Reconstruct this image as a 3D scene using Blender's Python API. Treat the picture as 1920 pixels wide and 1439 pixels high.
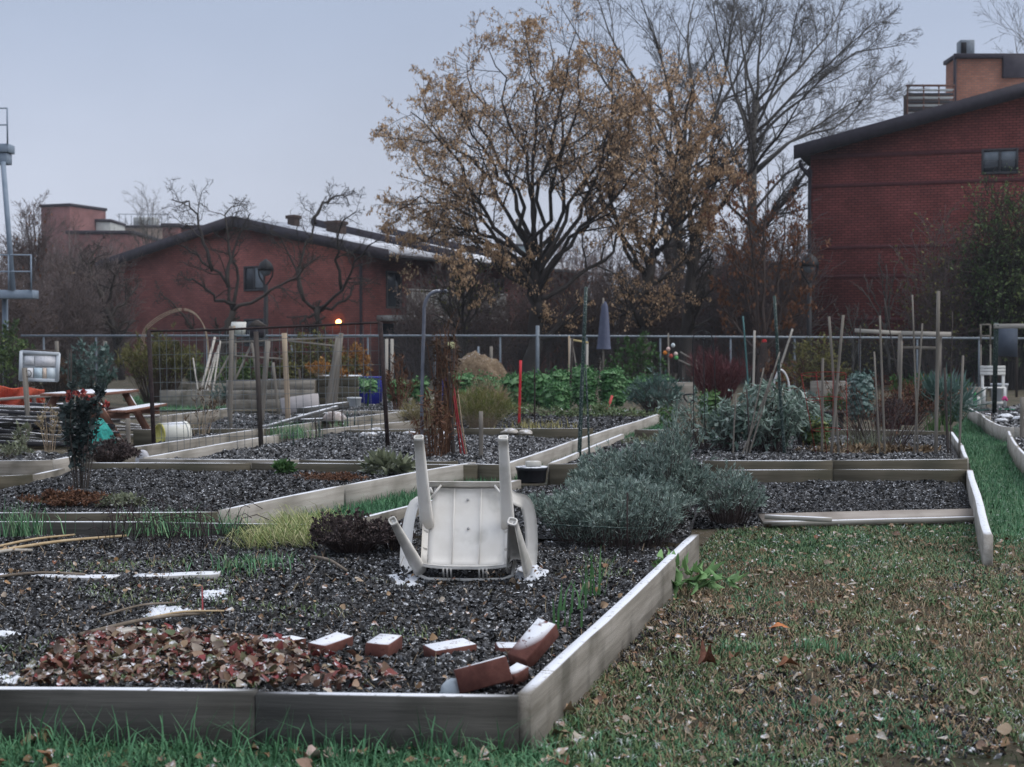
import bpy, math, random
import numpy as np
from mathutils import Vector, Matrix

R = math.radians
rng = np.random.default_rng(7)
random.seed(7)
S = bpy.context.scene
for _o in list(bpy.data.objects):
    bpy.data.objects.remove(_o)

# ---------------------------------------------------------------- camera
F = 2743.0                       # focal length in units of a 1920 px wide picture
CAM_H = 1.30
PITCH = math.atan(71.5 / F)
cam_d = bpy.data.cameras.new('camera')
cam = bpy.data.objects.new('camera', cam_d)
S.collection.objects.link(cam)
cam.location = (0, 0, CAM_H)
cam.rotation_euler = (R(90) - PITCH, 0, 0)
cam_d.sensor_width = 56.0
cam_d.lens = F * 56.0 / 1920.0
cam_d.clip_start = 0.05
cam_d.clip_end = 3000
cam_d.dof.use_dof = True
cam_d.dof.focus_distance = 8.6
cam_d.dof.aperture_fstop = 8.0
S.camera = cam

# ---------------------------------------------------------------- sky and sun
HAZE = 0.0005
SUN_EL, SUN_AZ = R(50), R(98)      # azimuth measured clockwise from +Y (the view direction)
W = bpy.data.worlds.new('World')
S.world = W
W.use_nodes = True
nt = W.node_tree
nt.nodes.clear()
out = nt.nodes.new('ShaderNodeOutputWorld')
bg = nt.nodes.new('ShaderNodeBackground')
bg.inputs['Strength'].default_value = 0.10
sky = nt.nodes.new('ShaderNodeTexSky')
sky.sky_type = 'NISHITA'
sky.sun_disc = False
sky.sun_elevation = SUN_EL
sky.sun_rotation = SUN_AZ
sky.dust_density = 4.0
sky.air_density = 1.0
tc = nt.nodes.new('ShaderNodeTexCoord')
sep = nt.nodes.new('ShaderNodeSeparateXYZ')
nt.links.new(tc.outputs['Generated'], sep.inputs[0])
grad = nt.nodes.new('ShaderNodeValToRGB')          # overcast cloud layer: brighter at the horizon band, then a greyer belt, brighter overhead
grad.color_ramp.interpolation = 'EASE'
el = grad.color_ramp.elements
el[0].position = 0.0; el[0].color = (0.475, 0.505, 0.575, 1)
el[1].position = 1.0; el[1].color = (0.80, 0.86, 1.0, 1)
for p, c in ((0.06, (0.44, 0.475, 0.565, 1)), (0.25, (0.325, 0.382, 0.50, 1)), (0.5, (0.56, 0.62, 0.74, 1))):
    e = grad.color_ramp.elements.new(p); e.color = c
nt.links.new(sep.outputs['Z'], grad.inputs['Fac'])
mp = nt.nodes.new('ShaderNodeMapping'); mp.inputs['Scale'].default_value = (1, 1, 2.0)
cn = nt.nodes.new('ShaderNodeTexNoise')
cn.inputs['Scale'].default_value = 2.6; cn.inputs['Detail'].default_value = 4
nt.links.new(tc.outputs['Generated'], mp.inputs['Vector'])
nt.links.new(mp.outputs[0], cn.inputs['Vector'])
cr = nt.nodes.new('ShaderNodeMapRange')
cr.inputs['From Min'].default_value = 0.3; cr.inputs['From Max'].default_value = 0.7
cr.inputs['To Min'].default_value = 9.5; cr.inputs['To Max'].default_value = 11.2
nt.links.new(cn.outputs['Fac'], cr.inputs['Value'])
vm = nt.nodes.new('ShaderNodeVectorMath'); vm.operation = 'SCALE'
nt.links.new(grad.outputs['Color'], vm.inputs[0]); nt.links.new(cr.outputs[0], vm.inputs['Scale'])
mx = nt.nodes.new('ShaderNodeMixRGB'); mx.inputs['Fac'].default_value = 0.93
nt.links.new(sky.outputs[0], mx.inputs['Color1']); nt.links.new(vm.outputs[0], mx.inputs['Color2'])
nt.links.new(mx.outputs[0], bg.inputs['Color'])
nt.links.new(bg.outputs[0], out.inputs['Surface'])

sun_d = bpy.data.lights.new('sun', 'SUN')
sun_d.energy = 1.5
sun_d.angle = R(50)
sun_d.color = (1.0, 0.97, 0.93)
sun = bpy.data.objects.new('sun', sun_d)
S.collection.objects.link(sun)
_sd = Vector((math.sin(SUN_AZ) * math.cos(SUN_EL), math.cos(SUN_AZ) * math.cos(SUN_EL), math.sin(SUN_EL)))
sun.rotation_euler = _sd.to_track_quat('Z', 'Y').to_euler()
sun.location = (0, 0, 60)

S.view_settings.view_transform = 'Standard'
S.view_settings.look = 'None'
S.view_settings.exposure = 0.42
S.view_settings.gamma = 1.0
S.view_settings.use_curve_mapping = False
S.render.engine = 'CYCLES'
S.cycles.max_bounces = 5
S.cycles.diffuse_bounces = 3
S.cycles.glossy_bounces = 2
S.cycles.transparent_max_bounces = 6
S.cycles.use_denoising = True

# ---------------------------------------------------------------- where a picture point lies in the place
_sp, _cp = math.sin(PITCH), math.cos(PITCH)
def ray(u, v):
    xc = (u - 960.0) / F; yc = -(v - 719.5) / F
    return np.array([xc, _cp + yc * _sp, -_sp + yc * _cp])
def G(u, v, z=0.0):
    """the point at height z seen at (u, v)"""
    d = ray(u, v)
    return np.array([0, 0, CAM_H]) + d * ((z - CAM_H) / d[2])
def D(u, v, y):
    """the point at distance y seen at (u, v)"""
    d = ray(u, v)
    return np.array([0, 0, CAM_H]) + d * (y / d[1])
def XY(u, y):
    return (u - 960.0) / F * y

# ---------------------------------------------------------------- smooth value noise
def _h(ix, iy, seed):
    n = (ix * 374761393 + iy * 668265263 + seed * 974711) & 0xFFFFFFFF
    n = ((n ^ (n >> 13)) * 1274126177) & 0xFFFFFFFF
    return ((n ^ (n >> 16)) & 0xFFFF) / 65535.0
def vn(x, y, seed=0):
    x = np.asarray(x, float); y = np.asarray(y, float)
    ix = np.floor(x).astype(np.int64); iy = np.floor(y).astype(np.int64)
    fx = x - ix; fy = y - iy
    fx = fx * fx * (3 - 2 * fx); fy = fy * fy * (3 - 2 * fy)
    a = _h(ix, iy, seed); b = _h(ix + 1, iy, seed); c = _h(ix, iy + 1, seed); d = _h(ix + 1, iy + 1, seed)
    return (a * (1 - fx) + b * fx) * (1 - fy) + (c * (1 - fx) + d * fx) * fy
def fbm(x, y, seed=0, o=4):
    s = 0; a = 0.5; t = 0
    for k in range(o):
        s = s + a * vn(np.asarray(x) * 2 ** k, np.asarray(y) * 2 ** k, seed + k); t += a; a *= 0.5
    return s / t

# ---------------------------------------------------------------- materials
def _n(t, typ, **kw):
    n = t.nodes.new(typ)
    for k, v in kw.items():
        n.inputs[k.replace('_', ' ')].default_value = v
    return n
def M(name, cols, scale=6, detail=5, stretch=(1, 1, 1), rough=0.85, bump=0.3, bscale=None, snow=0.0, sscale=30,
      attr=False, pos=False, spec=0.25, bdist=0.01, smin=0.45, smax=0.8, dirt=None, metal=0.0, trans=0.0):
    m = bpy.data.materials.new(name); m.use_nodes = True
    t = m.node_tree; t.nodes.clear(); L = t.links.new
    o = t.nodes.new('ShaderNodeOutputMaterial'); b = t.nodes.new('ShaderNodeBsdfPrincipled')
    L(b.outputs[0], o.inputs['Surface'])
    b.inputs['Roughness'].default_value = rough
    b.inputs['Specular IOR Level'].default_value = spec
    b.inputs['Metallic'].default_value = metal
    tc = t.nodes.new('ShaderNodeTexCoord'); geo = t.nodes.new('ShaderNodeNewGeometry')
    mp = t.nodes.new('ShaderNodeMapping'); mp.inputs['Scale'].default_value = stretch
    L(geo.outputs['Position'] if pos else tc.outputs['Object'], mp.inputs['Vector'])
    no = _n(t, 'ShaderNodeTexNoise', Scale=scale, Detail=detail, Roughness=0.6)
    L(mp.outputs[0], no.inputs['Vector'])
    fac = no.outputs['Fac']
    mr = t.nodes.new('ShaderNodeMapRange'); mr.inputs['From Min'].default_value = 0.28; mr.inputs['From Max'].default_value = 0.72
    L(fac, mr.inputs['Value']); fac = mr.outputs[0]
    if attr:
        at = t.nodes.new('ShaderNodeAttribute'); at.attribute_name = 'rnd'
        if attr == 'mix':
            a2 = t.nodes.new('ShaderNodeMath'); a2.operation = 'MULTIPLY_ADD'; a2.inputs[1].default_value = 0.3
            L(fac, a2.inputs[0])
            a3 = t.nodes.new('ShaderNodeMath'); a3.operation = 'MULTIPLY'; a3.inputs[1].default_value = 0.7
            L(at.outputs['Fac'], a3.inputs[0]); L(a3.outputs[0], a2.inputs[2]); fac = a2.outputs[0]
        else:
            fac = at.outputs['Fac']
    ra = t.nodes.new('ShaderNodeValToRGB')
    e = ra.color_ramp.elements
    while len(e) < len(cols): e.new(0.5)
    for i, c in enumerate(cols):
        e[i].position = i / max(1, len(cols) - 1); e[i].color = (*c, 1)
    L(fac, ra.inputs['Fac'])
    col = ra.outputs['Color']
    if dirt:
        dn = _n(t, 'ShaderNodeTexNoise', Scale=dirt[1], Detail=6); L(tc.outputs['Object'] if not pos else geo.outputs['Position'], dn.inputs['Vector'])
        dr = t.nodes.new('ShaderNodeMapRange'); dr.inputs['From Min'].default_value = 0.5; dr.inputs['From Max'].default_value = 0.68
        dr.inputs['To Max'].default_value = dirt[2]
        L(dn.outputs['Fac'], dr.inputs['Value'])
        dm = t.nodes.new('ShaderNodeMixRGB'); L(dr.outputs[0], dm.inputs['Fac']); L(col, dm.inputs['Color1']); dm.inputs['Color2'].default_value = (*dirt[0], 1)
        col = dm.outputs[0]
    if snow > 0:
        sx = t.nodes.new('ShaderNodeSeparateXYZ'); L(geo.outputs['Normal'], sx.inputs[0])
        s1 = t.nodes.new('ShaderNodeMapRange'); s1.inputs['From Min'].default_value = smin; s1.inputs['From Max'].default_value = smax
        L(sx.outputs['Z'], s1.inputs['Value'])
        s2 = _n(t, 'ShaderNodeTexNoise', Scale=sscale, Detail=4, Roughness=0.65); L(geo.outputs['Position'], s2.inputs['Vector'])
        s3 = t.nodes.new('ShaderNodeMapRange'); c = 0.72 - 0.44 * snow
        s3.inputs['From Min'].default_value = c - 0.05; s3.inputs['From Max'].default_value = c + 0.05
        L(s2.outputs['Fac'], s3.inputs['Value'])
        s4 = t.nodes.new('ShaderNodeMath'); s4.operation = 'MULTIPLY'; L(s1.outputs[0], s4.inputs[0]); L(s3.outputs[0], s4.inputs[1])
        sm = t.nodes.new('ShaderNodeMixRGB'); L(s4.outputs[0], sm.inputs['Fac']); L(col, sm.inputs['Color1'])
        sm.inputs['Color2'].default_value = (0.66, 0.675, 0.71, 1); col = sm.outputs[0]
    L(col, b.inputs['Base Color'])
    if trans:                                          # thin leaves let light through
        tr = t.nodes.new('ShaderNodeBsdfTranslucent'); ms = t.nodes.new('ShaderNodeMixShader'); ms.inputs[0].default_value = trans
        L(col, tr.inputs['Color']); L(b.outputs[0], ms.inputs[1]); L(tr.outputs[0], ms.inputs[2]); L(ms.outputs[0], o.inputs['Surface'])
    if bump:
        bn = _n(t, 'ShaderNodeTexNoise', Scale=bscale or scale * 3, Detail=6, Roughness=0.65); L(mp.outputs[0], bn.inputs['Vector'])
        bu = t.nodes.new('ShaderNodeBump'); bu.inputs['Strength'].default_value = bump; bu.inputs['Distance'].default_value = bdist
        L(bn.outputs['Fac'], bu.inputs['Height']); L(bu.outputs[0], b.inputs['Normal'])
    return m

def brick_mat(name, c1, c2, mortar, bw=0.21, bh=0.075):
    m = bpy.data.materials.new(name); m.use_nodes = True
    t = m.node_tree; t.nodes.clear(); L = t.links.new
    o = t.nodes.new('ShaderNodeOutputMaterial'); b = t.nodes.new('ShaderNodeBsdfPrincipled'); L(b.outputs[0], o.inputs['Surface'])
    b.inputs['Roughness'].default_value = 0.9; b.inputs['Specular IOR Level'].default_value = 0.15
    at = t.nodes.new('ShaderNodeAttribute'); at.attribute_name = 'wall_uv'
    br = t.nodes.new('ShaderNodeTexBrick')
    br.inputs['Color1'].default_value = (*c1, 1); br.inputs['Color2'].default_value = (*c2, 1); br.inputs['Mortar'].default_value = (*mortar, 1)
    br.inputs['Scale'].default_value = 1; br.inputs['Mortar Size'].default_value = 0.010; br.inputs['Mortar Smooth'].default_value = 0.2
    br.inputs['Brick Width'].default_value = bw; br.inputs['Row Height'].default_value = bh; br.inputs['Bias'].default_value = 0
    L(at.outputs['Vector'], br.inputs['Vector'])
    no = _n(t, 'ShaderNodeTexNoise', Scale=0.9, Detail=6); L(at.outputs['Vector'], no.inputs['Vector'])
    r2 = t.nodes.new('ShaderNodeMapRange'); r2.inputs['From Min'].default_value = 0.3; r2.inputs['From Max'].default_value = 0.7
    r2.inputs['To Min'].default_value = 0.72; r2.inputs['To Max'].default_value = 1.2; L(no.outputs['Fac'], r2.inputs['Value'])
    mu = t.nodes.new('ShaderNodeVectorMath'); mu.operation = 'SCALE'; L(br.outputs['Color'], mu.inputs[0]); L(r2.outputs[0], mu.inputs['Scale'])
    L(mu.outputs[0], b.inputs['Base Color'])
    bu = t.nodes.new('ShaderNodeBump'); bu.inputs['Strength'].default_value = 0.7; bu.inputs['Distance'].default_value = 0.012
    iv = t.nodes.new('ShaderNodeMath'); iv.operation = 'SUBTRACT'; iv.inputs[0].default_value = 1; L(br.outputs['Fac'], iv.inputs[1])
    L(iv.outputs[0], bu.inputs['Height']); L(bu.outputs[0], b.inputs['Normal'])
    return m

# ---------------------------------------------------------------- mesh collecting
ORG = {}
class MB:
    def __init__(self):
        self.v = []; self.f = []; self.a = []; self.n = 0
    def add(self, v, faces, a=0.5):
        v = np.asarray(v, float).reshape(-1, 3)
        if not isinstance(faces, (list, tuple)): faces = [faces]
        for f in faces:
            f = np.asarray(f, np.int64)
            if f.size: self.f.append(f + self.n)
        self.v.append(v); self.a.append(np.broadcast_to(np.asarray(a, float), (len(v),)).copy()); self.n += len(v)
        return self
    def mesh(self, name, mat, smooth=False, off=None):
        me = bpy.data.meshes.new(name)
        v = np.concatenate(self.v)
        if off is not None: v = v - np.asarray(off)
        me.vertices.add(len(v)); me.vertices.foreach_set('co', v.ravel().astype(np.float32))
        tot = np.concatenate([np.full(len(f), f.shape[1]) for f in self.f])
        me.loops.add(int(tot.sum())); me.loops.foreach_set('vertex_index', np.concatenate([f.ravel() for f in self.f]).astype(np.int32))
        me.polygons.add(len(tot)); me.polygons.foreach_set('loop_start', np.concatenate([[0], np.cumsum(tot)[:-1]]).astype(np.int32))
        if smooth: me.polygons.foreach_set('use_smooth', np.ones(len(tot), bool))
        at = me.attributes.new('rnd', 'FLOAT', 'POINT'); at.data.foreach_set('value', np.concatenate(self.a).astype(np.float32))
        me.update(calc_edges=True)
        for m in (mat if isinstance(mat, (list, tuple)) else [mat]): me.materials.append(m)
        return me
    def build(self, name, mat, parent=None, smooth=False):
        """the collected world-space geometry as ONE object; under a parent it is stored relative to the thing's base"""
        p = parent
        base = np.zeros(3)
        while p is not None:
            base = base + np.array(ORG.get(p.name, (0, 0, 0))); p = p.parent
        org = np.zeros(3)
        if parent is None:
            v = np.concatenate(self.v); org = np.array([(v[:, 0].min() + v[:, 0].max()) / 2, (v[:, 1].min() + v[:, 1].max()) / 2, v[:, 2].min()])
        o = bpy.data.objects.new(name, self.mesh(name, mat, smooth, base + org))
        S.collection.objects.link(o)
        o.location = org; ORG[o.name] = tuple(org)
        if parent is not None: o.parent = parent
        return o

def tag(o, label=None, cat=None, group=None, kind=None):
    if label: o['label'] = label
    if cat: o['category'] = cat
    if group: o['group'] = group
    if kind: o['kind'] = kind
    return o
def thing(name, label, cat, loc=(0, 0, 0), group=None):
    o = bpy.data.objects.new(name, None); S.collection.objects.link(o)
    o.empty_display_size = 0.1
    o.location = [float(c) for c in loc]; ORG[o.name] = tuple(o.location)
    return tag(o, label, cat, group)
def copy_thing(root, loc, rz=0.0, label=None, scale=1.0):
    c = root.copy(); S.collection.objects.link(c); c.location = loc; c.rotation_euler = (0, 0, rz); c.scale = (scale,) * 3
    if label: c['label'] = label
    for ch in list(root.children):
        k = ch.copy(); S.collection.objects.link(k); k.parent = c
        for g in list(ch.children):
            h = g.copy(); S.collection.objects.link(h); h.parent = k
    return c

# chamfered box in local space
def cbox_geo(sx, sy, sz, b):
    b = min(b, sx * .45, sy * .45, sz * .45)
    hx, hy, hz = sx / 2, sy / 2, sz / 2
    V = []; idx = {}
    for x in (-1, 1):
        for y in (-1, 1):
            for z in (-1, 1):
                for k, (px, py, pz) in enumerate(((hx, hy - b, hz - b), (hx - b, hy, hz - b), (hx - b, hy - b, hz))):
                    idx[(x, y, z, k)] = len(V); V.append((x * px, y * py, z * pz))
    q = []; t = []
    I = lambda x, y, z, k: idx[(x, y, z, k)]
    for s in (-1, 1):
        fx = [I(s, -1, -1, 0), I(s, 1, -1, 0), I(s, 1, 1, 0), I(s, -1, 1, 0)]
        fy = [I(-1, s, -1, 1), I(-1, s, 1, 1), I(1, s, 1, 1), I(1, s, -1, 1)]
        fz = [I(-1, -1, s, 2), I(1, -1, s, 2), I(1, 1, s, 2), I(-1, 1, s, 2)]
        for f in (fx, fy, fz): q.append(f if s > 0 else f[::-1])
    for y in (-1, 1):
        for z in (-1, 1):
            f = [I(-1, y, z, 1), I(-1, y, z, 2), I(1, y, z, 2), I(1, y, z, 1)]; q.append(f if y * z > 0 else f[::-1])
    for x in (-1, 1):
        for z in (-1, 1):
            f = [I(x, -1, z, 0), I(x, 1, z, 0), I(x, 1, z, 2), I(x, -1, z, 2)]; q.append(f if x * z > 0 else f[::-1])
        for y in (-1, 1):
            f = [I(x, y, -1, 0), I(x, y, -1, 1), I(x, y, 1, 1), I(x, y, 1, 0)]; q.append(f if x * y > 0 else f[::-1])
    for x in (-1, 1):
        for y in (-1, 1):
            for z in (-1, 1):
                f = [I(x, y, z, 0), I(x, y, z, 1), I(x, y, z, 2)]; t.append(f if x * y * z > 0 else f[::-1])
    return np.array(V), [np.array(q), np.array(t)]
def box(mb, c, size, b=0.004, rz=0.0, rot=None, a=0.5):
    V, f = cbox_geo(*size, b)
    if rot is not None: V = V @ np.asarray(rot).T
    elif rz:
        cs, sn = math.cos(rz), math.sin(rz); V = V @ np.array([[cs, -sn, 0], [sn, cs, 0], [0, 0, 1]]).T
    return mb.add(V + np.asarray(c), f, a)
def frame_of(d, up=(0, 0, 1)):
    d = np.asarray(d, float); d = d / np.linalg.norm(d)
    up = np.asarray(up, float)
    if abs(d @ up) > 0.97: up = np.array([0, 1.0, 0])
    y = np.cross(up, d); y /= np.linalg.norm(y); z = np.cross(d, y)
    return np.stack([d, y, z], 1)
def beam(name, p0, p1, w, t, mat, parent=None, b=0.004, up=(0, 0, 1), warp=0.0, segs=1, taper=1.0):
    """a stick, post or board from p0 to p1, w wide (sideways) and t thick, as an object whose own x axis runs along it"""
    p0 = np.asarray(p0, float); p1 = np.asarray(p1, float)
    L = float(np.linalg.norm(p1 - p0)); Rm = frame_of(p1 - p0, up)
    b = min(b, w * .4, t * .4)
    n = max(1, segs)
    ring = np.array([(-w / 2 + b, -t / 2), (w / 2 - b, -t / 2), (w / 2, -t / 2 + b), (w / 2, t / 2 - b), (w / 2 - b, t / 2), (-w / 2 + b, t / 2), (-w / 2, t / 2 - b), (-w / 2, -t / 2 + b)])
    xs = np.linspace(0, L, n + 1)
    V = []
    ph = rng.uniform(0, 6.28, 4)
    for i, x in enumerate(xs):
        f = 1 + (taper - 1) * i / n
        oy = warp * math.sin(ph[0] + x * 2.1) ; oz = warp * math.sin(ph[1] + x * 1.3)
        jit = rng.normal(0, warp * .25, (8, 2)) if warp else 0
        rr = ring * f + jit + np.array([oy, oz])
        V.append(np.column_stack([np.full(8, x), rr]))
    V = np.concatenate(V)
    q = [[i * 8 + k, i * 8 + (k + 1) % 8, (i + 1) * 8 + (k + 1) % 8, (i + 1) * 8 + k] for i in range(n) for k in range(8)]
    caps = [[k for k in range(7, -1, -1)], [n * 8 + k for k in range(8)]]
    mb = MB(); mb.add(V, [np.array(q), np.array(caps)], rng.uniform())
    o = bpy.data.objects.new(name, mb.mesh(name, mat)); S.collection.objects.link(o)
    base = np.zeros(3); p = parent
    while p is not None:
        base = base + np.array(ORG.get(p.name, (0, 0, 0))); p = p.parent
    mw = Matrix([[*map(float, Rm[0]), float(p0[0] - base[0])], [*map(float, Rm[1]), float(p0[1] - base[1])], [*map(float, Rm[2]), float(p0[2] - base[2])], [0, 0, 0, 1]])
    if parent is not None: o.parent = parent
    o.matrix_local = mw
    return o

# tubes: P (N,k,3), Rr (N,k)
def tubes(mb, P, Rr, s=4, a=None, cap=True):
    P = np.asarray(P, float); Rr = np.asarray(Rr, float)
    N, k, _ = P.shape
    T = np.gradient(P, axis=1); T /= np.linalg.norm(T, axis=2, keepdims=True) + 1e-9
    ref = np.where(np.abs(T[:, :1, 2:3]) > 0.9, np.array([1.0, 0, 0]), np.array([0, 0, 1.0]))
    ref = np.broadcast_to(ref, T.shape)
    U = np.cross(ref, T); U /= np.linalg.norm(U, axis=2, keepdims=True) + 1e-9
    Vv = np.cross(T, U)
    an = np.arange(s) * 2 * math.pi / s
    ring = U[:, :, None, :] * np.cos(an)[None, None, :, None] + Vv[:, :, None, :] * np.sin(an)[None, None, :, None]
    V = P[:, :, None, :] + ring * Rr[:, :, None, None]
    i = np.arange(N)[:, None, None] * k * s; j = np.arange(k - 1)[None, :, None] * s; m = np.arange(s)[None, None, :]; m2 = (m + 1) % s
    q = np.stack([i + j + m, i + j + m2, i + j + s + m2, i + j + s + m], -1).reshape(-1, 4)
    fs = [q]
    if cap and s > 3:
        c0 = (np.arange(N)[:, None] * k * s + np.arange(s)[::-1][None, :]); c1 = (np.arange(N)[:, None] * k * s + (k - 1) * s + np.arange(s)[None, :])
        fs += [c0, c1]
    if a is None: a = rng.uniform(size=N)
    a = np.repeat(np.broadcast_to(a, (N,)), k * s)
    return mb.add(V.reshape(-1, 3), fs, a)
def tube(mb, pts, r, s=8, a=0.5):
    pts = np.asarray(pts, float)
    r = np.broadcast_to(np.asarray(r, float), (len(pts),))
    return tubes(mb, pts[None], r[None], s, np.array([a]))
def curve(pts, n=24):
    """smooth polyline through pts (Catmull-Rom)"""
    p = np.asarray(pts, float)
    if len(p) == 2: return p[0] + (p[1] - p[0]) * np.linspace(0, 1, n)[:, None]
    q = np.vstack([2 * p[0] - p[1], p, 2 * p[-1] - p[-2]])
    seg = len(p) - 1; t = np.linspace(0, seg - 1e-6, n); i = t.astype(int); f = (t - i)[:, None]
    a, b, c, d = q[i], q[i + 1], q[i + 2], q[i + 3]
    return 0.5 * ((2 * b) + (-a + c) * f + (2 * a - 5 * b + 4 * c - d) * f ** 2 + (-a + 3 * b - 3 * c + d) * f ** 3)
def lathe(mb, c, prof, n=20, a=0.5, rot=None):
    k = len(prof); an = np.arange(n) * 2 * math.pi / n
    V = np.array([[(r * math.cos(t), r * math.sin(t), z) for t in an] for r, z in prof]).reshape(-1, 3)
    if rot is not None: V = V @ np.asarray(rot).T
    q = [[i * n + j, i * n + (j + 1) % n, (i + 1) * n + (j + 1) % n, (i + 1) * n + j] for i in range(k - 1) for j in range(n)]
    return mb.add(V + np.asarray(c), [np.array(q), np.array([list(range(n))[::-1], [(k - 1) * n + j for j in range(n)]])], a)

def rotm(n, full=True, tilt=None, az=None):
    """n rotation matrices: turn about z by az, tilted by about 'tilt' off the horizontal, rolled"""
    az = rng.uniform(0, 2 * math.pi, n) if az is None else az
    if full: ti = rng.uniform(-math.pi, math.pi, n); ro = rng.uniform(-math.pi, math.pi, n)
    else: ti = rng.normal(0, 1, n) * tilt; ro = rng.normal(0, 1, n) * tilt
    ca, sa, ct, st, cr_, sr = np.cos(az), np.sin(az), np.cos(ti), np.sin(ti), np.cos(ro), np.sin(ro)
    z = np.zeros(n); o = np.ones(n)
    A = np.stack([ca, -sa, z, sa, ca, z, z, z, o], 1).reshape(n, 3, 3)
    B = np.stack([ct, z, st, z, o, z, -st, z, ct], 1).reshape(n, 3, 3)
    C = np.stack([o, z, z, z, cr_, -sr, z, sr, cr_], 1).reshape(n, 3, 3)
    return A @ B @ C
def scatter(mb, TV, TF, pos, rot, sc, a=None):
    """copies of a small template (vertices TV, faces TF) as one mesh"""
    n = len(pos)
    if n == 0: return mb
    sc = np.asarray(sc, float)
    if sc.ndim == 1: sc = np.repeat(sc[:, None], 3, 1)
    V = np.einsum('nij,nkj->nki', rot, TV[None] * sc[:, None, :]) + pos[:, None, :]
    k = len(TV)
    fs = [(np.arange(n)[:, None, None] * k + f[None]).reshape(-1, f.shape[1]) for f in TF]
    if a is None: a = rng.uniform(size=n)
    return mb.add(V.reshape(-1, 3), fs, np.repeat(a, k))

# leaf along x, folded at the rib: length 1, width 1
LEAF_V = np.array([(0, 0, 0), (.45, .5, .10), (.5, 0, 0), (.45, -.5, .10), (1, 0, -.12)], float)
LEAF_F = [np.array([(0, 2, 1), (0, 3, 2), (1, 2, 4), (2, 3, 4)])]
QUAD_V = np.array([(0, 0, 0), (.5, .5, .05), (1, 0, -.08), (.5, -.5, .05)], float)
QUAD_F = [np.array([(0, 3, 2, 1)])]
# dead leaf along x: ovate outline with a rib, edges curling up, tip bending down
_lx = np.array([0, .14, .34, .56, .78, 1.0]); _lw = np.array([.03, .34, .50, .44, .26, .0])
DEAD_V = np.concatenate([[(x, 0, -.16 * x * x) for x in _lx], [(x + .04 * (i % 2), w, .30 * w * w * 2 + .05 * (i % 2) - .16 * x * x) for i, (x, w) in enumerate(zip(_lx, _lw))], [(x - .03 * (i % 2), -w * .9, .38 * w * w * 2 - .04 * (i % 2) - .16 * x * x) for i, (x, w) in enumerate(zip(_lx, _lw))]])
DEAD_F = [np.array([(i, i + 1, 7 + i, 6 + i) for i in range(4)] + [(i, 12 + i, 13 + i, i + 1) for i in range(4)]), np.array([(4, 5, 10), (4, 16, 5)])]
_ph = (1 + 5 ** .5) / 2
ICO_V = np.array([(-1, _ph, 0), (1, _ph, 0), (-1, -_ph, 0), (1, -_ph, 0), (0, -1, _ph), (0, 1, _ph), (0, -1, -_ph), (0, 1, -_ph), (_ph, 0, -1), (_ph, 0, 1), (-_ph, 0, -1), (-_ph, 0, 1)]) / 1.902
ICO_F = [np.array([(0, 11, 5), (0, 5, 1), (0, 1, 7), (0, 7, 10), (0, 10, 11), (1, 5, 9), (5, 11, 4), (11, 10, 2), (10, 7, 6), (7, 1, 8), (3, 9, 4), (3, 4, 2), (3, 2, 6), (3, 6, 8), (3, 8, 9), (4, 9, 5), (2, 4, 11), (6, 2, 10), (8, 6, 7), (9, 8, 1)])]

OCT_V = np.array([(1, 0, 0), (-1, 0, 0), (0, 1, 0), (0, -1, 0), (0, 0, 1), (0, 0, -1)], float)
OCT_F = [np.array([(0, 2, 4), (2, 1, 4), (1, 3, 4), (3, 0, 4)])]
def blades(mb, base, length, width, lean, az=None, a=None):
    """grass blades: base (n,3), each bending over by its lean"""
    n = len(base)
    if n == 0: return mb
    base = np.asarray(base, float)
    length = np.broadcast_to(length, (n,)); width = np.broadcast_to(width, (n,)); lean = np.broadcast_to(lean, (n,))
    az = rng.uniform(0, 2 * math.pi, n) if az is None else np.broadcast_to(az, (n,))
    h = np.stack([np.cos(az), np.sin(az), np.zeros(n)], 1); z = np.array([0, 0, 1.0])
    tw = az + math.pi / 2 + rng.normal(0, .5, n)
    sd = np.stack([np.cos(tw), np.sin(tw), np.zeros(n)], 1) * (width / 2)[:, None]
    l1, l2 = lean * .55, np.clip(lean * 1.55, 0, 2.6)
    mid = base + (length * .55)[:, None] * (np.sin(l1)[:, None] * h + np.cos(l1)[:, None] * z)
    tip = mid + (length * .45)[:, None] * (np.sin(l2)[:, None] * h + np.cos(l2)[:, None] * z)
    V = np.stack([base - sd, base + sd, mid - sd * .75, mid + sd * .75, tip], 1)
    i = np.arange(n)[:, None] * 5
    q = i + np.array([[0, 1, 3, 2]]); t = i + np.array([[2, 3, 4]])
    if a is None: a = rng.uniform(size=n)
    return mb.add(V.reshape(-1, 3), [q, t], np.repeat(np.broadcast_to(a, (n,)), 5))

# ================================================================ MATERIALS
FL = (.06, 1, 1)
wood_grey = M('wood_grey', [(.145, .13, .105), (.225, .205, .175), (.31, .285, .25)], 22, 6, FL, bump=.35, snow=.78, sscale=26, smin=.75, smax=.92, dirt=((.06, .055, .042), 3.2, .7))
wood_pale = M('wood_pale', [(.24, .22, .19), (.34, .315, .28), (.43, .405, .365)], 22, 6, FL, bump=.3, snow=.80, sscale=26, smin=.75, smax=.92, dirt=((.13, .12, .095), 1.7, .5))
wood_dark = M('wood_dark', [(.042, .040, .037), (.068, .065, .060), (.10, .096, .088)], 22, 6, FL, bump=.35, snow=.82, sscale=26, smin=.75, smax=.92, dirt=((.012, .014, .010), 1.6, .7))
wood_olive = M('wood_olive', [(.06, .052, .036), (.095, .083, .06), (.135, .118, .088)], 22, 6, FL, bump=.35, snow=.80, sscale=26, smin=.75, smax=.92, dirt=((.045, .045, .03), 1.6, .6))
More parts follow.
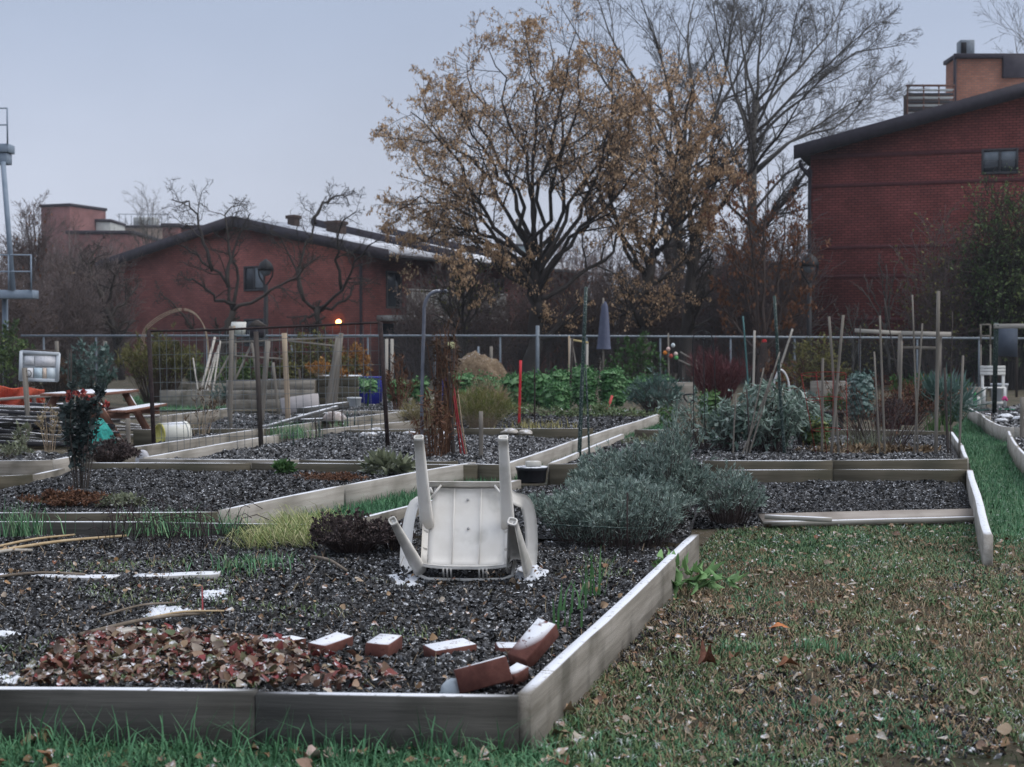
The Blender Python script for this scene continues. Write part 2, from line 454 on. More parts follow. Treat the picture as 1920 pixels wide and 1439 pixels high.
stake_wood = M('stake_wood', [(.11, .098, .082), (.18, .162, .138), (.26, .235, .205)], 26, 5, FL, bump=.35, snow=.3, smin=.8)
stake_pale = M('stake_pale', [(.28, .255, .225), (.37, .345, .305), (.46, .43, .39)], 26, 5, FL, bump=.3, snow=.3, smin=.8)
stake_tan = M('stake_tan', [(.25, .19, .13), (.36, .28, .20), (.44, .36, .27)], 26, 5, FL, bump=.3, snow=.3, smin=.8)
stake_dark = M('stake_dark', [(.035, .03, .028), (.06, .05, .045), (.09, .075, .065)], 26, 5, FL, bump=.3)
stake_green = M('stake_green', [(.012, .03, .026), (.02, .045, .038)], 20, 4, FL, bump=.2, rough=.5, dirt=((.5, .52, .5), 60, .35))
stake_red = M('stake_red', [(.45, .02, .03), (.55, .03, .04)], 12, 3, FL, bump=.1, rough=.5)
stake_wine = M('stake_wine', [(.20, .018, .022), (.28, .028, .03)], 12, 3, FL, bump=.1, rough=.5)
rust = M('rusty_steel', [(.016, .012, .013), (.032, .021, .021), (.055, .037, .034)], 30, 5, bump=.3, rough=.8)
black_iron = M('black_iron', [(.012, .013, .015), (.028, .029, .032)], 14, 4, bump=.1, rough=.55)
galv = M('galvanised_steel', [(.13, .155, .18), (.20, .235, .27)], 12, 4, bump=.1, rough=.5, snow=.35, smin=.7)
blue_steel = M('painted_blue_grey_steel', [(.17, .22, .28), (.24, .29, .36)], 6, 4, bump=.05, rough=.55, snow=.3, smin=.8)
wire_mat = M('fence_wire', [(.10, .115, .12), (.17, .185, .19)], 12, 2, bump=0, rough=.6)
soil_mat = M('garden_soil', [(.008, .008, .008), (.018, .017, .018), (.036, .034, .034)], 28, 8, pos=True, bump=.8, bscale=120, bdist=.02, snow=.15, sscale=70, smin=.3, smax=.8)
clod_mat = M('soil_clod', [(.010, .009, .008), (.020, .018, .016), (.038, .037, .037), (.080, .082, .087), (.17, .175, .185)], 40, 4, pos=True, attr='mix', bump=.5, bscale=160, snow=.27, sscale=55, smin=.35, smax=.85)
soil_pale = M('frosted_soil', [(.012, .012, .012), (.032, .031, .031), (.075, .073, .073), (.15, .15, .152), (.25, .25, .255)], 40, 4, pos=True, attr='mix', bump=.5, bscale=160, snow=.30, sscale=34, smin=.25, smax=.8)
ground_mat = M('ground', [(.020, .020, .015), (.045, .050, .026), (.080, .066, .042), (.11, .088, .058), (.048, .078, .034)], 1.9, 12, pos=True, bump=.8, bscale=60, bdist=.03, snow=.10, sscale=24, smin=.4)
lawn_mat = M('lawn_soil', [(.030, .075, .032), (.05, .11, .048), (.075, .14, .06)], 3, 9, pos=True, bump=.8, bscale=60, bdist=.03, snow=.15, sscale=30)
grass_mat = M('grass_blades', trans=0, cols=[(.035, .105, .050), (.065, .175, .085), (.10, .235, .115), (.19, .29, .15)], scale=3, detail=3, attr=True, bump=0, rough=.6)
grass_dull = M('dull_grass_blades', trans=0, cols=[(.055, .105, .040), (.105, .165, .068), (.165, .205, .095), (.25, .27, .165)], scale=3, detail=3, attr=True, bump=0, rough=.7, snow=.22, sscale=14, smin=.3, smax=.8)
thatch_mat = M('dry_thatch', [(.045, .030, .019), (.12, .080, .046), (.22, .155, .092), (.32, .25, .17), (.105, .10, .05)], 3, 3, attr=True, bump=0, rough=.9, snow=.12, sscale=16, smin=.5)
litter_mat = M('leaf_litter', [(.10, .055, .028), (.20, .125, .065), (.30, .21, .13), (.16, .06, .03), (.38, .33, .27), (.26, .14, .055)], 30, 3, attr=True, bump=.3, rough=.7, snow=.3, sscale=30, smin=.6)
red_litter = M('red_leaves', [(.05, .022, .016), (.13, .07, .04), (.16, .022, .026), (.24, .17, .10), (.09, .04, .028), (.34, .30, .25), (.10, .055, .035), (.20, .03, .035), (.07, .10, .045), (.30, .20, .14), (.12, .03, .028)], 40, 3, attr=True, bump=.3, rough=.6, snow=.30, sscale=32, smin=.55)
snow_mat = M('snow', [(.58, .61, .66), (.68, .70, .74)], 12, 5, bump=.5, bscale=70, rough=.7, bdist=.008, pos=True)
bark_dark = M('dark_bark', [(.020, .017, .016), (.045, .038, .034), (.075, .064, .055)], 9, 6, (1, 1, .3), bump=.6, bdist=.03, attr='mix')
bark_grey = M('grey_bark', [(.055, .050, .046), (.10, .092, .083), (.15, .14, .125)], 9, 6, (1, 1, .3), bump=.6, bdist=.03, attr='mix')
twig_brown = M('twig_brown', [(.075, .058, .055), (.12, .093, .088), (.17, .135, .128)], 9, 3, attr='mix', bump=0)
bark_brown = M('brown_bark', [(.035, .024, .021), (.065, .045, .038), (.105, .078, .065)], 9, 6, (1, 1, .3), bump=.5, bdist=.03, attr='mix')
leaf_gold = M('golden_leaves', trans=.22, cols=[(.30, .185, .105), (.50, .325, .185), (.66, .46, .28), (.40, .25, .14)], scale=3, detail=2, attr=True, bump=0, rough=.7)
leaf_rust = M('rusty_leaves', trans=.22, cols=[(.10, .038, .022), (.18, .075, .035), (.25, .13, .07)], scale=3, detail=2, attr=True, bump=0, rough=.7)
leaf_green = M('dark_green_leaves', trans=.22, cols=[(.030, .052, .022), (.070, .118, .042), (.14, .20, .07), (.26, .29, .10)], scale=3, detail=2, attr=True, bump=0, rough=.5)
leaf_olive = M('olive_leaves', trans=.22, cols=[(.05, .055, .022), (.11, .105, .038), (.19, .18, .06), (.27, .25, .08)], scale=3, detail=2, attr=True, bump=0, rough=.6)
leaf_brown = M('brown_dry_leaves', trans=.22, cols=[(.05, .032, .022), (.09, .058, .038), (.15, .10, .06)], scale=3, detail=2, attr=True, bump=0, rough=.8)
leaf_orange = M('orange_dry_leaves', trans=.22, cols=[(.18, .075, .02), (.32, .15, .04), (.40, .24, .08)], scale=3, detail=2, attr=True, bump=0, rough=.7)

# ================================================================ GROUND
def zig(x, y):
    near = np.clip((10.5 - y) / 2.0, 0, 1) * np.clip((y + 2) / 2, 0, 1)
    return near * (0.05 * (fbm(x * 1.3, y * 1.3, 3) - .5) + .022 * (fbm(x * 7, y * 7, 5) - .5))
xs = np.concatenate([-np.geomspace(400, 5.2, 28), np.linspace(-5, 5, 96), np.geomspace(5.2, 400, 28)])
ys = np.concatenate([-np.geomspace(120, 1.2, 16), np.linspace(-1, 11, 116), np.geomspace(11.3, 620, 34)])
gx, gy = np.meshgrid(xs, ys)
gv = np.stack([gx, gy, zig(gx, gy) - .012], -1).reshape(-1, 3)
nx = len(xs)
ii = (np.arange(len(ys) - 1)[:, None] * nx + np.arange(nx - 1)[None, :]).ravel()
tag(MB().add(gv, np.stack([ii, ii + 1, ii + nx + 1, ii + nx], 1)).build('ground', ground_mat, smooth=True), kind='structure')

def inpoly(px, py, poly):
    poly = np.asarray(poly)[:, :2]; r = np.zeros(len(px), bool); j = len(poly) - 1
    for i in range(len(poly)):
        xi, yi = poly[i]; xj, yj = poly[j]
        c = ((yi > py) != (yj > py)) & (px < (xj - xi) * (py - yi) / (yj - yi + 1e-12) + xi)
        r ^= c; j = i
    return r
def sample(poly, n):
    poly = np.asarray(poly)[:, :2]; lo = poly.min(0); hi = poly.max(0); out = np.zeros((0, 2))
    while len(out) < n:
        p = rng.uniform(lo, hi, (n * 2, 2)); out = np.vstack([out, p[inpoly(p[:, 0], p[:, 1], poly)]])
    return out[:n]
def sheet(poly, z=.012, mat=lawn_mat, name='lawn', kind='structure', m=None):
    poly = np.asarray(poly)[:, :2]
    v = np.column_stack([poly, np.full(len(poly), z)])
    return tag(MB().add(v, np.array([list(range(len(v)))])).build(name, m or mat), kind=kind)

# ================================================================ RAISED BEDS
def bed(label, planks, loc_px, group='raised beds of the garden', h=.2, mats=None):
    """planks: list of ((u,v),(u,v)[,mat[,h]]) : the top edge of each board as seen, its top at height h"""
    b = thing('raised_bed', label, 'raised bed', G(*loc_px, 0.0), group)
    for p in planks:
        hh = p[3] if len(p) > 3 else h
        a = G(*p[0], hh); c = G(*p[1], hh)
        a = np.array([a[0], a[1], (hh - .03) / 2]); c = np.array([c[0], c[1], (hh - .03) / 2])
        th = p[4] if len(p) > 4 else .042
        L = np.linalg.norm(c - a)
        beam('plank', a, c, th, hh + .03, p[2] if len(p) > 2 else wood_grey, b, b=.005, warp=.0035, segs=max(2, int(L / .3)))
    return b
def inset(q, d):
    """the quadrilateral with every side moved inwards by d"""
    c = q.mean(0); L = []
    for i in range(4):
        a, b = q[i], q[(i + 1) % 4]; t = (b - a) / np.linalg.norm(b - a); n = np.array([-t[1], t[0]])
        if (c - a) @ n < 0: n = -n
        L.append((a + n * d, t))
    out = []
    for i in range(4):
        (p, t), (r, s) = L[i - 1], L[i]; k = np.linalg.solve(np.array([t, -s]).T, r - p); out.append(p + t * k[0])
    return np.array(out)
def soil(q, z, dens, size, nu=70, nv=60, mat=soil_mat, cmat=clod_mat, amp=.05, seed=11, clods=True, holes=None, zc=(0, 0, 0, 0)):
    """q: four corners (world x,y), near-left, near-right, far-right, far-left"""
    q = inset(np.asarray([np.asarray(p)[:2] for p in q]), .036)
    s, t = np.meshgrid(np.linspace(0, 1, nu), np.linspace(0, 1, nv))
    P = (q[0] * ((1 - s) * (1 - t))[..., None] + q[1] * (s * (1 - t))[..., None] + q[2] * (s * t)[..., None] + q[3] * ((1 - s) * t)[..., None])
    edge = np.clip(np.minimum(np.minimum(s, 1 - s), np.minimum(t, 1 - t)) * 14, 0, 1)
    def hz(x, y): return amp * (fbm(x * 1.7, y * 1.7, seed) - .5) + amp * .7 * (fbm(x * 6, y * 6, seed + 5) - .5) + amp * .35 * (fbm(x * 19, y * 19, seed + 9) - .5) - (0 if holes is None else .055 * np.exp(-(((x - holes[0][0] - .36) / .40) ** 6 + ((y - holes[0][1] - .10) / .20) ** 4)))
    zl = lambda a, b: zc[0] * (1 - a) * (1 - b) + zc[1] * a * (1 - b) + zc[2] * a * b + zc[3] * (1 - a) * b
    Z = z + hz(P[..., 0], P[..., 1]) + zl(s, t)
    v = np.dstack([P, Z]).reshape(-1, 3)
    i = (np.arange(nv - 1)[:, None] * nu + np.arange(nu - 1)[None, :]).ravel()
    tag(MB().add(v, np.stack([i, i + 1, i + nu + 1, i + nu], 1)).build('soil', mat, smooth=True), kind='structure')
    fh = lambda x, y: z + hz(np.asarray(x), np.asarray(y))
    if not clods: return fh
    area = abs(np.cross(q[2] - q[0], q[3] - q[1])) / 2
    n = int(area * dens)
    a, b = rng.uniform(.012, .988, n), rng.uniform(.012, .988, n)
    p = (q[0] * ((1 - a) * (1 - b))[:, None] + q[1] * (a * (1 - b))[:, None] + q[2] * (a * b)[:, None] + q[3] * ((1 - a) * b)[:, None])
    sc = size * np.minimum(np.exp(rng.normal(0, .32, n)), 1.9) * (.6 + .9 * fbm(p[:, 0] * 2, p[:, 1] * 2, seed + 2))
    if holes is not None:
        w = ~inpoly(p[:, 0], p[:, 1], holes); p = p[w]; sc = sc[w]; a = a[w]; b = b[w]; n = len(p)
    pos = np.column_stack([p, z + hz(p[:, 0], p[:, 1]) + zl(a, b) + sc * .15])
    mb = MB(); k = rng.integers(0, 4, n)
    for j in range(4):
        tv = OCT_V * rng.uniform(.75, 1.15, (6, 1)) * np.array([1.1, .85, .55])
        w = k == j
        scatter(mb, tv, OCT_F, pos[w], rotm(w.sum(), False, .75), np.stack([sc[w] * rng.uniform(.7, 1.3, w.sum()) for _ in range(3)], 1))
    tag(mb.build('soil_clods', cmat, smooth=True), kind='stuff')
    return fh
H2 = .2
def g2(u, v): return G(u, v, H2)

# --- front bed (with the chair)
B1_FL, B1_FR, B1_AR, B1_BL = g2(-160, 1287), g2(985, 1305), g2(1303, 1001), g2(-120, 976)
_cb = G(872, 1076, .145)[:2]
chair_hole = [_cb + np.array(d) for d in ((-.36, -.12), (.36, -.12), (.36, .05), (-.36, .05))]
bed('long front bed of wet dark boards that holds the upturned white chair and loose bricks',
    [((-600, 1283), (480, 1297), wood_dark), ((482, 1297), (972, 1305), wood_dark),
     ((984, 1302), (1303, 1001), wood_grey, .2, .05),
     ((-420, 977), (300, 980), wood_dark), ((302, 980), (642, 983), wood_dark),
     ((650, 978), (826, 935), wood_grey), ((830, 934), (972, 899), wood_grey)], (985, 1370))
front_soil = soil([B1_FL, B1_FR, B1_AR, B1_BL], .128, 5000, .0096, 130, 90, amp=.05, holes=chair_hole)
soil([g2(648, 985), B1_AR, g2(1330, 893), g2(976, 900)], .14, 1500, .013, 50, 40, seed=21)
# --- middle-left bed
M1 = [g2(-300, 962), g2(412, 956.5), g2(887, 866.5), g2(150, 867)]
bed('middle left bed with pale angled side board in front of the wire trellis fence',
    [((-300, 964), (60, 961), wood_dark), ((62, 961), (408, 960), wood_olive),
     ((414, 957), (640, 911), wood_pale), ((644, 910), (888, 867), wood_pale),
     ((160, 868.5), (470, 869), wood_olive), ((473, 869), (895, 871), wood_olive)], (412, 985))
soil(M1, .130, 2200, .0122, 80, 60, seed=31, amp=.04)
# --- bed behind the wire trellis
M2 = [g2(276, 857), g2(944, 870), g2(1108, 814), g2(648, 803)]
bed('bed behind the wire trellis with clumpy bare soil and a row of low stakes',
    [((262, 861), (560, 862), wood_grey), ((563, 862), (858, 866), wood_olive), ((866, 869), (946, 872), wood_olive),
     ((272, 857), (520, 815), wood_pale), ((523, 814), (790, 787), wood_grey),
     ((946, 871), (1070, 828), wood_pale), ((1072, 827), (1235, 777), wood_pale),
     ((650, 806), (870, 804), wood_olive), ((872, 804), (1112, 803), wood_olive)], (600, 885))
soil(M2, .145, 1100, .0165, 70, 50, seed=41, mat=soil_mat, cmat=soil_pale, amp=.07)
# --- bed further back in the middle
M3 = [g2(800, 804), g2(1140, 803), g2(1240, 777), g2(860, 769)]
bed('bed with dark soil in front of the kale row, red stake standing in it',
    [((840, 769), (1040, 768), wood_olive), ((1042, 768), (1240, 770), wood_olive)], (1000, 815))
soil(M3, .145, 650, .020, 60, 40, seed=51, cmat=clod_mat)
# --- left beds
bed('left bed edged by two parallel grey boards behind the trellis, yellow bottomed bucket on it',
    [((225, 841), (480, 806), wood_grey), ((483, 805.5), (770, 769), wood_grey),
     ((250, 806), (520, 804), wood_olive), ((560, 771), (790, 770), wood_olive), ((300, 781), (430, 765), wood_grey)], (300, 850))
soil([g2(240, 838), g2(500, 804), g2(760, 770), g2(440, 768)], .13, 260, .024, 60, 40, seed=61, cmat=soil_pale)
bed('low bed of double boards at the far left edge below the lumber heap',
    [((-160, 866), (98, 864), wood_grey), ((101, 863), (190, 846), wood_pale),
     ((-160, 899), (60, 890), wood_olive, .12), ((62, 890), (118, 878), wood_grey, .12)], (60, 885))
soil([g2(-160, 866), g2(100, 864), g2(200, 845), g2(-100, 838)], .15, 260, .024, 40, 30, seed=71, cmat=soil_pale)
bed('narrow bed with pale soil beyond the grass strip behind the timber pile',
    [((600, 752), (820, 746), wood_grey), ((640, 772), (840, 768), wood_grey), ((440, 741), (640, 733), wood_grey)], (700, 780))
soil([g2(600, 775), g2(830, 770), g2(840, 746), g2(620, 750)], .14, 160, .026, 40, 24, seed=73, cmat=soil_pale)
# --- bed right of the grass path, behind the lavender
bed('bed with bean poles and tall stakes, tapering to a point by the black pot',
    [((1030, 869), (1168, 814), wood_pale), ((1030, 871), (1300, 866), wood_olive), ((1318, 864), (1560, 863), wood_olive), ((1563, 863), (1812, 861), wood_olive),
     ((1812, 860), (1802, 834), wood_pale), ((1802, 833), (1783, 810), wood_pale), ((1190, 806), (1480, 805), wood_olive), ((1482, 805), (1782, 809), wood_olive)], (1400, 880))
soil([g2(1032, 868), g2(1810, 860), g2(1782, 810), g2(1172, 812)], .14, 800, .016, 90, 50, seed=81, cmat=soil_pale, amp=.06)
# --- right bed
bed('right hand bed of bare dark soil with a fallen board along its open front',
    [((1345, 881), (1560, 881), wood_olive), ((1563, 881), (1814, 881), wood_olive), ((1818, 881), (1853, 1003), wood_pale, .2, .055)], (1830, 1010))
soil([G(1280, 992, .0), G(1846, 984, .0), g2(1814, 884), g2(1330, 884)], .11, 3000, .0118, 90, 50, seed=91, amp=.07, zc=(-.12, -.12, 0, 0))
# fallen boards at the front of the right bed
tag(beam('fallen_board', G(1428, 978, .05), G(1830, 966, .05), .022, .15, M('bare_tan_board', [(.20, .17, .145), (.29, .255, .225), (.36, .325, .29)], 20, 6, FL, bump=.3, dirt=((.12, .10, .08), 3, .5)), None, up=(0, .86, .5), warp=.003, segs=8),
    'grey board fallen over along the open front of the right hand bed', 'board')
tag(beam('fallen_board', G(1434, 969, .10), G(1560, 975, .09), .05, .03, wood_pale, None, warp=.002, segs=4),
    'short snow covered board lying against the bush end of the longer fallen board', 'board')
tag(beam('fallen_board', G(1432, 982, .045), G(1836, 973, .055), .05, .03, wood_pale, None, warp=.002, segs=8),
    'narrow snow topped strip lying in front of the fallen grey board', 'board')

# --- curved beds on the right
def curved_bed(label, pts, h=.2, n=6, dens=0, far=None, loc=None):
    b = thing('curved_bed', label, 'raised bed', G(*(loc or pts[0]), 0), 'curved beds of bent boards')
    C = curve([G(u, v, h) for u, v in pts], n * 5 + 1)
    for i in range(n):
        seg = C[i * 5:i * 5 + 6]
        mb = MB()
        k = len(seg)
        d = np.gradient(seg, axis=0); nrm = np.stack([-d[:, 1], d[:, 0], np.zeros(k)], 1); nrm /= np.linalg.norm(nrm, axis=1, keepdims=True)
        V = []
        for off, z in ((-.018, -.02), (.018, -.02), (.018, h), (-.018, h)):
            p = seg + nrm * off; p[:, 2] = z; V.append(p)
        V = np.stack(V, 1).reshape(-1, 3)
        q = [[j * 4 + m, j * 4 + (m + 1) % 4, (j + 1) * 4 + (m + 1) % 4, (j + 1) * 4 + m] for j in range(k - 1) for m in range(4)]
        mb.add(V, [np.array(q), np.array([[3, 2, 1, 0], [(k - 1) * 4 + m for m in range(4)]])])
        mb.build('plank', wood_pale, b)
    return C
c1 = curved_bed('small curved bed of bent pale boards under the white slatted chair', [(1816, 757), (1818, 765), (1838, 776), (1856, 781)], .22, 3)
c2 = curved_bed('middle curved bed with frosty rubble behind the dark green post', [(1842, 779), (1850, 786), (1872, 797), (1893, 801), (1960, 803)], .22, 5)
c3 = curved_bed('curved bed at the right frame edge bending away beside the grass path', [(1891, 808), (1895, 818), (1908, 838), (1935, 862), (1980, 880)], .22, 4)
soil([g2(1842, 780), g2(1893, 802), g2(1990, 800), g2(1990, 762)], .14, 160, .03, 30, 20, seed=93, cmat=soil_pale)
soil([g2(1818, 764), g2(1850, 779), g2(1960, 770), g2(1930, 752)], .14, 90, .03, 30, 20, seed=94, cmat=soil_pale)
soil([g2(1895, 812), g2(1935, 862), g2(2060, 850), g2(2000, 808)], .14, 160, .03, 30, 20, seed=95, cmat=soil_pale)

# ================================================================ LAWN STRIPS AND GRASS
lawn_right = [G(1858, 1015), G(1822, 884), G(1816, 864), G(1806, 836), G(1786, 806), G(1822, 775), G(1848, 792), G(1892, 806), G(1896, 838), G(1935, 880), G(2100, 900), G(2100, 1015)]
path_mid = [G(500, 995), G(890, 885), G(950, 880), G(1240, 786), G(1262, 800), G(1172, 830), G(1030, 880), G(980, 905), G(700, 980), G(650, 995)]
lawn_left = [G(285, 772), G(420, 769), G(640, 744), G(560, 733), G(300, 738), G(230, 750)]
for p in (lawn_right, path_mid, lawn_left): sheet(p)
def grow_grass(poly, n, ln, wd, lean, mat=grass_mat, name='grass', z=.0, mask=None, hf=None):
    p = sample(poly, n)
    if mask is not None: p = p[mask(p[:, 0], p[:, 1])]
    zz = (hf(p[:, 0], p[:, 1]) if hf else np.zeros(len(p))) + z
    k = len(p)
    mb = MB(); blades(mb, np.column_stack([p, zz]), ln * rng.uniform(.5, 1.4, k), wd * rng.uniform(.6, 1.3, k), np.abs(rng.normal(lean, .35, k)),
                      a=np.clip(fbm(p[:, 0] * 1.5, p[:, 1] * 1.5, 77) * .9 - .12 + rng.normal(0, .2, k), 0, 1))
    return tag(mb.build(name, mat), kind='stuff')
grow_grass(lawn_right, 17000, .055, .008, .6)
grow_grass(path_mid, 19000, .085, .008, .6)
grow_grass(lawn_left, 9000, .09, .012, .6)
# long grass along the front board
front = np.array([(-1.75, 4.02), (.25, 4.05), (.12, 4.56), (-1.75, 4.62)])
grow_grass(front, 9000, .075, .0065, 1.25, hf=zig, z=-.006)
grow_grass(front, 5000, .085, .005, .8, hf=zig, z=-.01)
grow_grass(front, 4000, .06, .006, 1.3, mat=grass_dull, hf=zig, z=-.004)
grow_grass(np.array([(-1.75, 4.42), (.05, 4.42), (.03, 4.57), (-1.75, 4.6)]), 420, .17, .006, .75, hf=zig, z=-.01)
# rough weedy ground on the right
A0 = G(985, 1345); A1 = G(1318, 1012)
rough = np.array([(.06, 4.0), (A0[0] + .05, A0[1]), (A1[0] + .06, A1[1]), G(1345, 1000)[:2], G(1440, 993)[:2], G(1846, 986)[:2], G(1866, 1008)[:2], (3.7, 9.4), (3.1, 7.5), (1.75, 4.0)])
def greenish(x, y): return fbm(x * 1.5, y * .9, 101, 3) + .30 * (fbm(x * 6, y * 4, 107) - .5) + .13 * np.clip((y - 8.2), 0, 1.8) > .505 + rng.normal(0, .03, len(x))
def dry(x, y): return (fbm(x * 1.5 + 7, y * .9, 131, 3) + .30 * (fbm(x * 6, y * 4, 137) - .5) - .10 * np.clip((y - 8.2), 0, 1.8) > .46 + rng.normal(0, .03, len(x)))
grow_grass(rough, 60000, .050, .007, 1.05, mat=grass_dull, mask=greenish, hf=zig, z=-.006)
grow_grass(rough, 9000, .040, .0045, 1.1, mat=grass_dull, hf=zig, z=-.004)
grow_grass(rough, 42000, .045, .0055, .95, mat=grass_mat, mask=lambda x, y: fbm(x * 1.6 + 3, y * 1.2, 171, 3) + .2 * np.clip(y - 8.2, 0, .8) > .57 + rng.normal(0, .04, len(x)), hf=zig, z=-.006)
p = sample(rough, 44000); p = p[dry(p[:, 0], p[:, 1])]; k = len(p)
mb = MB(); blades(mb, np.column_stack([p, zig(p[:, 0], p[:, 1]) - .004 + rng.uniform(0, .012, k)]), rng.uniform(.02, .065, k), rng.uniform(.0025, .0055, k), rng.normal(1.45, .22, k))
tag(mb.build('dry_grass', thatch_mat), kind='stuff')
p = sample(rough, 60000); m_ = fbm(p[:, 0] * 1.5, p[:, 1] * 1.0, 151) > .56 + rng.normal(0, .03, len(p)); p = p[m_]; k = len(p)
mb = MB(); tv = OCT_V * rng.uniform(.6, 1.3, (6, 1)) * np.array([1.2, .85, .5])
scatter(mb, tv, OCT_F, np.column_stack([p, zig(p[:, 0], p[:, 1]) - .002]), rotm(k, False, .8), .0095 * np.exp(rng.normal(0, .38, k)))
tag(mb.build('soil_crumbs', clod_mat, smooth=True), kind='stuff')
def litter(poly, n, ls, mat, name, hf=None, z=0.0, tilt=.35, lo=.55):
    p = sample(poly, n); k = len(p); L = ls * rng.uniform(lo, 1.5, k)
    mb = MB(); V = DEAD_V * np.array([1, 1, 1.2])
    scatter(mb, V, DEAD_F, np.column_stack([p, (hf(p[:, 0], p[:, 1]) if hf else 0) + z + rng.uniform(0, .02, k)]), rotm(k, False, tilt), np.stack([L, L * rng.uniform(.5, .95, k), L * rng.uniform(.2, 1.5, k)], 1))
    return tag(mb.build(name, mat), kind='stuff')
litter(rough, 2600, .028, litter_mat, 'fallen_leaves', zig, .004)
litter(rough, 170, .048, M('tan_leaf_litter', [(.14, .085, .05), (.24, .165, .10), (.33, .265, .19), (.10, .05, .03), (.40, .36, .30), (.19, .11, .06)], 30, 3, attr=True, bump=.3, rough=.8, snow=.2, sscale=30), 'fallen_leaves', zig, .006, tilt=.32)
litter(front, 260, .045, litter_mat, 'fallen_leaves', zig, .02)

# ================================================================ BUILDINGS
brick_a = brick_mat('red_brick', (.24, .082, .070), (.18, .062, .055), (.10, .062, .06), bh=.085)
brick_b = brick_mat('dark_red_brick', (.25, .074, .064), (.185, .055, .050), (.060, .028, .026), bh=.085)
brick_o = brick_mat('orange_brick', (.36, .165, .11), (.28, .13, .09), (.19, .135, .115), bh=.085)
brick_far = brick_mat('far_red_brick', (.24, .105, .10), (.20, .088, .085), (.17, .12, .115))
fascia_m = M('dark_fascia', [(.030, .026, .034), (.048, .042, .052)], 5, 4, bump=.1, rough=.6)
roof_m = M('snowy_roof', [(.05, .048, .052), (.08, .075, .08)], 3, 5, bump=.4, snow=.72, sscale=2.2, smin=.4, smax=.8)
pane_m = M('dark_window_glass', [(.018, .022, .028), (.035, .042, .052)], 2, 3, bump=0, rough=.12, spec=.5)
frame_m = M('window_frame', [(.05, .05, .055), (.075, .075, .08)], 6, 3, bump=.05)
curtain_m = M('pale_blind', [(.16, .19, .22), (.24, .27, .30)], 4, 3, bump=.05)
grey_panel = M('grey_balcony_panel', [(.22, .22, .21), (.34, .34, .32)], 5, 5, bump=.2, dirt=((.10, .10, .09), 3, .5))
dark_void = M('dark_interior', [(.012, .012, .013), (.02, .02, .022)], 3, 3, bump=0)
concrete = M('pale_concrete', [(.30, .31, .30), (.42, .43, .42)], 2, 5, bump=.1)
band_m = M('dark_brick_band', [(.085, .028, .030), (.12, .040, .042)], 9, 5, bump=.3)

def wall_uv(o, g, q):
    me = o.data; n = len(me.vertices); co = np.empty(n * 3, np.float32); me.vertices.foreach_get('co', co); co = co.reshape(-1, 3) + np.array(ORG_world(o))
    g = np.asarray(g); q = np.asarray(q)
    uv = np.stack([co @ g + co @ q, co[:, 2], np.zeros(n)], 1).astype(np.float32)
    at = me.attributes.new('wall_uv', 'FLOAT_VECTOR', 'POINT'); at.data.foreach_set('vector', uv.ravel())
    return o
def ORG_world(o):
    b = np.zeros(3)
    while o is not None: b = b + np.array(ORG.get(o.name, (0, 0, 0))); o = o.parent
    return b
def prism(mb, poly, off):
    """poly: list of 3D points (front, anticlockwise seen from outside); off: vector to the back"""
    p = np.asarray(poly, float); n = len(p); b = p + np.asarray(off)
    q = [[i, i + n, (i + 1) % n + n, (i + 1) % n] for i in range(n)]
    return mb.add(np.vstack([p, b]), [np.array([list(range(n)), list(range(2 * n - 1, n - 1, -1))]), np.array(q)])
def obox(mb, o, g, q, l0, l1, d0, d1, z0, z1, b=.01):
    """box spanning l along g, d along q, z up, from the point o"""
    c = np.asarray(o) + np.asarray(g) * (l0 + l1) / 2 + np.asarray(q) * (d0 + d1) / 2 + np.array([0, 0, (z0 + z1) / 2])
    return box(mb, c, (abs(l1 - l0), abs(d1 - d0), abs(z1 - z0)), b, rot=np.stack([g, q, np.array([0, 0, 1.0])], 1))
def window(par, o, g, q, l0, l1, z0, z1, mull=1, blind=None, fw=.07):
    """frame standing 4 cm proud of the wall with its panes set back in it"""
    mb = MB()
    for a, b_, c, d in ((l0, l0 + fw, z0, z1), (l1 - fw, l1, z0, z1), (l0 + fw, l1 - fw, z0, z0 + fw), (l0 + fw, l1 - fw, z1 - fw, z1)):
        obox(mb, o, g, q, a, b_, -.06, .02, c, d, .006)
    for i in range(mull):
        x = l0 + (l1 - l0) * (i + 1) / (mull + 1); obox(mb, o, g, q, x - fw / 2, x + fw / 2, -.055, .02, z0 + fw, z1 - fw, .006)
    f = mb.build('window', frame_m, par)
    w = (l1 - l0) / (mull + 1)
    for i in range(mull + 1):
        a0 = l0 + i * w + (fw if i == 0 else fw / 2) ; a1 = l0 + (i + 1) * w - (fw if i == mull else fw / 2)
        if blind is not None and i in blind:
            zm = z0 + (z1 - z0) * blind[i]
            m2 = MB(); obox(m2, o, g, q, a0, a1, -.02, .012, z0 + fw, zm, 0.001); m2.build('pane', pane_m, f)
            m3 = MB(); obox(m3, o, g, q, a0, a1, -.022, .014, zm, z1 - fw, 0.001); m3.build('blind', curtain_m, f)
        else:
            m2 = MB(); obox(m2, o, g, q, a0, a1, -.02, .012, z0 + fw, z1 - fw, 0.001); m2.build('pane', pane_m, f)
    return f

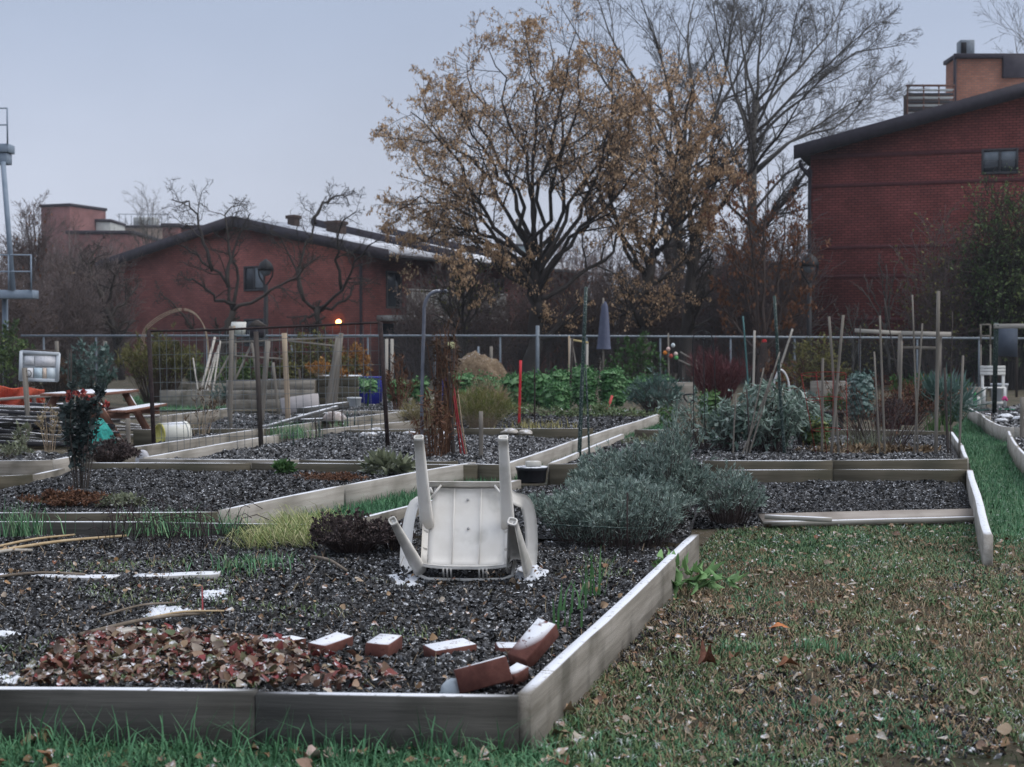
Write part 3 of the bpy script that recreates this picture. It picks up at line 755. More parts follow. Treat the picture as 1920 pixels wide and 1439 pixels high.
# ---- left: brick row house, gable towards us, its long side running off to the right
g = np.array([math.cos(R(32)), -math.sin(R(32)), 0]); q = np.array([math.sin(R(32)), math.cos(R(32)), 0])
Cn = np.array([XY(697, 56.0), 56.0, 0]); L_ = 14.0
O_ = Cn - g * L_                                       # left front corner
lh = thing('brick_house', 'long red brick house with a low gable towards the garden and snow on its roof', 'house', O_)
zE, zA, DP = 4.75, 6.22, 17.0
P_ = lambda l, d, z: O_ + g * l + q * d + np.array([0, 0, z])
mb = MB(); prism(mb, [P_(0, 0, -.5), P_(L_, 0, -.5), P_(L_, 0, zE), P_(L_ / 2 + .2, 0, zA), P_(0, 0, zE)], q * DP)
wall_uv(mb.build('wall', brick_a, lh), g, q)
mb = MB()                                              # two roof slopes, with thickness and overhang
for sgn in (-1, 1):
    e = P_(L_ / 2 + .2 + sgn * (L_ / 2 + .9), -.35, zE + .02 - .9 * .21 * .9); a = P_(L_ / 2 + .2, -.35, zA + .12)
    up = np.array([0, 0, .16]); pts = [e, a, a + up, e + up] if sgn < 0 else [a, e, e + up, a + up]
    prism(mb, pts, q * (DP + .7))
rf = mb.build('roof', roof_m, lh)
mb = MB()
for sgn in (-1, 1):
    e = P_(L_ / 2 + .2 + sgn * (L_ / 2 + .9), -.42, zE - .27); a = P_(L_ / 2 + .2, -.42, zA - .10); up = np.array([0, 0, .42])
    prism(mb, [e, a, a + up, e + up] if sgn < 0 else [a, e, e + up, a + up], q * .07)
mb.build('fascia', fascia_m, lh)
for d in (4.6, 9.6):                                   # fire walls standing through the roof
    mb = MB(); e = P_(L_ + .8, d, zE - .05); a = P_(L_ / 2 + .2, d, zA + .15); up = np.array([0, 0, .42])
    prism(mb, [a, e, e + up, a + up], q * .3)
    mb.build('fire_wall', fascia_m, lh)
for l, d, w, h_ in ((8.1, 2.2, .38, .7), (9.3, 3.4, .62, .75)):
    z = zA - (l - 7.2) * .21
    mb = MB(); obox(mb, O_, g, q, l - w / 2, l + w / 2, d, d + w, z - .2, z + h_, .02)
    obox(mb, O_, g, q, l - w / 2 - .06, l + w / 2 + .06, d - .06, d + w + .06, z + h_ - .16, z + h_ - .02, .02)
    mb.build('chimney', bark_brown, lh)
def ul(u):                                             # where along the gable wall the column u falls
    k = (u - 960) / F
    return (k * O_[1] - O_[0]) / (g[0] - k * g[1])
def zv(v, y): return CAM_H + (648 - v) * y / F
window(lh, O_, g, q, ul(459), ul(498), zv(546, 58.9), zv(499, 58.9), 1, {1: .15})
window(lh, O_, g, q, ul(459), ul(497), zv(650, 58.9), zv(598, 58.9), 1)
mb = MB(); tube(mb, curve([P_(L_ - .45, -.09, zE - .3), P_(L_ - .45, -.09, .2)], 6), .055, 8); mb.build('downpipe', fascia_m, lh)
# the long side: openings, balcony
def side(par, d): return None
Oc, gs = Cn, q                                          # along the side wall outward normal is g
def sbox(mb, d0, d1, o0, o1, z0, z1, b=.01): return obox(mb, Oc, q, g, d0, d1, o0, o1, z0, z1, b)
for d0, d1 in ((.9, 1.9), (5.0, 6.2), (8.4, 9.4)):
    window(lh, Oc, q, -g, d0, d1, 2.75, 4.2, 0)
bl = MB(); sbox(bl, .3, 7.4, .0, 1.5, 2.25, 2.45); bal = bl.build('balcony', grey_panel, lh)
for i in range(12):
    d = .32 + i * .59
    m2 = MB(); sbox(m2, d, d + .52, 1.42, 1.47, 2.5, 3.35, .01); m2.build('panel', grey_panel, bal)
m2 = MB(); sbox(m2, .3, 7.4, 1.4, 1.5, 3.37, 3.45); m2.build('rail', grey_panel, bal)
for i in range(4):
    m2 = MB(); d = .35 + i * 2.3; sbox(m2, d, d + .14, 1.36, 1.5, 0, 2.25); m2.build('post', fascia_m, bal)
m2 = MB(); sbox(m2, .5, 3.6, .004, .05, 0, 2.15); m2.build('patio_door', pane_m, lh)
m2 = MB(); sbox(m2, 4.4, 7.0, .004, .05, 0, 2.15); m2.build('patio_door', pane_m, lh)

# wall lamp, lit
em = bpy.data.materials.new('lit_lamp_glass'); em.use_nodes = True
em.node_tree.nodes['Principled BSDF'].inputs['Emission Color'].default_value = (1, .36, .10, 1)
em.node_tree.nodes['Principled BSDF'].inputs['Emission Strength'].default_value = 9.0
wl = ul(640); wz = zv(604, 56.6)
lp = thing('wall_lamp', 'small glowing orange lamp on the gable wall of the long brick house', 'lamp', O_ + g * wl + np.array([0, 0, wz]))
mb = MB(); lathe(mb, O_ + g * wl - q * .16 + np.array([0, 0, wz - .10]), [(.05, 0), (.10, .05), (.11, .12), (.06, .19)], 12); mb.build('globe', em, lp, True)
mb = MB(); obox(mb, O_, g, q, wl - .07, wl + .07, -.06, .0, wz - .14, wz + .12); obox(mb, O_, g, q, wl - .03, wl + .03, -.2, -.06, wz - .14, wz - .10, .005); mb.build('bracket', black_iron, lp)

# ---- far roofs behind on the left
def block(name, label, u0, u1, v0, y, depth, mat, v1=None, rot=0.0, cap=None):
    x0, x1 = XY(u0, y), XY(u1, y); z1 = zv(v0, y)
    gg = np.array([math.cos(rot), math.sin(rot), 0]); qq = np.array([-math.sin(rot), math.cos(rot), 0])
    o = np.array([x0, y, 0]); t = thing(name, label, 'building', o)
    mb = MB(); obox(mb, o, gg, qq, 0, (x1 - x0) / math.cos(rot), 0, depth, -.3, z1, .02)
    wall_uv(mb.build('wall', mat, t), gg, qq)
    mb = MB(); obox(mb, o, gg, qq, -.1, (x1 - x0) / math.cos(rot) + .1, -.1, depth + .1, z1 + .003, z1 + .25, .03); mb.build('coping', cap or fascia_m, t)
    return t, o, gg, qq, z1
t, o, gg, qq, z1 = block('brick_tower', 'square red brick tower block rising over the trees at far left', 79, 141, 390, 130, 5.0, brick_far, rot=R(-22))
# its right face turns away from us
block('service_shed', 'small pale service shed beside the brick tower block', 182, 209, 417, 132, 5, concrete)
block('flat_roofed_building', 'low dark red flat roofed building in front of the brick tower', 128, 250, 440, 100, 10, brick_far)
t, o, gg, qq, z1 = block('rooftop_building', 'far tan building with a railed plant deck on its roof', 219, 318, 428, 150, 10, M('tan_wall', [(.20, .15, .12), (.27, .21, .17)], 1, 4, bump=.1))
for i in range(9):
    mb = MB(); x = .3 + i * .62; obox(mb, o, gg, qq, x, x + .05, .1, .15, z1 + .25, z1 + 1.35, .005); mb.build('rail_post', galv, t)
mb = MB(); obox(mb, o, gg, qq, .2, 5.4, .1, .15, z1 + 1.36, z1 + 1.42, .005); mb.build('top_rail', galv, t)
mb = MB(); obox(mb, o, gg, qq, 1.4, 3.6, 1.5, 3.5, z1 + .25, z1 + 1.2, .05); mb.build('plant_unit', concrete, t)
block('brick_parapet', 'dark red stepped brick wall just left of the gable peak', 306, 336, 427, 95, 6, brick_far)
block('brick_parapet', 'lower dark red brick wall joining the gable roof from the left', 337, 400, 430, 96, 6, brick_far)
block('grey_tower_block', 'hazy blue grey building seen through the golden tree', 898, 985, 462, 170, 14, M('blue_grey_wall', [(.14, .18, .20), (.19, .235, .25)], 1, 4, bump=.1))
block('chimney_stack', 'tall pale chimney above the hazy blue grey building', 968, 979, 416, 171, 1.2, concrete)
# a low snowy roof seen under the golden tree
t = thing('snowy_outbuilding', 'low outbuilding with a snowy roof seen under the golden tree', 'building', (XY(900, 75), 75, 0))
x0, x1 = XY(862, 75), XY(960, 75)
mb = MB(); box(mb, ((x0 + x1) / 2, 78, zv(545, 75) / 2), (x1 - x0, 6, zv(545, 75)), .03); wall_uv(mb.build('wall', brick_a, t), (1, 0, 0), (0, 1, 0))
mb = MB(); prism(mb, [(x0 - .2, 74.8, zv(538, 75)), (x1 + .3, 74.8, zv(545, 75)), (x1 + .3, 74.8, zv(541, 75)), (x0 - .2, 74.8, zv(534, 75))], (0, 7, .9)); mb.build('roof', snow_mat, t)

# ---- right: tall brick house
rg = np.array([math.cos(R(18)), -math.sin(R(18)), 0]); rq = np.array([math.sin(R(18)), math.cos(R(18)), 0])
Rc = np.array([XY(1518, 49.0), 49.0, 0])
rh = thing('brick_house', 'tall dark red brick house with a long sloping roof edge and horizontal brick bands', 'house', Rc)
RP = lambda l, d, z: Rc + rg * l + rq * d + np.array([0, 0, z])
ze, sl, la = 7.75, .235, 11.5
mb = MB(); prism(mb, [RP(0, 0, -.5), RP(2 * la, 0, -.5), RP(2 * la, 0, ze), RP(la, 0, ze + la * sl), RP(0, 0, ze)], rq * 12)
wall_uv(mb.build('wall', brick_b, rh), rg, rq)
mb = MB()
for a, b_ in (((-.5, ze - .5 * sl), (la, ze + la * sl)), ((la, ze + la * sl), (2 * la + .5, ze - .5 * sl))):
    up = np.array([0, 0, .16]); A, B = RP(a[0], -.45, a[1] + .10), RP(b_[0], -.45, b_[1] + .10); prism(mb, [A, B, B + up, A + up], rq * 13)
mb.build('roof', roof_m, rh)
mb = MB()
for a, b_ in (((-.5, ze - .5 * sl), (la, ze + la * sl)), ((la, ze + la * sl), (2 * la + .5, ze - .5 * sl))):
    up = np.array([0, 0, .46]); A, B = RP(a[0], -.52, a[1] - .17), RP(b_[0], -.52, b_[1] - .17); prism(mb, [A, B, B + up, A + up], rq * .07)
mb.build('fascia', fascia_m, rh)
for z in (zv(297, 49), zv(351, 49), zv(466, 49), zv(520, 49), zv(600, 49)):
    mb = MB(); obox(mb, Rc, rg, rq, .003, 2 * la - .01, -.022, .03, z - .06, z + .06, .006); mb.build('brick_band', band_m, rh)
def rl(u):
    k = (u - 960) / F; return (k * Rc[1] - Rc[0]) / (rg[0] - k * rg[1])
yw = Rc[1] + rg[1] * rl(1870)
window(rh, Rc, rg, rq, rl(1837), rl(1906), zv(328, yw), zv(281, yw), 1, {0: .55, 1: .55})
for j in range(3):
    mb = MB(); obox(mb, Rc, rg, rq, 12 + j * 3, 13.3 + j * 3, -.03, .02, 4.5, 6, .01); mb.build('window', pane_m, rh)
mb = MB(); tube(mb, curve([RP(-.30, -.35, ze - .30), RP(-.28, -.30, ze - .5), RP(-.02, -.10, ze - .85), RP(-.02, -.10, ze - 1.1), RP(-.02, -.10, .1)], 24), .06, 8); mb.build('downpipe', fascia_m, rh)
# rooftop: louvred screen, orange brick stair head, vents
def roofpart(u0, u1, v0, y, z_lo, depth, name, mat, b=.02):
    m = MB(); box(m, ((XY(u0, y) + XY(u1, y)) / 2, y + depth / 2, (zv(v0, y) + z_lo) / 2), (XY(u1, y) - XY(u0, y), depth, zv(v0, y) - z_lo), b)
    return m.build(name, mat, rh)
sh = roofpart(1787, 1960, 113, 54, 8.5, 1.2, 'stair_head', brick_o); wall_uv(sh, (1, 0, 0), (0, 1, 0))
m = MB(); box(m, ((XY(1784, 54) + XY(1966, 54)) / 2, 54.6, zv(109, 54)), (XY(1966, 54) - XY(1784, 54), 1.5, .16), .02); m.build('coping', fascia_m, sh)
m = MB(); box(m, (XY(1900, 53.9), 53.9, zv(130, 54)), (XY(1930, 54) - XY(1880, 54), .2, .8), .02); m.build('dark_panel', fascia_m, sh)
m = MB(); box(m, (XY(1785.5, 54), 53.96, zv(150, 54)), (.1, .1, 1.8), .02); m.build('downpipe', fascia_m, sh)
vt = roofpart(1796, 1823, 78, 55.2, zv(109, 54) + .08, .5, 'vent', galv, .03)
m = MB(); box(m, (XY(1803, 55.1), 55.15, zv(92, 55)), (.2, .06, .42), .01); m.build('grille', dark_void, vt)
m = MB(); box(m, (XY(1809.5, 55.2), 55.45, zv(110, 55)), (.75, .7, .06), .01); m.build('base', fascia_m, vt)
lv = MB()
y = 53.0; x0, x1 = XY(1698, y), XY(1784, y); z0, z1 = 8.6, zv(165, y)
for x in (x0, x0 + (x1 - x0) * .35, x0 + (x1 - x0) * .68, x1): box(lv, (x, y, (z0 + z1) / 2), (.05, .05, z1 - z0), .005)
box(lv, ((x0 + x1) / 2, y, z1 + .03), (x1 - x0 + .1, .07, .07), .005)
sc_ = lv.build('louvre_screen', M('brown_louvre', [(.09, .045, .035), (.13, .07, .055)], 6, 3, bump=.1), rh)
for i in range(14):
    z = z0 + .1 + i * (z1 - z0 - .1) / 14
    m = MB(); V, f = cbox_geo(x1 - x0, .02, .09, .003); c, s_ = math.cos(.6), math.sin(.6); V = V @ np.array([[1, 0, 0], [0, c, -s_], [0, s_, c]]).T
    m.add(V + np.array([(x0 + x1) / 2, y, z]), f); m.build('slat', concrete if i % 2 else frame_m, sc_)
m = MB(); box(m, ((x0 + x1) / 2, y + .5, (z0 + z1) / 2 - .1), (x1 - x0 - .1, .5, z1 - z0 - .2), .02); m.build('housing', bark_brown, sc_)

# wing with balconies left of it, partly behind trees
wg = thing('balcony_block', 'dim brick block with slatted balconies between the trees and the tall house', 'building', (XY(1440, 58), 58, 0))
x0, x1 = XY(1385, 58), XY(1526, 58)
mb = MB(); box(mb, ((x0 + x1) / 2, 62, zv(492, 58) / 2), (x1 - x0, 8, zv(492, 58)), .02); wall_uv(mb.build('wall', brick_b, wg), (1, 0, 0), (0, 1, 0))
for v0, v1, mt in ((576, 535, grey_panel), (520, 494, frame_m)):
    xa, xb = XY(1440, 56), XY(1518, 56)
    mb = MB(); box(mb, ((xa + xb) / 2, 57, zv(v0 + 3, 56)), (xb - xa, 2, .12), .01); bal = mb.build('balcony', fascia_m, wg)
    for i in range(6):
        z = zv(v0, 56) + .08 + i * (zv(v1, 56) - zv(v0, 56) - .08) / 5.5
        m = MB(); box(m, ((xa + xb) / 2, 56, z), (xb - xa, .03, .09), .004); m.build('slat', mt, bal)
    for x in (xa + .03, (xa + xb) / 2, xb - .03):
        m = MB(); box(m, (x, 56.05, (zv(v0, 56) + zv(v1, 56)) / 2), (.06, .06, zv(v1, 56) - zv(v0, 56) + .1), .004); m.build('post', fascia_m, bal)
for (u0, u1, v0, v1) in ((1375, 1398, 590, 520), (1460, 1505, 640, 585)):
    window(wg, np.array([XY(u0, 58), 58, 0]), np.array([1., 0, 0]), np.array([0, 1., 0]), 0, XY(u1, 58) - XY(u0, 58), zv(v0, 58), zv(v1, 58) , 1)

# ---- chain link fence across the back of the garden
FY = 40.0
fz = zv(630, FY)
fe = thing('chain_link_fence', 'galvanised chain link fence running across behind the garden', 'fence', (0, FY, 0))
mb = MB(); tube(mb, [(XY(40, FY), FY, fz), (XY(960, FY), FY, fz), (XY(1990, FY), FY, fz - .08)], .03, 8); mb.build('top_rail', galv, fe)
for u in (82, 180, 278, 388, 432, 547, 690, 815, 938, 1100, 1238, 1370, 1490, 1612, 1720, 1836, 1930):
    mb = MB(); tube(mb, [(XY(u, FY), FY + .02, -.05), (XY(u, FY), FY + .02, fz - .025)], .028, 8); mb.build('post', galv, fe)
mb = MB(); tube(mb, [(XY(1008, FY), FY + .02, -.05), (XY(1008, FY), FY + .02, fz + .28)], .055, 10); mb.build('post', galv, fe)
xa, xb = XY(40, FY), XY(1990, FY); n = int((xb - xa) / .075)
P0 = np.stack([np.linspace(xa, xb, n), np.full(n, FY - .03), np.zeros(n)], 1); hh = fz - .03
PA = np.stack([P0, P0 + np.array([hh, 0, hh])], 1); PB = np.stack([P0 + np.array([0, .012, 0]), P0 + np.array([-hh, .012, hh])], 1)
mb = MB(); tubes(mb, np.concatenate([PA, PB]), np.full((2 * n, 2), .0010), 3, cap=False); w_ = mb.build('wire_mesh', wire_mat, fe); w_['kind'] = 'stuff'

# ---- lamp posts
def lamp_post(label, u, y, v_top):
    x = XY(u, y); zt = zv(v_top, y); t = thing('lamp_post', label, 'lamp post', (x, y, 0), 'black lamp posts by the houses')
    s = (648 - 487) * 52 / F / 3.05 if False else 1.0
    mb = MB(); lathe(mb, (x, y, 0), [(.15, 0), (.15, .6), (.11, .66), (.09, .75), (.075, zt - .95)], 12); mb.build('pole', black_iron, t)
    mb = MB()
    for sg in (-1, 1): tube(mb, curve([(x, y, zt - .97), (x + sg * .12, y, zt - .82), (x + sg * .23, y, zt - .62), (x + sg * .25, y, zt - .42)], 10), .032, 6)
    mb.build('yoke', black_iron, t)
    mb = MB(); lathe(mb, (x, y, zt - .44), [(.27, 0), (.29, .03), (.27, .14), (.20, .28), (.09, .36), (.03, .42)], 18); mb.build('hood', black_iron, t, True)
    mb = MB(); lathe(mb, (x, y, zt - .62), [(.05, 0), (.14, .03), (.19, .12), (.20, .18)], 14); mb.build('globe', galv, t, True)
lamp_post('black lamp post with a domed head in front of the long brick gable', 499, 52, 485)
lamp_post('black lamp post with a domed head at the corner of the tall brick house', 1517, 45, 474)

# ---- steel viewing tower, cut by the left picture edge
TY = 38.0
tw = thing('steel_tower', 'blue grey steel tower with railed landings at the left picture edge', 'tower', (XY(-30, TY), TY, 0))
X = lambda u: XY(u, TY)
mb = MB(); tube(mb, [(X(9), TY, zv(305, TY)), (X(26), TY, zv(545, TY) )], .07, 8); tube(mb, [(X(-70), TY + 1.6, 0), (X(-70), TY + 1.6, zv(300, TY))], .08, 8); tube(mb, [(X(-2), TY + .5, 0), (X(-2), TY + .5, zv(560, TY))], .08, 8); mb.build('column', blue_steel, tw)
for nm, u1, vd, vr in (('upper', 20, 272, 206), ('lower', 63, 545, 479)):
    z = zv(vd, TY)
    mb = MB(); box(mb, ((X(-90) + X(u1)) / 2, TY + .22, z - .10), (X(u1) - X(-90), .5, .22), .01)
    for u in ((u1 - 2,) if nm == 'upper' else ()): box(mb, (X(u) - .28, TY + .22, z - .36), (.5, .4, .28), .01)
    pl = mb.build('landing', blue_steel, tw)
    for u in ((u1 - 1, -60) if nm == 'upper' else (u1 - 2, 19, -60)):
        m = MB(); tube(m, [(X(u), TY - .05, z), (X(u), TY - .05, zv(vr, TY))], .022, 6); m.build('rail_post', blue_steel, pl)
    for v in (vr, (vr + vd) / 2 - 2):
        m = MB(); tube(m, [(X(-90), TY - .05, zv(v, TY)), (X(u1 - 1), TY - .05, zv(v, TY))], .02, 6); m.build('rail', blue_steel, pl)

# ---- the damp air
hm = bpy.data.materials.new('damp_air'); hm.use_nodes = True; hm.node_tree.nodes.clear()
_ho = hm.node_tree.nodes.new('ShaderNodeOutputMaterial'); _hv = hm.node_tree.nodes.new('ShaderNodeVolumePrincipled')
_hv.inputs['Color'].default_value = (.80, .84, .92, 1); _hv.inputs['Density'].default_value = HAZE
hm.node_tree.links.new(_hv.outputs[0], _ho.inputs['Volume'])
mb = MB(); box(mb, (0, 250, 14), (820, 760, 31), .001); tag(mb.build('haze', hm), kind='stuff')

# ================================================================ TREES
def resample(p, k):
    p = np.asarray(p, float); c = curve(p, 40) if len(p) > 2 else curve(p, 10)
    d = np.concatenate([[0], np.cumsum(np.linalg.norm(np.diff(c, axis=0), axis=1))]); t = np.linspace(0, d[-1], k)
    return np.stack([np.interp(t, d, c[:, i]) for i in range(3)], 1)
def children(P, Rr, m, ratio, ang, up, wig, k, t0=.25, rr=.55, rmin=.004, lens=None):
    """m side branches on every branch of P (N,kp,3)"""
    N, kp, _ = P.shape
    if lens is None: lens = np.linalg.norm(np.diff(P, axis=1), axis=2).sum(1)
    idx = np.repeat(np.arange(N), m); n = len(idx)
    t = t0 + (1 - t0) * (np.tile(np.arange(m), N) + rng.uniform(0, 1, n)) / m
    t = np.clip(t, 0, .995); f = t * (kp - 1); i = f.astype(int); fr = (f - i)[:, None]
    a, b = P[idx, i], P[idx, i + 1]
    org = a + (b - a) * fr; T = b - a; T /= np.linalg.norm(T, axis=1, keepdims=True) + 1e-9
    r0 = (Rr[idx, i] * (1 - fr[:, 0]) + Rr[idx, i + 1] * fr[:, 0]) * rr * rng.uniform(.75, 1.2, n)
    q = rng.normal(size=(n, 3)); q -= (q * T).sum(1, keepdims=True) * T; q /= np.linalg.norm(q, axis=1, keepdims=True) + 1e-9
    an = R(ang) * rng.uniform(.6, 1.35, n)
    d = np.cos(an)[:, None] * T + np.sin(an)[:, None] * q; d[:, 2] += up * .5
    d /= np.linalg.norm(d, axis=1, keepdims=True)
    ln = lens[idx] * ratio * rng.uniform(.5, 1.3, n) * (1.15 - .65 * t)
    pts = [org]; st = (ln / (k - 1))[:, None]
    for s in range(k - 1):
        pts.append(pts[-1] + d * st)
        d = d + rng.normal(0, wig, (n, 3)); d[:, 2] += up * .35; d /= np.linalg.norm(d, axis=1, keepdims=True)
    Q = np.stack(pts, 1)
    rad = np.maximum(r0[:, None] * np.linspace(1, .35, k)[None], rmin)
    return Q, rad, ln
def tree(name, label, limbs, radii, levels, bark, loc, group=None, cat='tree', leaves=None, kl=9, jit=.03, sides=7, crown_name='crown', twig_bark=None, rmin=.0055):
    """limbs: world polylines (the first is the trunk); levels: side branch settings (m, ratio, angle, up, wiggle, points)"""
    t = thing(name, label, cat, loc, group)
    P = np.stack([resample(l, kl) for l in limbs])
    P[:, 1:-1] += rng.normal(0, jit, P[:, 1:-1].shape)
    Rr = np.stack([np.linspace(a, b, kl) for a, b in radii])
    mb = MB(); tubes(mb, P, Rr, sides); mb.build('trunk', bark, t, True)
    lens = np.linalg.norm(np.diff(P, axis=1), axis=2).sum(1)
    cb = MB(); ends = []
    for li, (m, ratio, ang, up, wig, k) in enumerate(levels):
        P, Rr, lens = children(P, Rr, m, ratio, ang, up, wig, k, t0=.3 if li == 0 else .12, rmin=rmin, lens=lens)
        tubes(cb, P, Rr, 4 if li == 0 else 3)
    cr = cb.build(crown_name, twig_bark or bark, t)
    if leaves:
        n, ln, wd, mat, droop, t_lo = leaves
        i = rng.integers(0, len(P), n); tt = rng.uniform(t_lo, 1, n) * (P.shape[1] - 1); j = np.minimum(tt.astype(int), P.shape[1] - 2); fr = (tt - j)[:, None]
        pos = P[i, j] * (1 - fr) + P[i, j + 1] * fr + rng.normal(0, ln * .35, (n, 3))
        if droop: rot = rotm(n, False, .35) ; D_ = np.array([[0, 0, 1.], [0, 1, 0], [-1, 0, 0]]); rot = rot @ D_
        else: rot = rotm(n)
        L = ln * rng.uniform(.6, 1.4, n)
        lb = MB(); clump = fbm(pos[:, 0] * .9, pos[:, 2] * .9, 400)
        scatter(lb, QUAD_V, QUAD_F, pos, rot, np.stack([L, L * wd * rng.uniform(.6, 1.3, n), L], 1), np.clip(clump * .7 + rng.normal(.12, .22, n), 0, 1))
        lf = lb.build('leaves', mat, t); lf['kind'] = 'stuff'
    return t
def PX(pts, y, dy=None, rnd=.0):
    """polyline through picture points at about distance y (dy: how far the tip swings in depth)"""
    n = len(pts); dy = 0 if dy is None else dy
    return np.array([D(u, v, y + dy * (i / max(1, n - 1)) ** 1.3) for i, (u, v) in enumerate(pts)])

# ---- the golden tree in the middle
y = 44
LB = [[(1002, 735), (1000, 660), (1008, 560), (1000, 470)],
      [(1000, 480), (965, 370), (930, 310), (880, 240), (835, 180)], [(1000, 480), (985, 330), (955, 230), (935, 150), (915, 90)],
      [(1005, 510), (1030, 400), (1045, 320), (1075, 220), (1090, 110)], [(1008, 530), (1050, 410), (1060, 300), (1040, 180), (1030, 70)],
      [(1008, 550), (1075, 440), (1110, 390), (1160, 300), (1200, 200)], [(1004, 515), (940, 470), (900, 400), (870, 360), (800, 330), (772, 280)],
      [(1002, 495), (920, 440), (850, 390), (790, 380), (735, 400)], [(1006, 540), (1100, 420), (1150, 380), (1210, 300), (1250, 250)],
      [(1002, 545), (930, 490), (880, 450), (830, 425)], [(1000, 480), (1000, 300), (1010, 180), (985, 60)],
      [(1006, 520), (1090, 380), (1130, 280), (1150, 170), (1165, 100)], [(1000, 500), (955, 400), (900, 320), (830, 260), (790, 200)],
      [(1008, 560), (1120, 500), (1180, 420), (1230, 380)], [(1002, 540), (960, 520), (900, 490), (850, 500)],
      [(1000, 470), (950, 330), (900, 210), (875, 120)], [(1003, 500), (1020, 330), (1055, 190), (1080, 60)], [(1000, 490), (930, 420), (850, 300), (770, 210)], [(1003, 520), (1090, 350), (1180, 250), (1215, 150)], [(1000, 520), (900, 450), (820, 440), (770, 470)]]
dys = [0, -2, 1.5, -2.5, 2, 2.5, -1.5, 1, -2, 2, 0, -1, 2.5, 1, -2, 2.5, -1, -2.5, -.5, 1.5]
tree('golden_tree', 'large spreading tree that still holds its golden brown leaves, in the middle of the picture', [PX(l, y, d) for l, d in zip(LB, dys)],
     [(.25, .15)] + [(.078, .014)] * 19, [(11, .40, 46, .10, .22, 5), (8, .50, 48, .06, .25, 4), (6, .6, 46, -.12, .26, 3)], bark_dark, (XY(1002, y), y, 0), jit=.09, kl=12,
     leaves=(40000, .082, .48, leaf_gold, True, .1))
# ---- tan leaved tree beside it
y = 45.5
LB = [[(1200, 730), (1200, 640), (1212, 540), (1225, 455)], [(1222, 470), (1232, 350), (1225, 260), (1190, 180)], [(1224, 460), (1255, 370), (1275, 270), (1292, 150)],
      [(1212, 540), (1175, 460), (1130, 370), (1085, 310)], [(1220, 500), (1270, 420), (1335, 345), (1380, 330)], [(1225, 455), (1300, 330), (1330, 240)],
      [(1214, 520), (1160, 430), (1140, 330), (1150, 230)], [(1222, 480), (1280, 440), (1310, 400), (1330, 410)]]
tree('tan_leaved_tree', 'slimmer tree with hanging tan leaves just right of the big golden tree', [PX(l, y, d) for l, d in zip(LB, [0, 1, -1.5, 1.5, -1, 2, -2, 1])],
     [(.19, .12)] + [(.08, .016)] * 7, [(11, .40, 44, .05, .2, 5), (9, .5, 46, .0, .22, 4), (6, .55, 44, -.14, .22, 3)], bark_dark, (XY(1200, y), y, 0), jit=.08, kl=12,
     leaves=(24000, .078, .46, leaf_gold, True, .1))
# ---- bare dark tree, leaning
y = 47
LB = [[(1283, 730), (1288, 610), (1294, 520), (1305, 440)], [(1305, 445), (1325, 360), (1335, 270), (1355, 180)], [(1305, 450), (1350, 390), (1405, 320), (1470, 240), (1500, 190)],
      [(1296, 500), (1260, 420), (1240, 330)], [(1305, 440), (1345, 330), (1395, 250)], [(1300, 470), (1290, 380), (1255, 290), (1265, 200)]]
tree('bare_tree', 'bare dark tree with a stout leaning trunk right of the tan leaved tree', [PX(l, y, d) for l, d in zip(LB, [0, 1, -2, 2, 1, -1])],
     [(.24, .15)] + [(.10, .016)] * 5, [(10, .42, 42, .2, .18, 6), (9, .5, 42, .15, .2, 4), (6, .5, 40, .1, .2, 3)], bark_dark, (XY(1283, y), y, 0))
# ---- tall grey tree behind
y = 56
LB = [[(1262, 700), (1266, 560), (1270, 420), (1290, 310)], [(1290, 310), (1340, 220), (1390, 130), (1440, -10)], [(1285, 330), (1262, 210), (1235, 100), (1195, -20)],
      [(1290, 300), (1300, 180), (1290, 80), (1310, -30)], [(1278, 380), (1190, 250), (1120, 130), (1050, 10)], [(1275, 400), (1360, 300), (1440, 230), (1520, 130)],
      [(1283, 340), (1220, 200), (1150, 80), (1110, -30)], [(1288, 320), (1350, 180), (1370, 60), (1380, -40)], [(1275, 390), (1200, 320), (1130, 260)], [(1290, 320), (1250, 150), (1220, 40)]]
tree('bare_tree', 'tall grey bare tree whose top leaves the picture above the tan leaved tree', [PX(l, y, d) for l, d in zip(LB, [0, 1, -2, 2, 1, -1, 3, -2, 1, -2])],
     [(.33, .19)] + [(.085, .014)] * 9, [(9, .42, 38, .2, .14, 5), (8, .5, 40, .18, .18, 4), (5, .55, 38, .12, .2, 3)], bark_grey, (XY(1262, y), y, 0))
# ---- tall bare tree at the corner of the tall house
y = 52
LB = [[(1404, 720), (1407, 520), (1412, 330), (1418, 190)], [(1418, 190), (1424, 90), (1440, -20)], [(1412, 340), (1350, 260), (1310, 200), (1260, 120)], [(1416, 270), (1500, 185), (1600, 105), (1690, 85)],
      [(1413, 320), (1520, 240), (1600, 195), (1655, 170)], [(1416, 240), (1468, 130), (1500, 0)], [(1418, 215), (1540, 80), (1590, -10)], [(1414, 300), (1380, 180), (1345, 60), (1330, -30)],
      [(1410, 400), (1470, 330), (1540, 290), (1600, 240)], [(1417, 200), (1395, 100), (1380, -10)], [(1416, 250), (1520, 150), (1640, 40)], [(1412, 330), (1490, 260), (1580, 230), (1670, 120)],
      [(1410, 430), (1360, 370), (1340, 300)], [(1408, 450), (1450, 390), (1485, 340)]]
tree('bare_tree', 'tallest bare tree with a straight trunk at the corner of the tall brick house', [PX(l, y, d) for l, d in zip(LB, [0, 0, 2, -2, 1, -1, 2, -2, 1, 2, -3, 3, -1, -2])],
     [(.25, .13)] + [(.062, .012)] * 13, [(11, .42, 36, .18, .14, 5), (9, .5, 38, .16, .18, 4), (8, .6, 40, .12, .2, 3)], bark_grey, (XY(1404, y), y, 0))
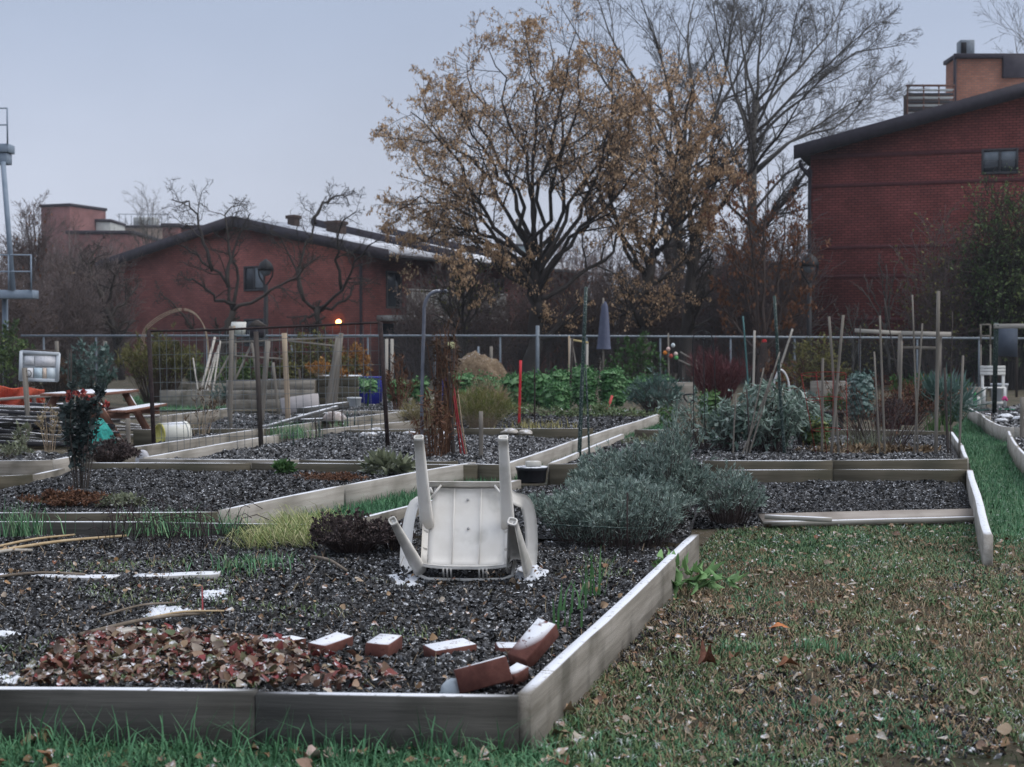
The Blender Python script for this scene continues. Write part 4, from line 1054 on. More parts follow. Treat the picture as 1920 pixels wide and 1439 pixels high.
# ---- small many stemmed tree with a few rusty leaves
y = 42
LB = [[(1428, 735), (1430, 690), (1432, 640)], [(1430, 660), (1400, 560), (1372, 470)], [(1430, 660), (1412, 500), (1402, 370)], [(1431, 650), (1432, 500), (1436, 350)],
      [(1432, 650), (1460, 520), (1478, 380)], [(1432, 655), (1478, 560), (1500, 430)], [(1429, 670), (1370, 600), (1345, 540)], [(1432, 660), (1470, 610), (1505, 560)], [(1430, 655), (1390, 500), (1350, 400)]]
tree('young_tree', 'small many stemmed tree holding sparse rusty leaves in front of the slatted balcony', [PX(l, y, d) for l, d in zip(LB, [0, 1, -1, 0, 1, -1, 1, -1, .5])],
     [(.16, .12)] + [(.055, .012)] * 8, [(9, .36, 35, .15, .14, 5), (6, .5, 40, .1, .18, 4), (3, .5, 38, .05, .18, 3)], bark_brown, (XY(1428, y), y, 0), leaves=(2600, .11, .5, leaf_rust, True, .1))
# ---- gnarled apple trees by the gable
lv = [(9, .42, 52, .16, .28, 6), (7, .5, 55, .1, .32, 5), (5, .5, 50, .05, .3, 3)]
y = 50
LB = [[(412, 715), (424, 620), (437, 583)], [(437, 583), (425, 530), (398, 508), (362, 475), (330, 458)], [(437, 583), (480, 565), (520, 535), (560, 512), (600, 480)], [(436, 584), (446, 520), (440, 470), (470, 400)],
      [(424, 615), (370, 622), (330, 575), (300, 548)], [(398, 508), (380, 450), (358, 390), (322, 374)], [(440, 570), (400, 560), (370, 530), (345, 520)], [(428, 540), (430, 470), (425, 400), (450, 385)]]
tree('apple_tree', 'gnarled bare apple tree left of the lamp post, before the brick gable', [PX(l, y, d) for l, d in zip(LB, [0, 1, -1, 1.5, -1, 1, -1.5, .5])], [(.15, .11)] + [(.07, .016)] * 7, lv, bark_dark, (XY(412, y), y, 0), 'gnarled apple trees by the gable', kl=11, jit=.05)
y = 51
LB = [[(598, 710), (597, 630), (596, 578)], [(596, 580), (568, 562), (556, 510), (536, 462), (505, 432)], [(596, 580), (640, 545), (658, 500), (690, 465), (720, 450)], [(598, 585), (650, 560), (665, 535), (700, 530)],
      [(570, 565), (560, 500), (575, 460), (592, 400), (612, 368)], [(592, 420), (600, 385), (640, 368), (655, 385)], [(596, 590), (560, 605), (556, 640)], [(640, 545), (630, 480), (640, 420), (670, 395)]]
tree('apple_tree', 'gnarled bare apple tree with a curled top, over the glowing wall lamp', [PX(l, y, d) for l, d in zip(LB, [0, 1, -1, 1, 1, .5, -.5, -1])], [(.14, .10)] + [(.065, .015)] * 7, lv, bark_dark, (XY(598, y), y, 0), 'gnarled apple trees by the gable', kl=11, jit=.05)
y = 48
LB = [[(228, 712), (214, 610), (195, 575)], [(195, 575), (184, 545), (166, 515), (150, 480)], [(196, 580), (215, 530), (202, 500)], [(205, 600), (240, 560), (262, 530)], [(190, 560), (170, 500), (190, 450)]]
tree('apple_tree', 'small gnarled tree at the left end of the brick gable', [PX(l, y, d) for l, d in zip(LB, [0, 1, -1, 1, .5])], [(.13, .09)] + [(.06, .015)] * 4, lv, bark_dark, (XY(228, y), y, 0), 'gnarled apple trees by the gable', kl=9, jit=.04)
# ---- generic upright bare trees
def auto_limbs(u, v0, v1, y, spread, n, lean=0):
    """trunk from v0 (foot) to the fork, and n limbs fanning up to about v1"""
    s = F / y; h = v0 - v1; L = [PX([(u, v0), (u + lean * .3, v0 - h * .2), (u + lean * .5, v0 - h * .4)], y)]
    for i in range(n):
        f = rng.uniform(.18, .42); a = -spread + 2 * spread * (i + rng.uniform(.2, .8)) / n
        st = (u + lean * f, v0 - h * f); tip = (u + lean + a, v1 + abs(a) / spread * h * .28 + rng.uniform(0, h * .1))
        mid = (st[0] + (tip[0] - st[0]) * rng.uniform(.3, .5), st[1] + (tip[1] - st[1]) * .5)
        L.append(PX([st, mid, tip], y, rng.uniform(-1, 1) * spread / s * .8))
    return L
lu = [(8, .42, 36, .2, .14, 4), (7, .5, 40, .15, .18, 3), (5, .55, 40, .1, .2, 2)]
def bare(label, u, v0, v1, y, spread, n, r, bark=twig_brown, leaves=None, name='bare_tree', group='bare trees behind the fence', levels=None, lean=0):
    L = auto_limbs(u, v0, v1, y, spread, n, lean)
    return tree(name, label, L, [(r, r * .75)] + [(r * .5, .012)] * n, levels or lu, bark, (XY(u, y), y, 0), group, leaves=leaves)
bare('leafless tree with a few orange leaves at its tip beside the steel tower', 62, 715, 365, 56, 42, 8, .10, leaves=(90, .16, .5, leaf_rust, True, .5), levels=[(9, .42, 36, .2, .14, 4), (8, .52, 40, .15, .18, 3), (6, .55, 40, .1, .2, 2)])
bare('dense leafless tree below the red brick tower block', 140, 715, 452, 58, 80, 9, .12, levels=[(9, .42, 36, .2, .14, 4), (8, .52, 40, .15, .18, 3), (6, .55, 40, .1, .2, 2)])
bare('leafless tree behind the landing of the steel tower', 15, 715, 440, 60, 50, 8, .10)
bare('slim leafless tree standing up behind the railed plant deck', 280, 690, 357, 90, 55, 8, .14, bark_grey)
bare('leafless tree rising behind the snowy roof', 745, 705, 410, 64, 70, 8, .14, bark_grey)
bare('leafless tree between the snowy roof and the golden tree', 850, 715, 440, 58, 70, 9, .13, leaves=(260, .13, .5, leaf_brown, True, .2))
bare('twiggy yellow spotted tree behind the compost mound', 868, 725, 470, 44, 65, 8, .09, bark_dark, leaves=(420, .10, .5, leaf_olive, True, .1))
bare('pale bare tree top at the upper right corner', 1930, 690, -20, 60, 95, 10, .2, bark_grey)
bare('thin bare sapling before the dark red wall, leaning left', 1668, 700, 470, 44, 50, 6, .05, bark_grey, levels=[(5, .4, 34, .2, .12, 5), (4, .5, 36, .15, .15, 4)], lean=-15)
bare('thin bare sapling before the dark red wall, near the bush', 1600, 700, 560, 44, 55, 6, .04, bark_grey, levels=[(5, .4, 34, .2, .12, 5), (4, .5, 36, .15, .15, 4)])
# ---- twiggy shrubs that fill the gap under the trees
def twig_shrub(label, u, y, v_top, hw, n, bark, leaves=None, name='twiggy_shrub', r=.012, v0=None, group='twiggy shrubs along the fence', depth=1.6):
    base = np.array([XY(u, y), y, 0]); h = zv(v_top, y); w = hw * y / F
    t = thing(name, label, 'shrub', base, group)
    a = rng.uniform(0, 2 * math.pi, n); rr = np.sqrt(rng.uniform(0, 1, n))
    foot = base + np.stack([rr * np.cos(a) * w * .35, rr * np.sin(a) * w * .3, np.zeros(n)], 1)
    tip = base + np.stack([rr * np.cos(a) * w, rr * np.sin(a) * min(w, depth), h * (1 - .35 * rr ** 2) * rng.uniform(.55, 1.03, n)], 1)
    mid = foot * .5 + tip * .5 + np.stack([rng.normal(0, w * .08, n), rng.normal(0, w * .08, n), np.full(n, h * .06)], 1)
    P = np.stack([foot, foot * .6 + mid * .4, mid, tip * .5 + mid * .5, tip], 1); P[:, 1:] += rng.normal(0, .03, P[:, 1:].shape)
    Rr = np.repeat(np.linspace(r, .005, 5)[None], n, 0)
    tw = twig_brown if bark is bark_brown else bark
    mb = MB(); tubes(mb, P, Rr, 3); mb.build('stem', tw, t)
    Q, rq_, ln = children(P, Rr, 5, .36, 42, .2, .2, 3, t0=.2, rmin=.007)
    Q2, rq2, ln2 = children(Q, rq_, 5, .55, 44, .1, .2, 2, t0=.12, rmin=.008)
    mb = MB(); tubes(mb, Q, rq_, 3); tubes(mb, Q2, rq2, 3); mb.build('crown', tw, t)
    if leaves:
        m, ls, mat = leaves
        i = rng.integers(0, len(Q2), m); pos = Q2[i, rng.integers(0, 2, m)] + rng.normal(0, .03, (m, 3)); L = ls * rng.uniform(.6, 1.4, m)
        mb = MB(); scatter(mb, QUAD_V, QUAD_F, pos, rotm(m), np.stack([L, L * .55, L], 1), np.clip(fbm(pos[:, 0] * 1.3, pos[:, 2] * 1.3, 500) * .8 + rng.normal(.05, .22, m), 0, 1))
        lf = mb.build('leaves', mat, t); lf['kind'] = 'stuff'
    return t
for lab, u, y, vt, hw, n, bk, lv_ in (
    ('brown twiggy shrub behind the fence under the left half of the golden tree', 905, 48, 520, 75, 95, bark_brown, (900, .09, leaf_brown)),
    ('brown twiggy shrub behind the fence at the foot of the golden tree', 985, 50, 500, 75, 95, bark_brown, (900, .09, leaf_brown)),
    ('brown twiggy shrub behind the folded parasol', 1080, 50, 490, 80, 100, bark_brown, (1200, .09, leaf_rust)),
    ('rust leaved thicket shrub at the foot of the tan leaved tree', 1165, 49, 490, 80, 100, bark_brown, (1500, .09, leaf_brown)),
    ('dark thicket shrub between the tan leaved tree and the leaning bare tree', 1245, 50, 470, 70, 95, bark_brown, (1300, .09, leaf_brown)),
    ('grey brown shrub right of the leaning dark trunk', 1335, 53, 440, 70, 110, bark_brown, (900, .09, leaf_brown)),
    ('rusty shrub against the slatted balcony block', 1395, 50, 400, 65, 100, bark_brown, (1100, .09, leaf_rust)),
    ('rusty leaved shrub at the downpipe corner of the tall house', 1478, 47, 370, 45, 80, bark_brown, (900, .09, leaf_rust)),
    ('low dark shrub under the steel tower', 30, 44, 500, 75, 100, bark_brown, (500, .09, leaf_brown)),
    ('dark twiggy shrub below the brick tower block', 120, 46, 480, 75, 110, bark_brown, (300, .09, leaf_brown)),
    ('dark twiggy shrub left of the brick gable', 195, 54, 455, 60, 100, bark_brown, None),
    ('brown twiggy shrub before the balcony of the brick row', 790, 50, 520, 60, 80, bark_brown, (500, .09, leaf_brown)),
    ('dark leaf littered shrub along the foot of the tall brick wall', 1600, 46, 610, 90, 90, bark_dark, (1200, .08, leaf_olive)),
    ('dark leaf littered shrub behind the grey timber frame', 1720, 46, 600, 90, 90, bark_dark, (1200, .08, leaf_brown)),
    ('dark bush under the evergreen at the right edge', 1850, 44, 590, 80, 110, bark_dark, (2400, .08, leaf_green)),
):
    twig_shrub(lab, u, y, vt, hw, n, bk, lv_)
# evergreen bush at the right edge and its sparse yellow green neighbour
twig_shrub('tall dense dark green bush below the upper window of the tall house', 1890, 43, 320, 88, 150, bark_dark, (13000, .09, leaf_green), 'evergreen_bush', r=.02, group=None, depth=1.2)
twig_shrub('sparse yellow green shrub in front of the dark red wall, left of the evergreen', 1768, 43.5, 405, 75, 90, bark_brown, (2200, .09, leaf_olive), 'sparse_shrub', r=.015, group=None)

# ---- the far off wood: one brown mass of bare twigs behind everything
def far_wood(u0, u1, y0, y1, vt, n, seed, bark):
    r2 = np.random.default_rng(seed)
    u = r2.uniform(u0, u1, n); y = r2.uniform(y0, y1, n)
    top = vt + 26 * (vn(u / 45.0, u * 0, seed) - .5) * 2 + r2.uniform(0, 70, n)
    h = np.array([zv(t, yy) for t, yy in zip(top, y)]); x = (u - 960) / F * y
    dx, dy = r2.normal(0, .5, n), r2.normal(0, .5, n)
    P = np.stack([np.stack([x + dx * f * f, y + dy * f * f, h * f], 1) for f in (0, .3, .55, .8, 1)], 1)
    Rr = np.repeat(np.linspace(.05, .012, 5)[None], n, 0)
    mb = MB(); tubes(mb, P, Rr, 4)
    Q, rq_, ln = children(P, Rr, 9, .30, 40, .2, .2, 3, t0=.08, rmin=.010); tubes(mb, Q, rq_, 3)
    Q2, rq2, ln2 = children(Q, rq_, 5, .5, 44, .1, .2, 2, t0=.15, rmin=.009); tubes(mb, Q2, rq2, 3)
    tag(mb.build('distant_wood', bark), kind='stuff')
far_wood(845, 1530, 64, 84, 455, 290, 3, twig_brown)
far_wood(-60, 235, 66, 92, 455, 170, 4, twig_brown)

# ================================================================ THE UPTURNED CHAIR
plastic = M('weathered_white_plastic', [(.60, .57, .52), (.70, .675, .63), (.76, .74, .70)], 4, 7, bump=.08, bscale=60, rough=.6, bdist=.004, dirt=((.27, .26, .21), 5.0, .55), snow=.30, sscale=40, smin=.7)
CB = np.array([XY(872, 7.5), 7.5, .150])
ch = thing('plastic_chair', 'upturned white plastic garden chair, its seat underside and four legs towards us', 'chair', CB)
el_ = R(60); yw_ = R(-2)
def CH(s, r, n):
    """chair space: s to the right, r from the front edge of the seat to its rear, n out of the seat's underside"""
    r_ = np.array([0, math.cos(el_), math.sin(el_)]); n_ = np.array([0, -math.sin(el_), math.cos(el_)])
    p = (s * np.array([1., 0, 0]) + r * r_ + n * n_) * .97
    c, s2 = math.cos(yw_), math.sin(yw_)
    return CB + np.array([c * p[0] - s2 * p[1], s2 * p[0] + c * p[1], p[2]]) + np.array([0, 0, .0])
def CHA(a): return np.array([CH(*p) for p in a])
def shell(mb, rows, th, nrm):
    """rows: (m,k,3) chair-space grid; given thickness along nrm"""
    g_ = np.asarray(rows, float); m, k, _ = g_.shape; b = g_ + np.asarray(nrm) * th
    V = np.vstack([CHA(g_.reshape(-1, 3)), CHA(b.reshape(-1, 3))]); N = m * k; qs = []
    for i in range(m - 1):
        for j in range(k - 1):
            a, b_, c, d = i * k + j, i * k + j + 1, (i + 1) * k + j + 1, (i + 1) * k + j
            qs += [[a, b_, c, d], [a + N, d + N, c + N, b_ + N]]
    for i in range(m - 1):
        for j in (0, k - 1):
            a, d = i * k + j, (i + 1) * k + j; qs.append([a, d, d + N, a + N])
    for j in range(k - 1):
        for i in (0, m - 1):
            a, b_ = i * k + j, i * k + j + 1; qs.append([a, a + N, b_ + N, b_])
    mb.add(V, np.array(qs))
# seat: slightly dished sheet with ribs
rows = []
for r in np.linspace(.015, .475, 14):
    w = .205 + .012 * math.sin((r / .47) * math.pi) - .02 * (r / .47)
    rows.append([(s * w, r, -.012 * (1 - s * s) + (.02 if r < .03 else 0) - .006) for s in np.linspace(-1, 1, 13)])
mb = MB(); shell(mb, rows, -.006, (0, 0, 1)); seat = mb.build('seat', plastic, ch, True)
mb = MB()
for s in (-.073, .073): tube(mb, CHA([(s, .03, -.002), (s, .25, -.006), (s, .465, 0)]), .0035, 6)
mb.build('rib', plastic, seat)
m_ = M('screw_hole', [(.05, .045, .04)], bump=0)
mb = MB()
for s, r in ((.0, .405), (.008, .235)):
    lathe(mb, CH(s, r, -.008), [(.008, -.002), (.006, .003)], 10, rot=frame_of(CH(0, 0, 1) - CH(0, 0, 0))[:, [1, 2, 0]])
mb.build('hole', m_, seat)
# side skirts with notches, front and rear apron
for sg in (-1, 1):
    rows = [[(sg * (.205 + .030 * f), r, .035 * f * f + .001) for f in np.linspace(0, 1, 4)] for r in np.linspace(.02, .46, 8)]
    mb = MB(); shell(mb, rows, .004, (0, 0, 1)); sk = mb.build('side_rail', plastic, ch, True)
    mb = MB()
    for r in (.10, .20): 
        V = CHA([(sg * .206, r, .003), (sg * .236, r, .004), (sg * .236, r + .012, .036), (sg * .206, r + .012, .012)]); mb.add(V, np.array([[0, 1, 2, 3]])); 
    mb.build('notch', plastic, sk)
rows = [[(s * .21, .475 + .012 * f, .042 * f) for s in np.linspace(-1, 1, 9)] for f in np.linspace(0, 1, 4)]
mb = MB(); shell(mb, rows, .005, (0, 1, 0)); ap = mb.build('rear_apron', plastic, ch, True)
for sg in (-1, 1):
    mb = MB(); box(mb, (0, 0, 0), (.001,) * 3) if False else None
    tube(mb, CHA([(sg * .20, .405, .01), (sg * .145, .475, .028)]), .0065, 6); tube(mb, CHA([(sg * .205, .46, .03), (sg * .19, .43, .02)]), .006, 6)
    mb.build('brace', plastic, ch)
rows = []
for f in np.linspace(0, 1, 5):
    rows.append([(s * (.245 - .004 * f), .0 - .012 * f + .018 * abs(s) ** 3, .03 + .004 * f - .010 * f * f) for s in np.linspace(-1, 1, 15)])
mb = MB(); shell(mb, rows, .006, (0, 1, .2)); fa = mb.build('front_apron', plastic, ch, True)
rows = [[(s * (.205 + .03 * f), .018 - .018 * f + .018 * abs(s) ** 3 * f, -.001 + .031 * f) for s in np.linspace(-1, 1, 15)] for f in np.linspace(0, 1, 3)]
mb = MB(); shell(mb, rows, .005, (0, 0, 1)); mb.build('rim', plastic, fa, True)
mb = MB()
for s in (-.115, -.095, -.075, .075, .095, .115):
    tube(mb, CHA([(s, -.010, .028), (s, -.038, -.038)]), .0045, 6)
mb.build('slot_bar', plastic, fa)
mb = MB(); tube(mb, CHA([(-.262, .06, -.035), (-.25, -.02, -.04), (-.20, -.042, -.045), (0, -.046, -.045), (.20, -.042, -.045), (.25, -.02, -.04), (.262, .06, -.035)]), .010, 8); mb.build('lower_rim', plastic, fa, True)
# legs: tapered open channels, closed at the foot with a hollow pad
def chair_leg(p0, p1, w0, w1, open_dir, bulge=.0):
    p0, p1 = np.array(p0), np.array(p1); k = 9; ax = p1 - p0; ax /= np.linalg.norm(ax)
    od = np.array(open_dir, float); od -= (od @ ax) * ax; od /= np.linalg.norm(od); sd = np.cross(ax, od)
    mb = MB(); outer = []; inner = []
    ang = np.linspace(-2.5, 2.5, 15)                  # channel wraps round the closed side
    for i in range(k):
        f = i / (k - 1); c = p0 + (p1 - p0) * f + bulge * math.sin(f * math.pi) * (-od); w = (w0 + (w1 - w0) * f) / 2
        sup = lambda a: (abs(math.cos(a)) ** .6 * math.copysign(1, math.cos(a)), abs(math.sin(a)) ** .6 * math.copysign(1, math.sin(a)))
        ro = []; ri = []
        for a in ang:
            ca, sa = sup(a); ro.append(c - od * ca * w * .85 + sd * sa * w); ri.append(c - od * ca * (w * .85 - .006) + sd * sa * (w - .006))
        outer.append(ro); inner.append(ri)
    o, i_ = np.array(outer), np.array(inner); m = len(ang); V = np.vstack([CHA(o.reshape(-1, 3)), CHA(i_.reshape(-1, 3))]); N = k * m; q = []
    for a in range(k - 1):
        for b in range(m - 1):
            A, B_, C_, D_ = a * m + b, a * m + b + 1, (a + 1) * m + b + 1, (a + 1) * m + b; q += [[A, B_, C_, D_], [A + N, D_ + N, C_ + N, B_ + N]]
        for b in (0, m - 1): A, D_ = a * m + b, (a + 1) * m + b; q.append([A, D_, D_ + N, A + N])
    for b in range(m - 1):
        for a in (0, k - 1): A, B_ = a * m + b, a * m + b + 1; q.append([A, A + N, B_ + N, B_])
    mb.add(V, np.array(q)); lg = mb.build('leg', plastic, ch, True)
    # foot pad: rim ring and sunk sole with two holes
    w = w1 / 2; rg_ = []
    for sc, dz in ((1.0, -.012), (1.06, -.004), (1.06, .006), (.80, .006), (.74, -.008)):
        rg_.append([p1 + ax * dz - od * math.copysign(abs(math.cos(a)) ** .6, math.cos(a)) * w * .85 * sc + sd * math.copysign(abs(math.sin(a)) ** .6, math.sin(a)) * w * sc for a in np.linspace(0, 2 * math.pi, 16, endpoint=False)])
    rr = np.array(rg_); V = CHA(rr.reshape(-1, 3)); q = [[a * 16 + b, a * 16 + (b + 1) % 16, (a + 1) * 16 + (b + 1) % 16, (a + 1) * 16 + b] for a in range(4) for b in range(16)]
    mb = MB(); mb.add(V, [np.array(q), np.array([[64 + b for b in range(16)]])]); ft = mb.build('foot', plastic, lg)
    mb = MB()
    for t in (-.3, .3): lathe(mb, CH(*(p1 - ax * .0075 + sd * w * t)), [(.004, 0), (.003, .002)], 8, rot=frame_of(CHA([p1 + ax])[0] - CHA([p1])[0])[:, [1, 2, 0]])
    mb.build('hole', m_, ft)
chair_leg((-.215, .25, -.01), (-.238, .565, .425), .076, .050, (0, .6, -1), .01)
chair_leg((.222, .25, -.01), (.205, .565, .425), .076, .050, (0, .6, -1), .01)
chair_leg((-.255, .02, -.04), (-.345, .085, .44), .092, .046, (-1, -.55, 0))
chair_leg((.285, .02, -.04), (.262, .085, .44), .135, .048, (-.35, -1, .0))
# arms: wide flat straps from the front corners to the back
for sg, w in ((-1, .075), (1, .078)):
    path = curve(np.array([(sg * .305, .0, -.05), (sg * .335, .07, -.16), (sg * .345, .20, -.21), (sg * .338, .36, -.22), (sg * .31, .47, -.21), (sg * .255, .475, -.16), (sg * .21, .47, -.06)]), 22)
    k = len(path); T = np.gradient(path, axis=0); T /= np.linalg.norm(T, axis=1, keepdims=True)
    wd = np.cross(T, np.array([0, 0, 1.])); wd /= np.linalg.norm(wd, axis=1, keepdims=True); wd[:, 2] += .5; wd /= np.linalg.norm(wd, axis=1, keepdims=True)
    rows = [[path[i] + wd[i] * w * f + np.array([0, 0, .006 * (f * 2) ** 2]) for f in np.linspace(-.5, .5, 5)] for i in range(k)]
    mb = MB(); shell(mb, rows, -.006, (0, 0, 1)); mb.build('armrest', plastic, ch, True)
# back, on the far side
rows = []
for f in np.linspace(0, 1, 8):
    rows.append([(s * (.215 + .02 * f - .10 * max(0, f - .75)), .485 + .09 * f, -.01 - .40 * f + .02 * s * s) for s in np.linspace(-1, 1, 9)])
mb = MB(); shell(mb, rows, .006, (0, 1, 0)); mb.build('backrest', plastic, ch, True)

# ================================================================ LOOSE BRICKS AND OTHER THINGS IN THE FRONT BED
clay = M('clay_brick', [(.070, .026, .020), (.115, .045, .036), (.165, .072, .056)], 14, 7, bump=.6, bdist=.004, rough=.9, snow=.80, sscale=34, smin=.72, smax=.9, dirt=((.10, .04, .03), 12, .5))
def loose_brick(label, c, rot, size=(.20, .095, .06), sink=0):
    t = MB(); V, f = cbox_geo(*size, .005)
    V = V + rng.normal(0, .0012, V.shape); o = bpy.data.objects.new('clay_brick', None)
    bpy.data.objects.remove(o)
    Rm = Matrix.Rotation(rot[2], 3, 'Z') @ Matrix.Rotation(rot[1], 3, 'Y') @ Matrix.Rotation(rot[0], 3, 'X')
    V = V @ np.array(Rm).T + np.asarray(c)
    t.add(V, f); b = t.build('clay_brick', clay); return tag(b, label, 'brick', 'loose clay bricks in the front bed')
ZS = .128
def on(u, v, h): p = G(u, v, ZS); p[2] = float(front_soil(p[0], p[1])) + h + .004; return p
loose_brick('snow covered flat brick at the edge of the red leaves, leftmost brick', on(528, 1216, .006), (0, .03, R(48)), (.175, .09, .05))
loose_brick('lengthways brick with a frosty top beside the red leaves', on(620, 1222, .018), (.08, -.03, R(62)), (.19, .085, .06))
loose_brick('dark brick with a snow capped top sitting squarely alone on the soil', on(720, 1226, .024), (.02, .05, R(-14)), (.095, .17, .068))
loose_brick('snow crusted brick sunk level with the soil, in the middle of the row', on(844, 1228, .002), (.03, -.05, R(30)), (.175, .11, .05))
loose_brick('frosty brick lying half behind the tilted brick', on(960, 1222, .004), (0, .04, R(10)), (.12, .10, .05))
loose_brick('large red brick tilted up against the side board', on(1000, 1252, .062), (R(12), R(-30), R(50)), (.21, .085, .065))
loose_brick('orange brown brick leaning in the front corner, nearest of the loose bricks', on(906, 1304, .050), (R(-14), R(-15), R(4)), (.18, .07, .085))
loose_brick('small broken brick wedged between the corner brick and the side board', on(966, 1292, .024), (.2, -.2, R(55)), (.09, .055, .05))
# grey plastic scrap beside the corner brick
bag_m = M('grey_plastic_sheet', [(.30, .35, .38), (.45, .50, .53)], 9, 4, bump=.4, rough=.35, spec=.5)
def crumple(name, label, cat, c, r, mat, seed, flat=.6, n=3, kind=None, smooth=False):
    import bmesh
    bm = bmesh.new(); bmesh.ops.create_icosphere(bm, subdivisions=n, radius=1)
    V = np.array([v.co[:] for v in bm.verts]); f = np.array([[v.index for v in p.verts] for p in bm.faces]); bm.free()
    d = 1 + .5 * (fbm(V[:, 0] * 1.6 + seed, V[:, 1] * 1.6 + V[:, 2] * 2.1, seed) - .5) + .3 * (vn(V[:, 0] * 5 + V[:, 2] * 4, V[:, 1] * 5 + seed, seed) - .5)
    V = V * d[:, None] * np.asarray(r); V[:, 2] = np.where(V[:, 2] < 0, V[:, 2] * .3, V[:, 2]) * flat
    o = MB().add(V + np.asarray(c), f).build(name, mat, smooth=smooth)
    return tag(o, label, cat, kind=kind)
crumple('plastic_scrap', 'bluish grey crumpled plastic scrap beside the corner brick', 'plastic', on(850, 1302, .0), (.05, .04, .085), bag_m, 5)
# snow lying in patches and on sunken boards
def snow_patch(label, u0, v0, u1, v1, seed, n=44):
    c = (G(u0, v0, ZS) + G(u1, v1, ZS)) / 2; a = abs(G(u1, v0, ZS)[0] - G(u0, v0, ZS)[0]) / 2; b = abs(G(u0, v1, ZS)[1] - G(u0, v0, ZS)[1]) / 2
    s, t = np.meshgrid(np.linspace(-1, 1, n), np.linspace(-1, 1, n)); d = np.sqrt(s * s + t * t)
    h = .014 - .030 * d ** 2 + .030 * (fbm(s * 2.2 + seed, t * 2.2, seed) - .5) + .020 * (fbm(s * 8, t * 8, seed) - .5)
    X_, Y_ = c[0] + s * a * 1.15, c[1] + t * b * 1.15
    V = np.stack([X_, Y_, front_soil(X_, Y_) + h], -1).reshape(-1, 3)
    i = (np.arange(n - 1)[:, None] * n + np.arange(n - 1)[None, :]).ravel(); q = np.stack([i, i + 1, i + n + 1, i + n], 1)
    o = MB().add(V, q).build('snow_patch', snow_mat, smooth=True); return tag(o, label, 'snow', 'thin snow patches on the front bed')
snow_patch('small snow patch nearest the red marker stick', 262, 1162, 372, 1134, 3)
snow_patch('upper snow patch of the pair between the sticks and the snowy boards', 352, 1126, 440, 1103, 4)
snow_patch('snow patch at the left frame edge above the red leaf litter', -60, 1205, 52, 1184, 5)
snow_patch('snow patch in the lower left corner against the front board', -80, 1287, 70, 1256, 6)
snow_patch('thin snow patch beside the right side of the fallen chair', 955, 1085, 1030, 1058, 7)
snow_patch('thin snow patch at the left foot of the fallen chair', 706, 1084, 800, 1068, 8)
for a, b_, lab in (((-60, 1078), (120, 1076), 'snow covered sunken board at the left edge of the front bed'), ((70, 1078), (218, 1086), 'snow covered sunken board crossing the end of the leftmost one'), ((252, 1082), (412, 1080), 'separate snow covered sunken board left of the yellow grass')):
    p0, p1 = on(*a, -.012), on(*b_, -.012)
    tag(beam('sunken_board', p0, p1, .10, .05, M('snowy_board', [(.30, .29, .27), (.40, .39, .37)], 10, 4, FL, snow=1.0, smin=.5), None, warp=.004, segs=6), lab, 'board', 'snow covered boards sunk in the front bed')
cane_m = M('bamboo_cane', [(.30, .21, .11), (.42, .31, .18), (.50, .40, .26)], 14, 4, FL, bump=.2, rough=.6, snow=.2, smin=.8)
twig_m = M('dead_stick', [(.09, .07, .055), (.16, .13, .10), (.25, .21, .17)], 14, 4, FL, bump=.3)
for (a, b_, m_2, r, lab) in (
    ((-40, 1045), (236, 1010), cane_m, .011, 'yellow bamboo cane lying under the double board, longest of the canes'),
    ((-40, 1038), (140, 1008), cane_m, .009, 'thin bamboo cane lying just behind the longest cane'),
    ((-40, 1052), (60, 1036), stake_pale, .012, 'pale cane end poking in from the left frame edge'),
    ((-30, 1091), (160, 1082), twig_m, .009, 'brown stick lying on the leftmost snowy board'),
    ((150, 1200), (385, 1160), twig_m, .010, 'long brown stick lying above the red leaf litter'),
    ((250, 1178), (420, 1158), cane_m, .006, 'thin tan stick lying beside the red marker stick'),
    ((190, 1165), (330, 1140), twig_m, .006, 'thin dark twig lying on the lower snow patch'),
    ((585, 1055), (650, 1080), twig_m, .010, 'short pale stick lying left of the fallen chair')):
    mb = MB(); P = resample([on(*a, .02), (on(*a, .025) + on(*b_, .025)) / 2 + np.array([0, .02, .01]), on(*b_, .022)], 8); tube(mb, P, np.linspace(r, r * .7, 8), 7)
    tag(mb.build('cane' if m_2 in (cane_m, stake_pale) else 'stick', m_2), lab, 'stick')
tag(beam('snowy_lath', G(160, 1196, ZS + .02), G(265, 1180, ZS + .03), .06, .02, stake_pale, None), 'short snow dusted lath lying at the top of the red leaf litter', 'board')
tag(beam('marker_stick', on(380, 1156, 0), on(379, 1126, .07), .007, .007, stake_wine, None), 'little red marker stick standing in the front bed', 'marker')
# red leaf litter (strawberry leaves)
litter([G(40, 1290, ZS), G(520, 1294, ZS), G(600, 1225, ZS), G(470, 1205, ZS), G(260, 1188, ZS), G(110, 1215, ZS)], 1900, .036, red_litter, 'red_leaf_litter', z=ZS + .015, tilt=.55)
litter([G(520, 1294, ZS), G(760, 1294, ZS), G(700, 1250, ZS), G(560, 1230, ZS)], 160, .035, red_litter, 'red_leaf_litter', z=ZS + .012, tilt=.5)
litter([g2(0, 1280), g2(960, 1290), g2(1240, 1030), g2(700, 1060), g2(0, 1000)], 420, .028, litter_mat, 'fallen_leaves', z=ZS + .012, tilt=.4)

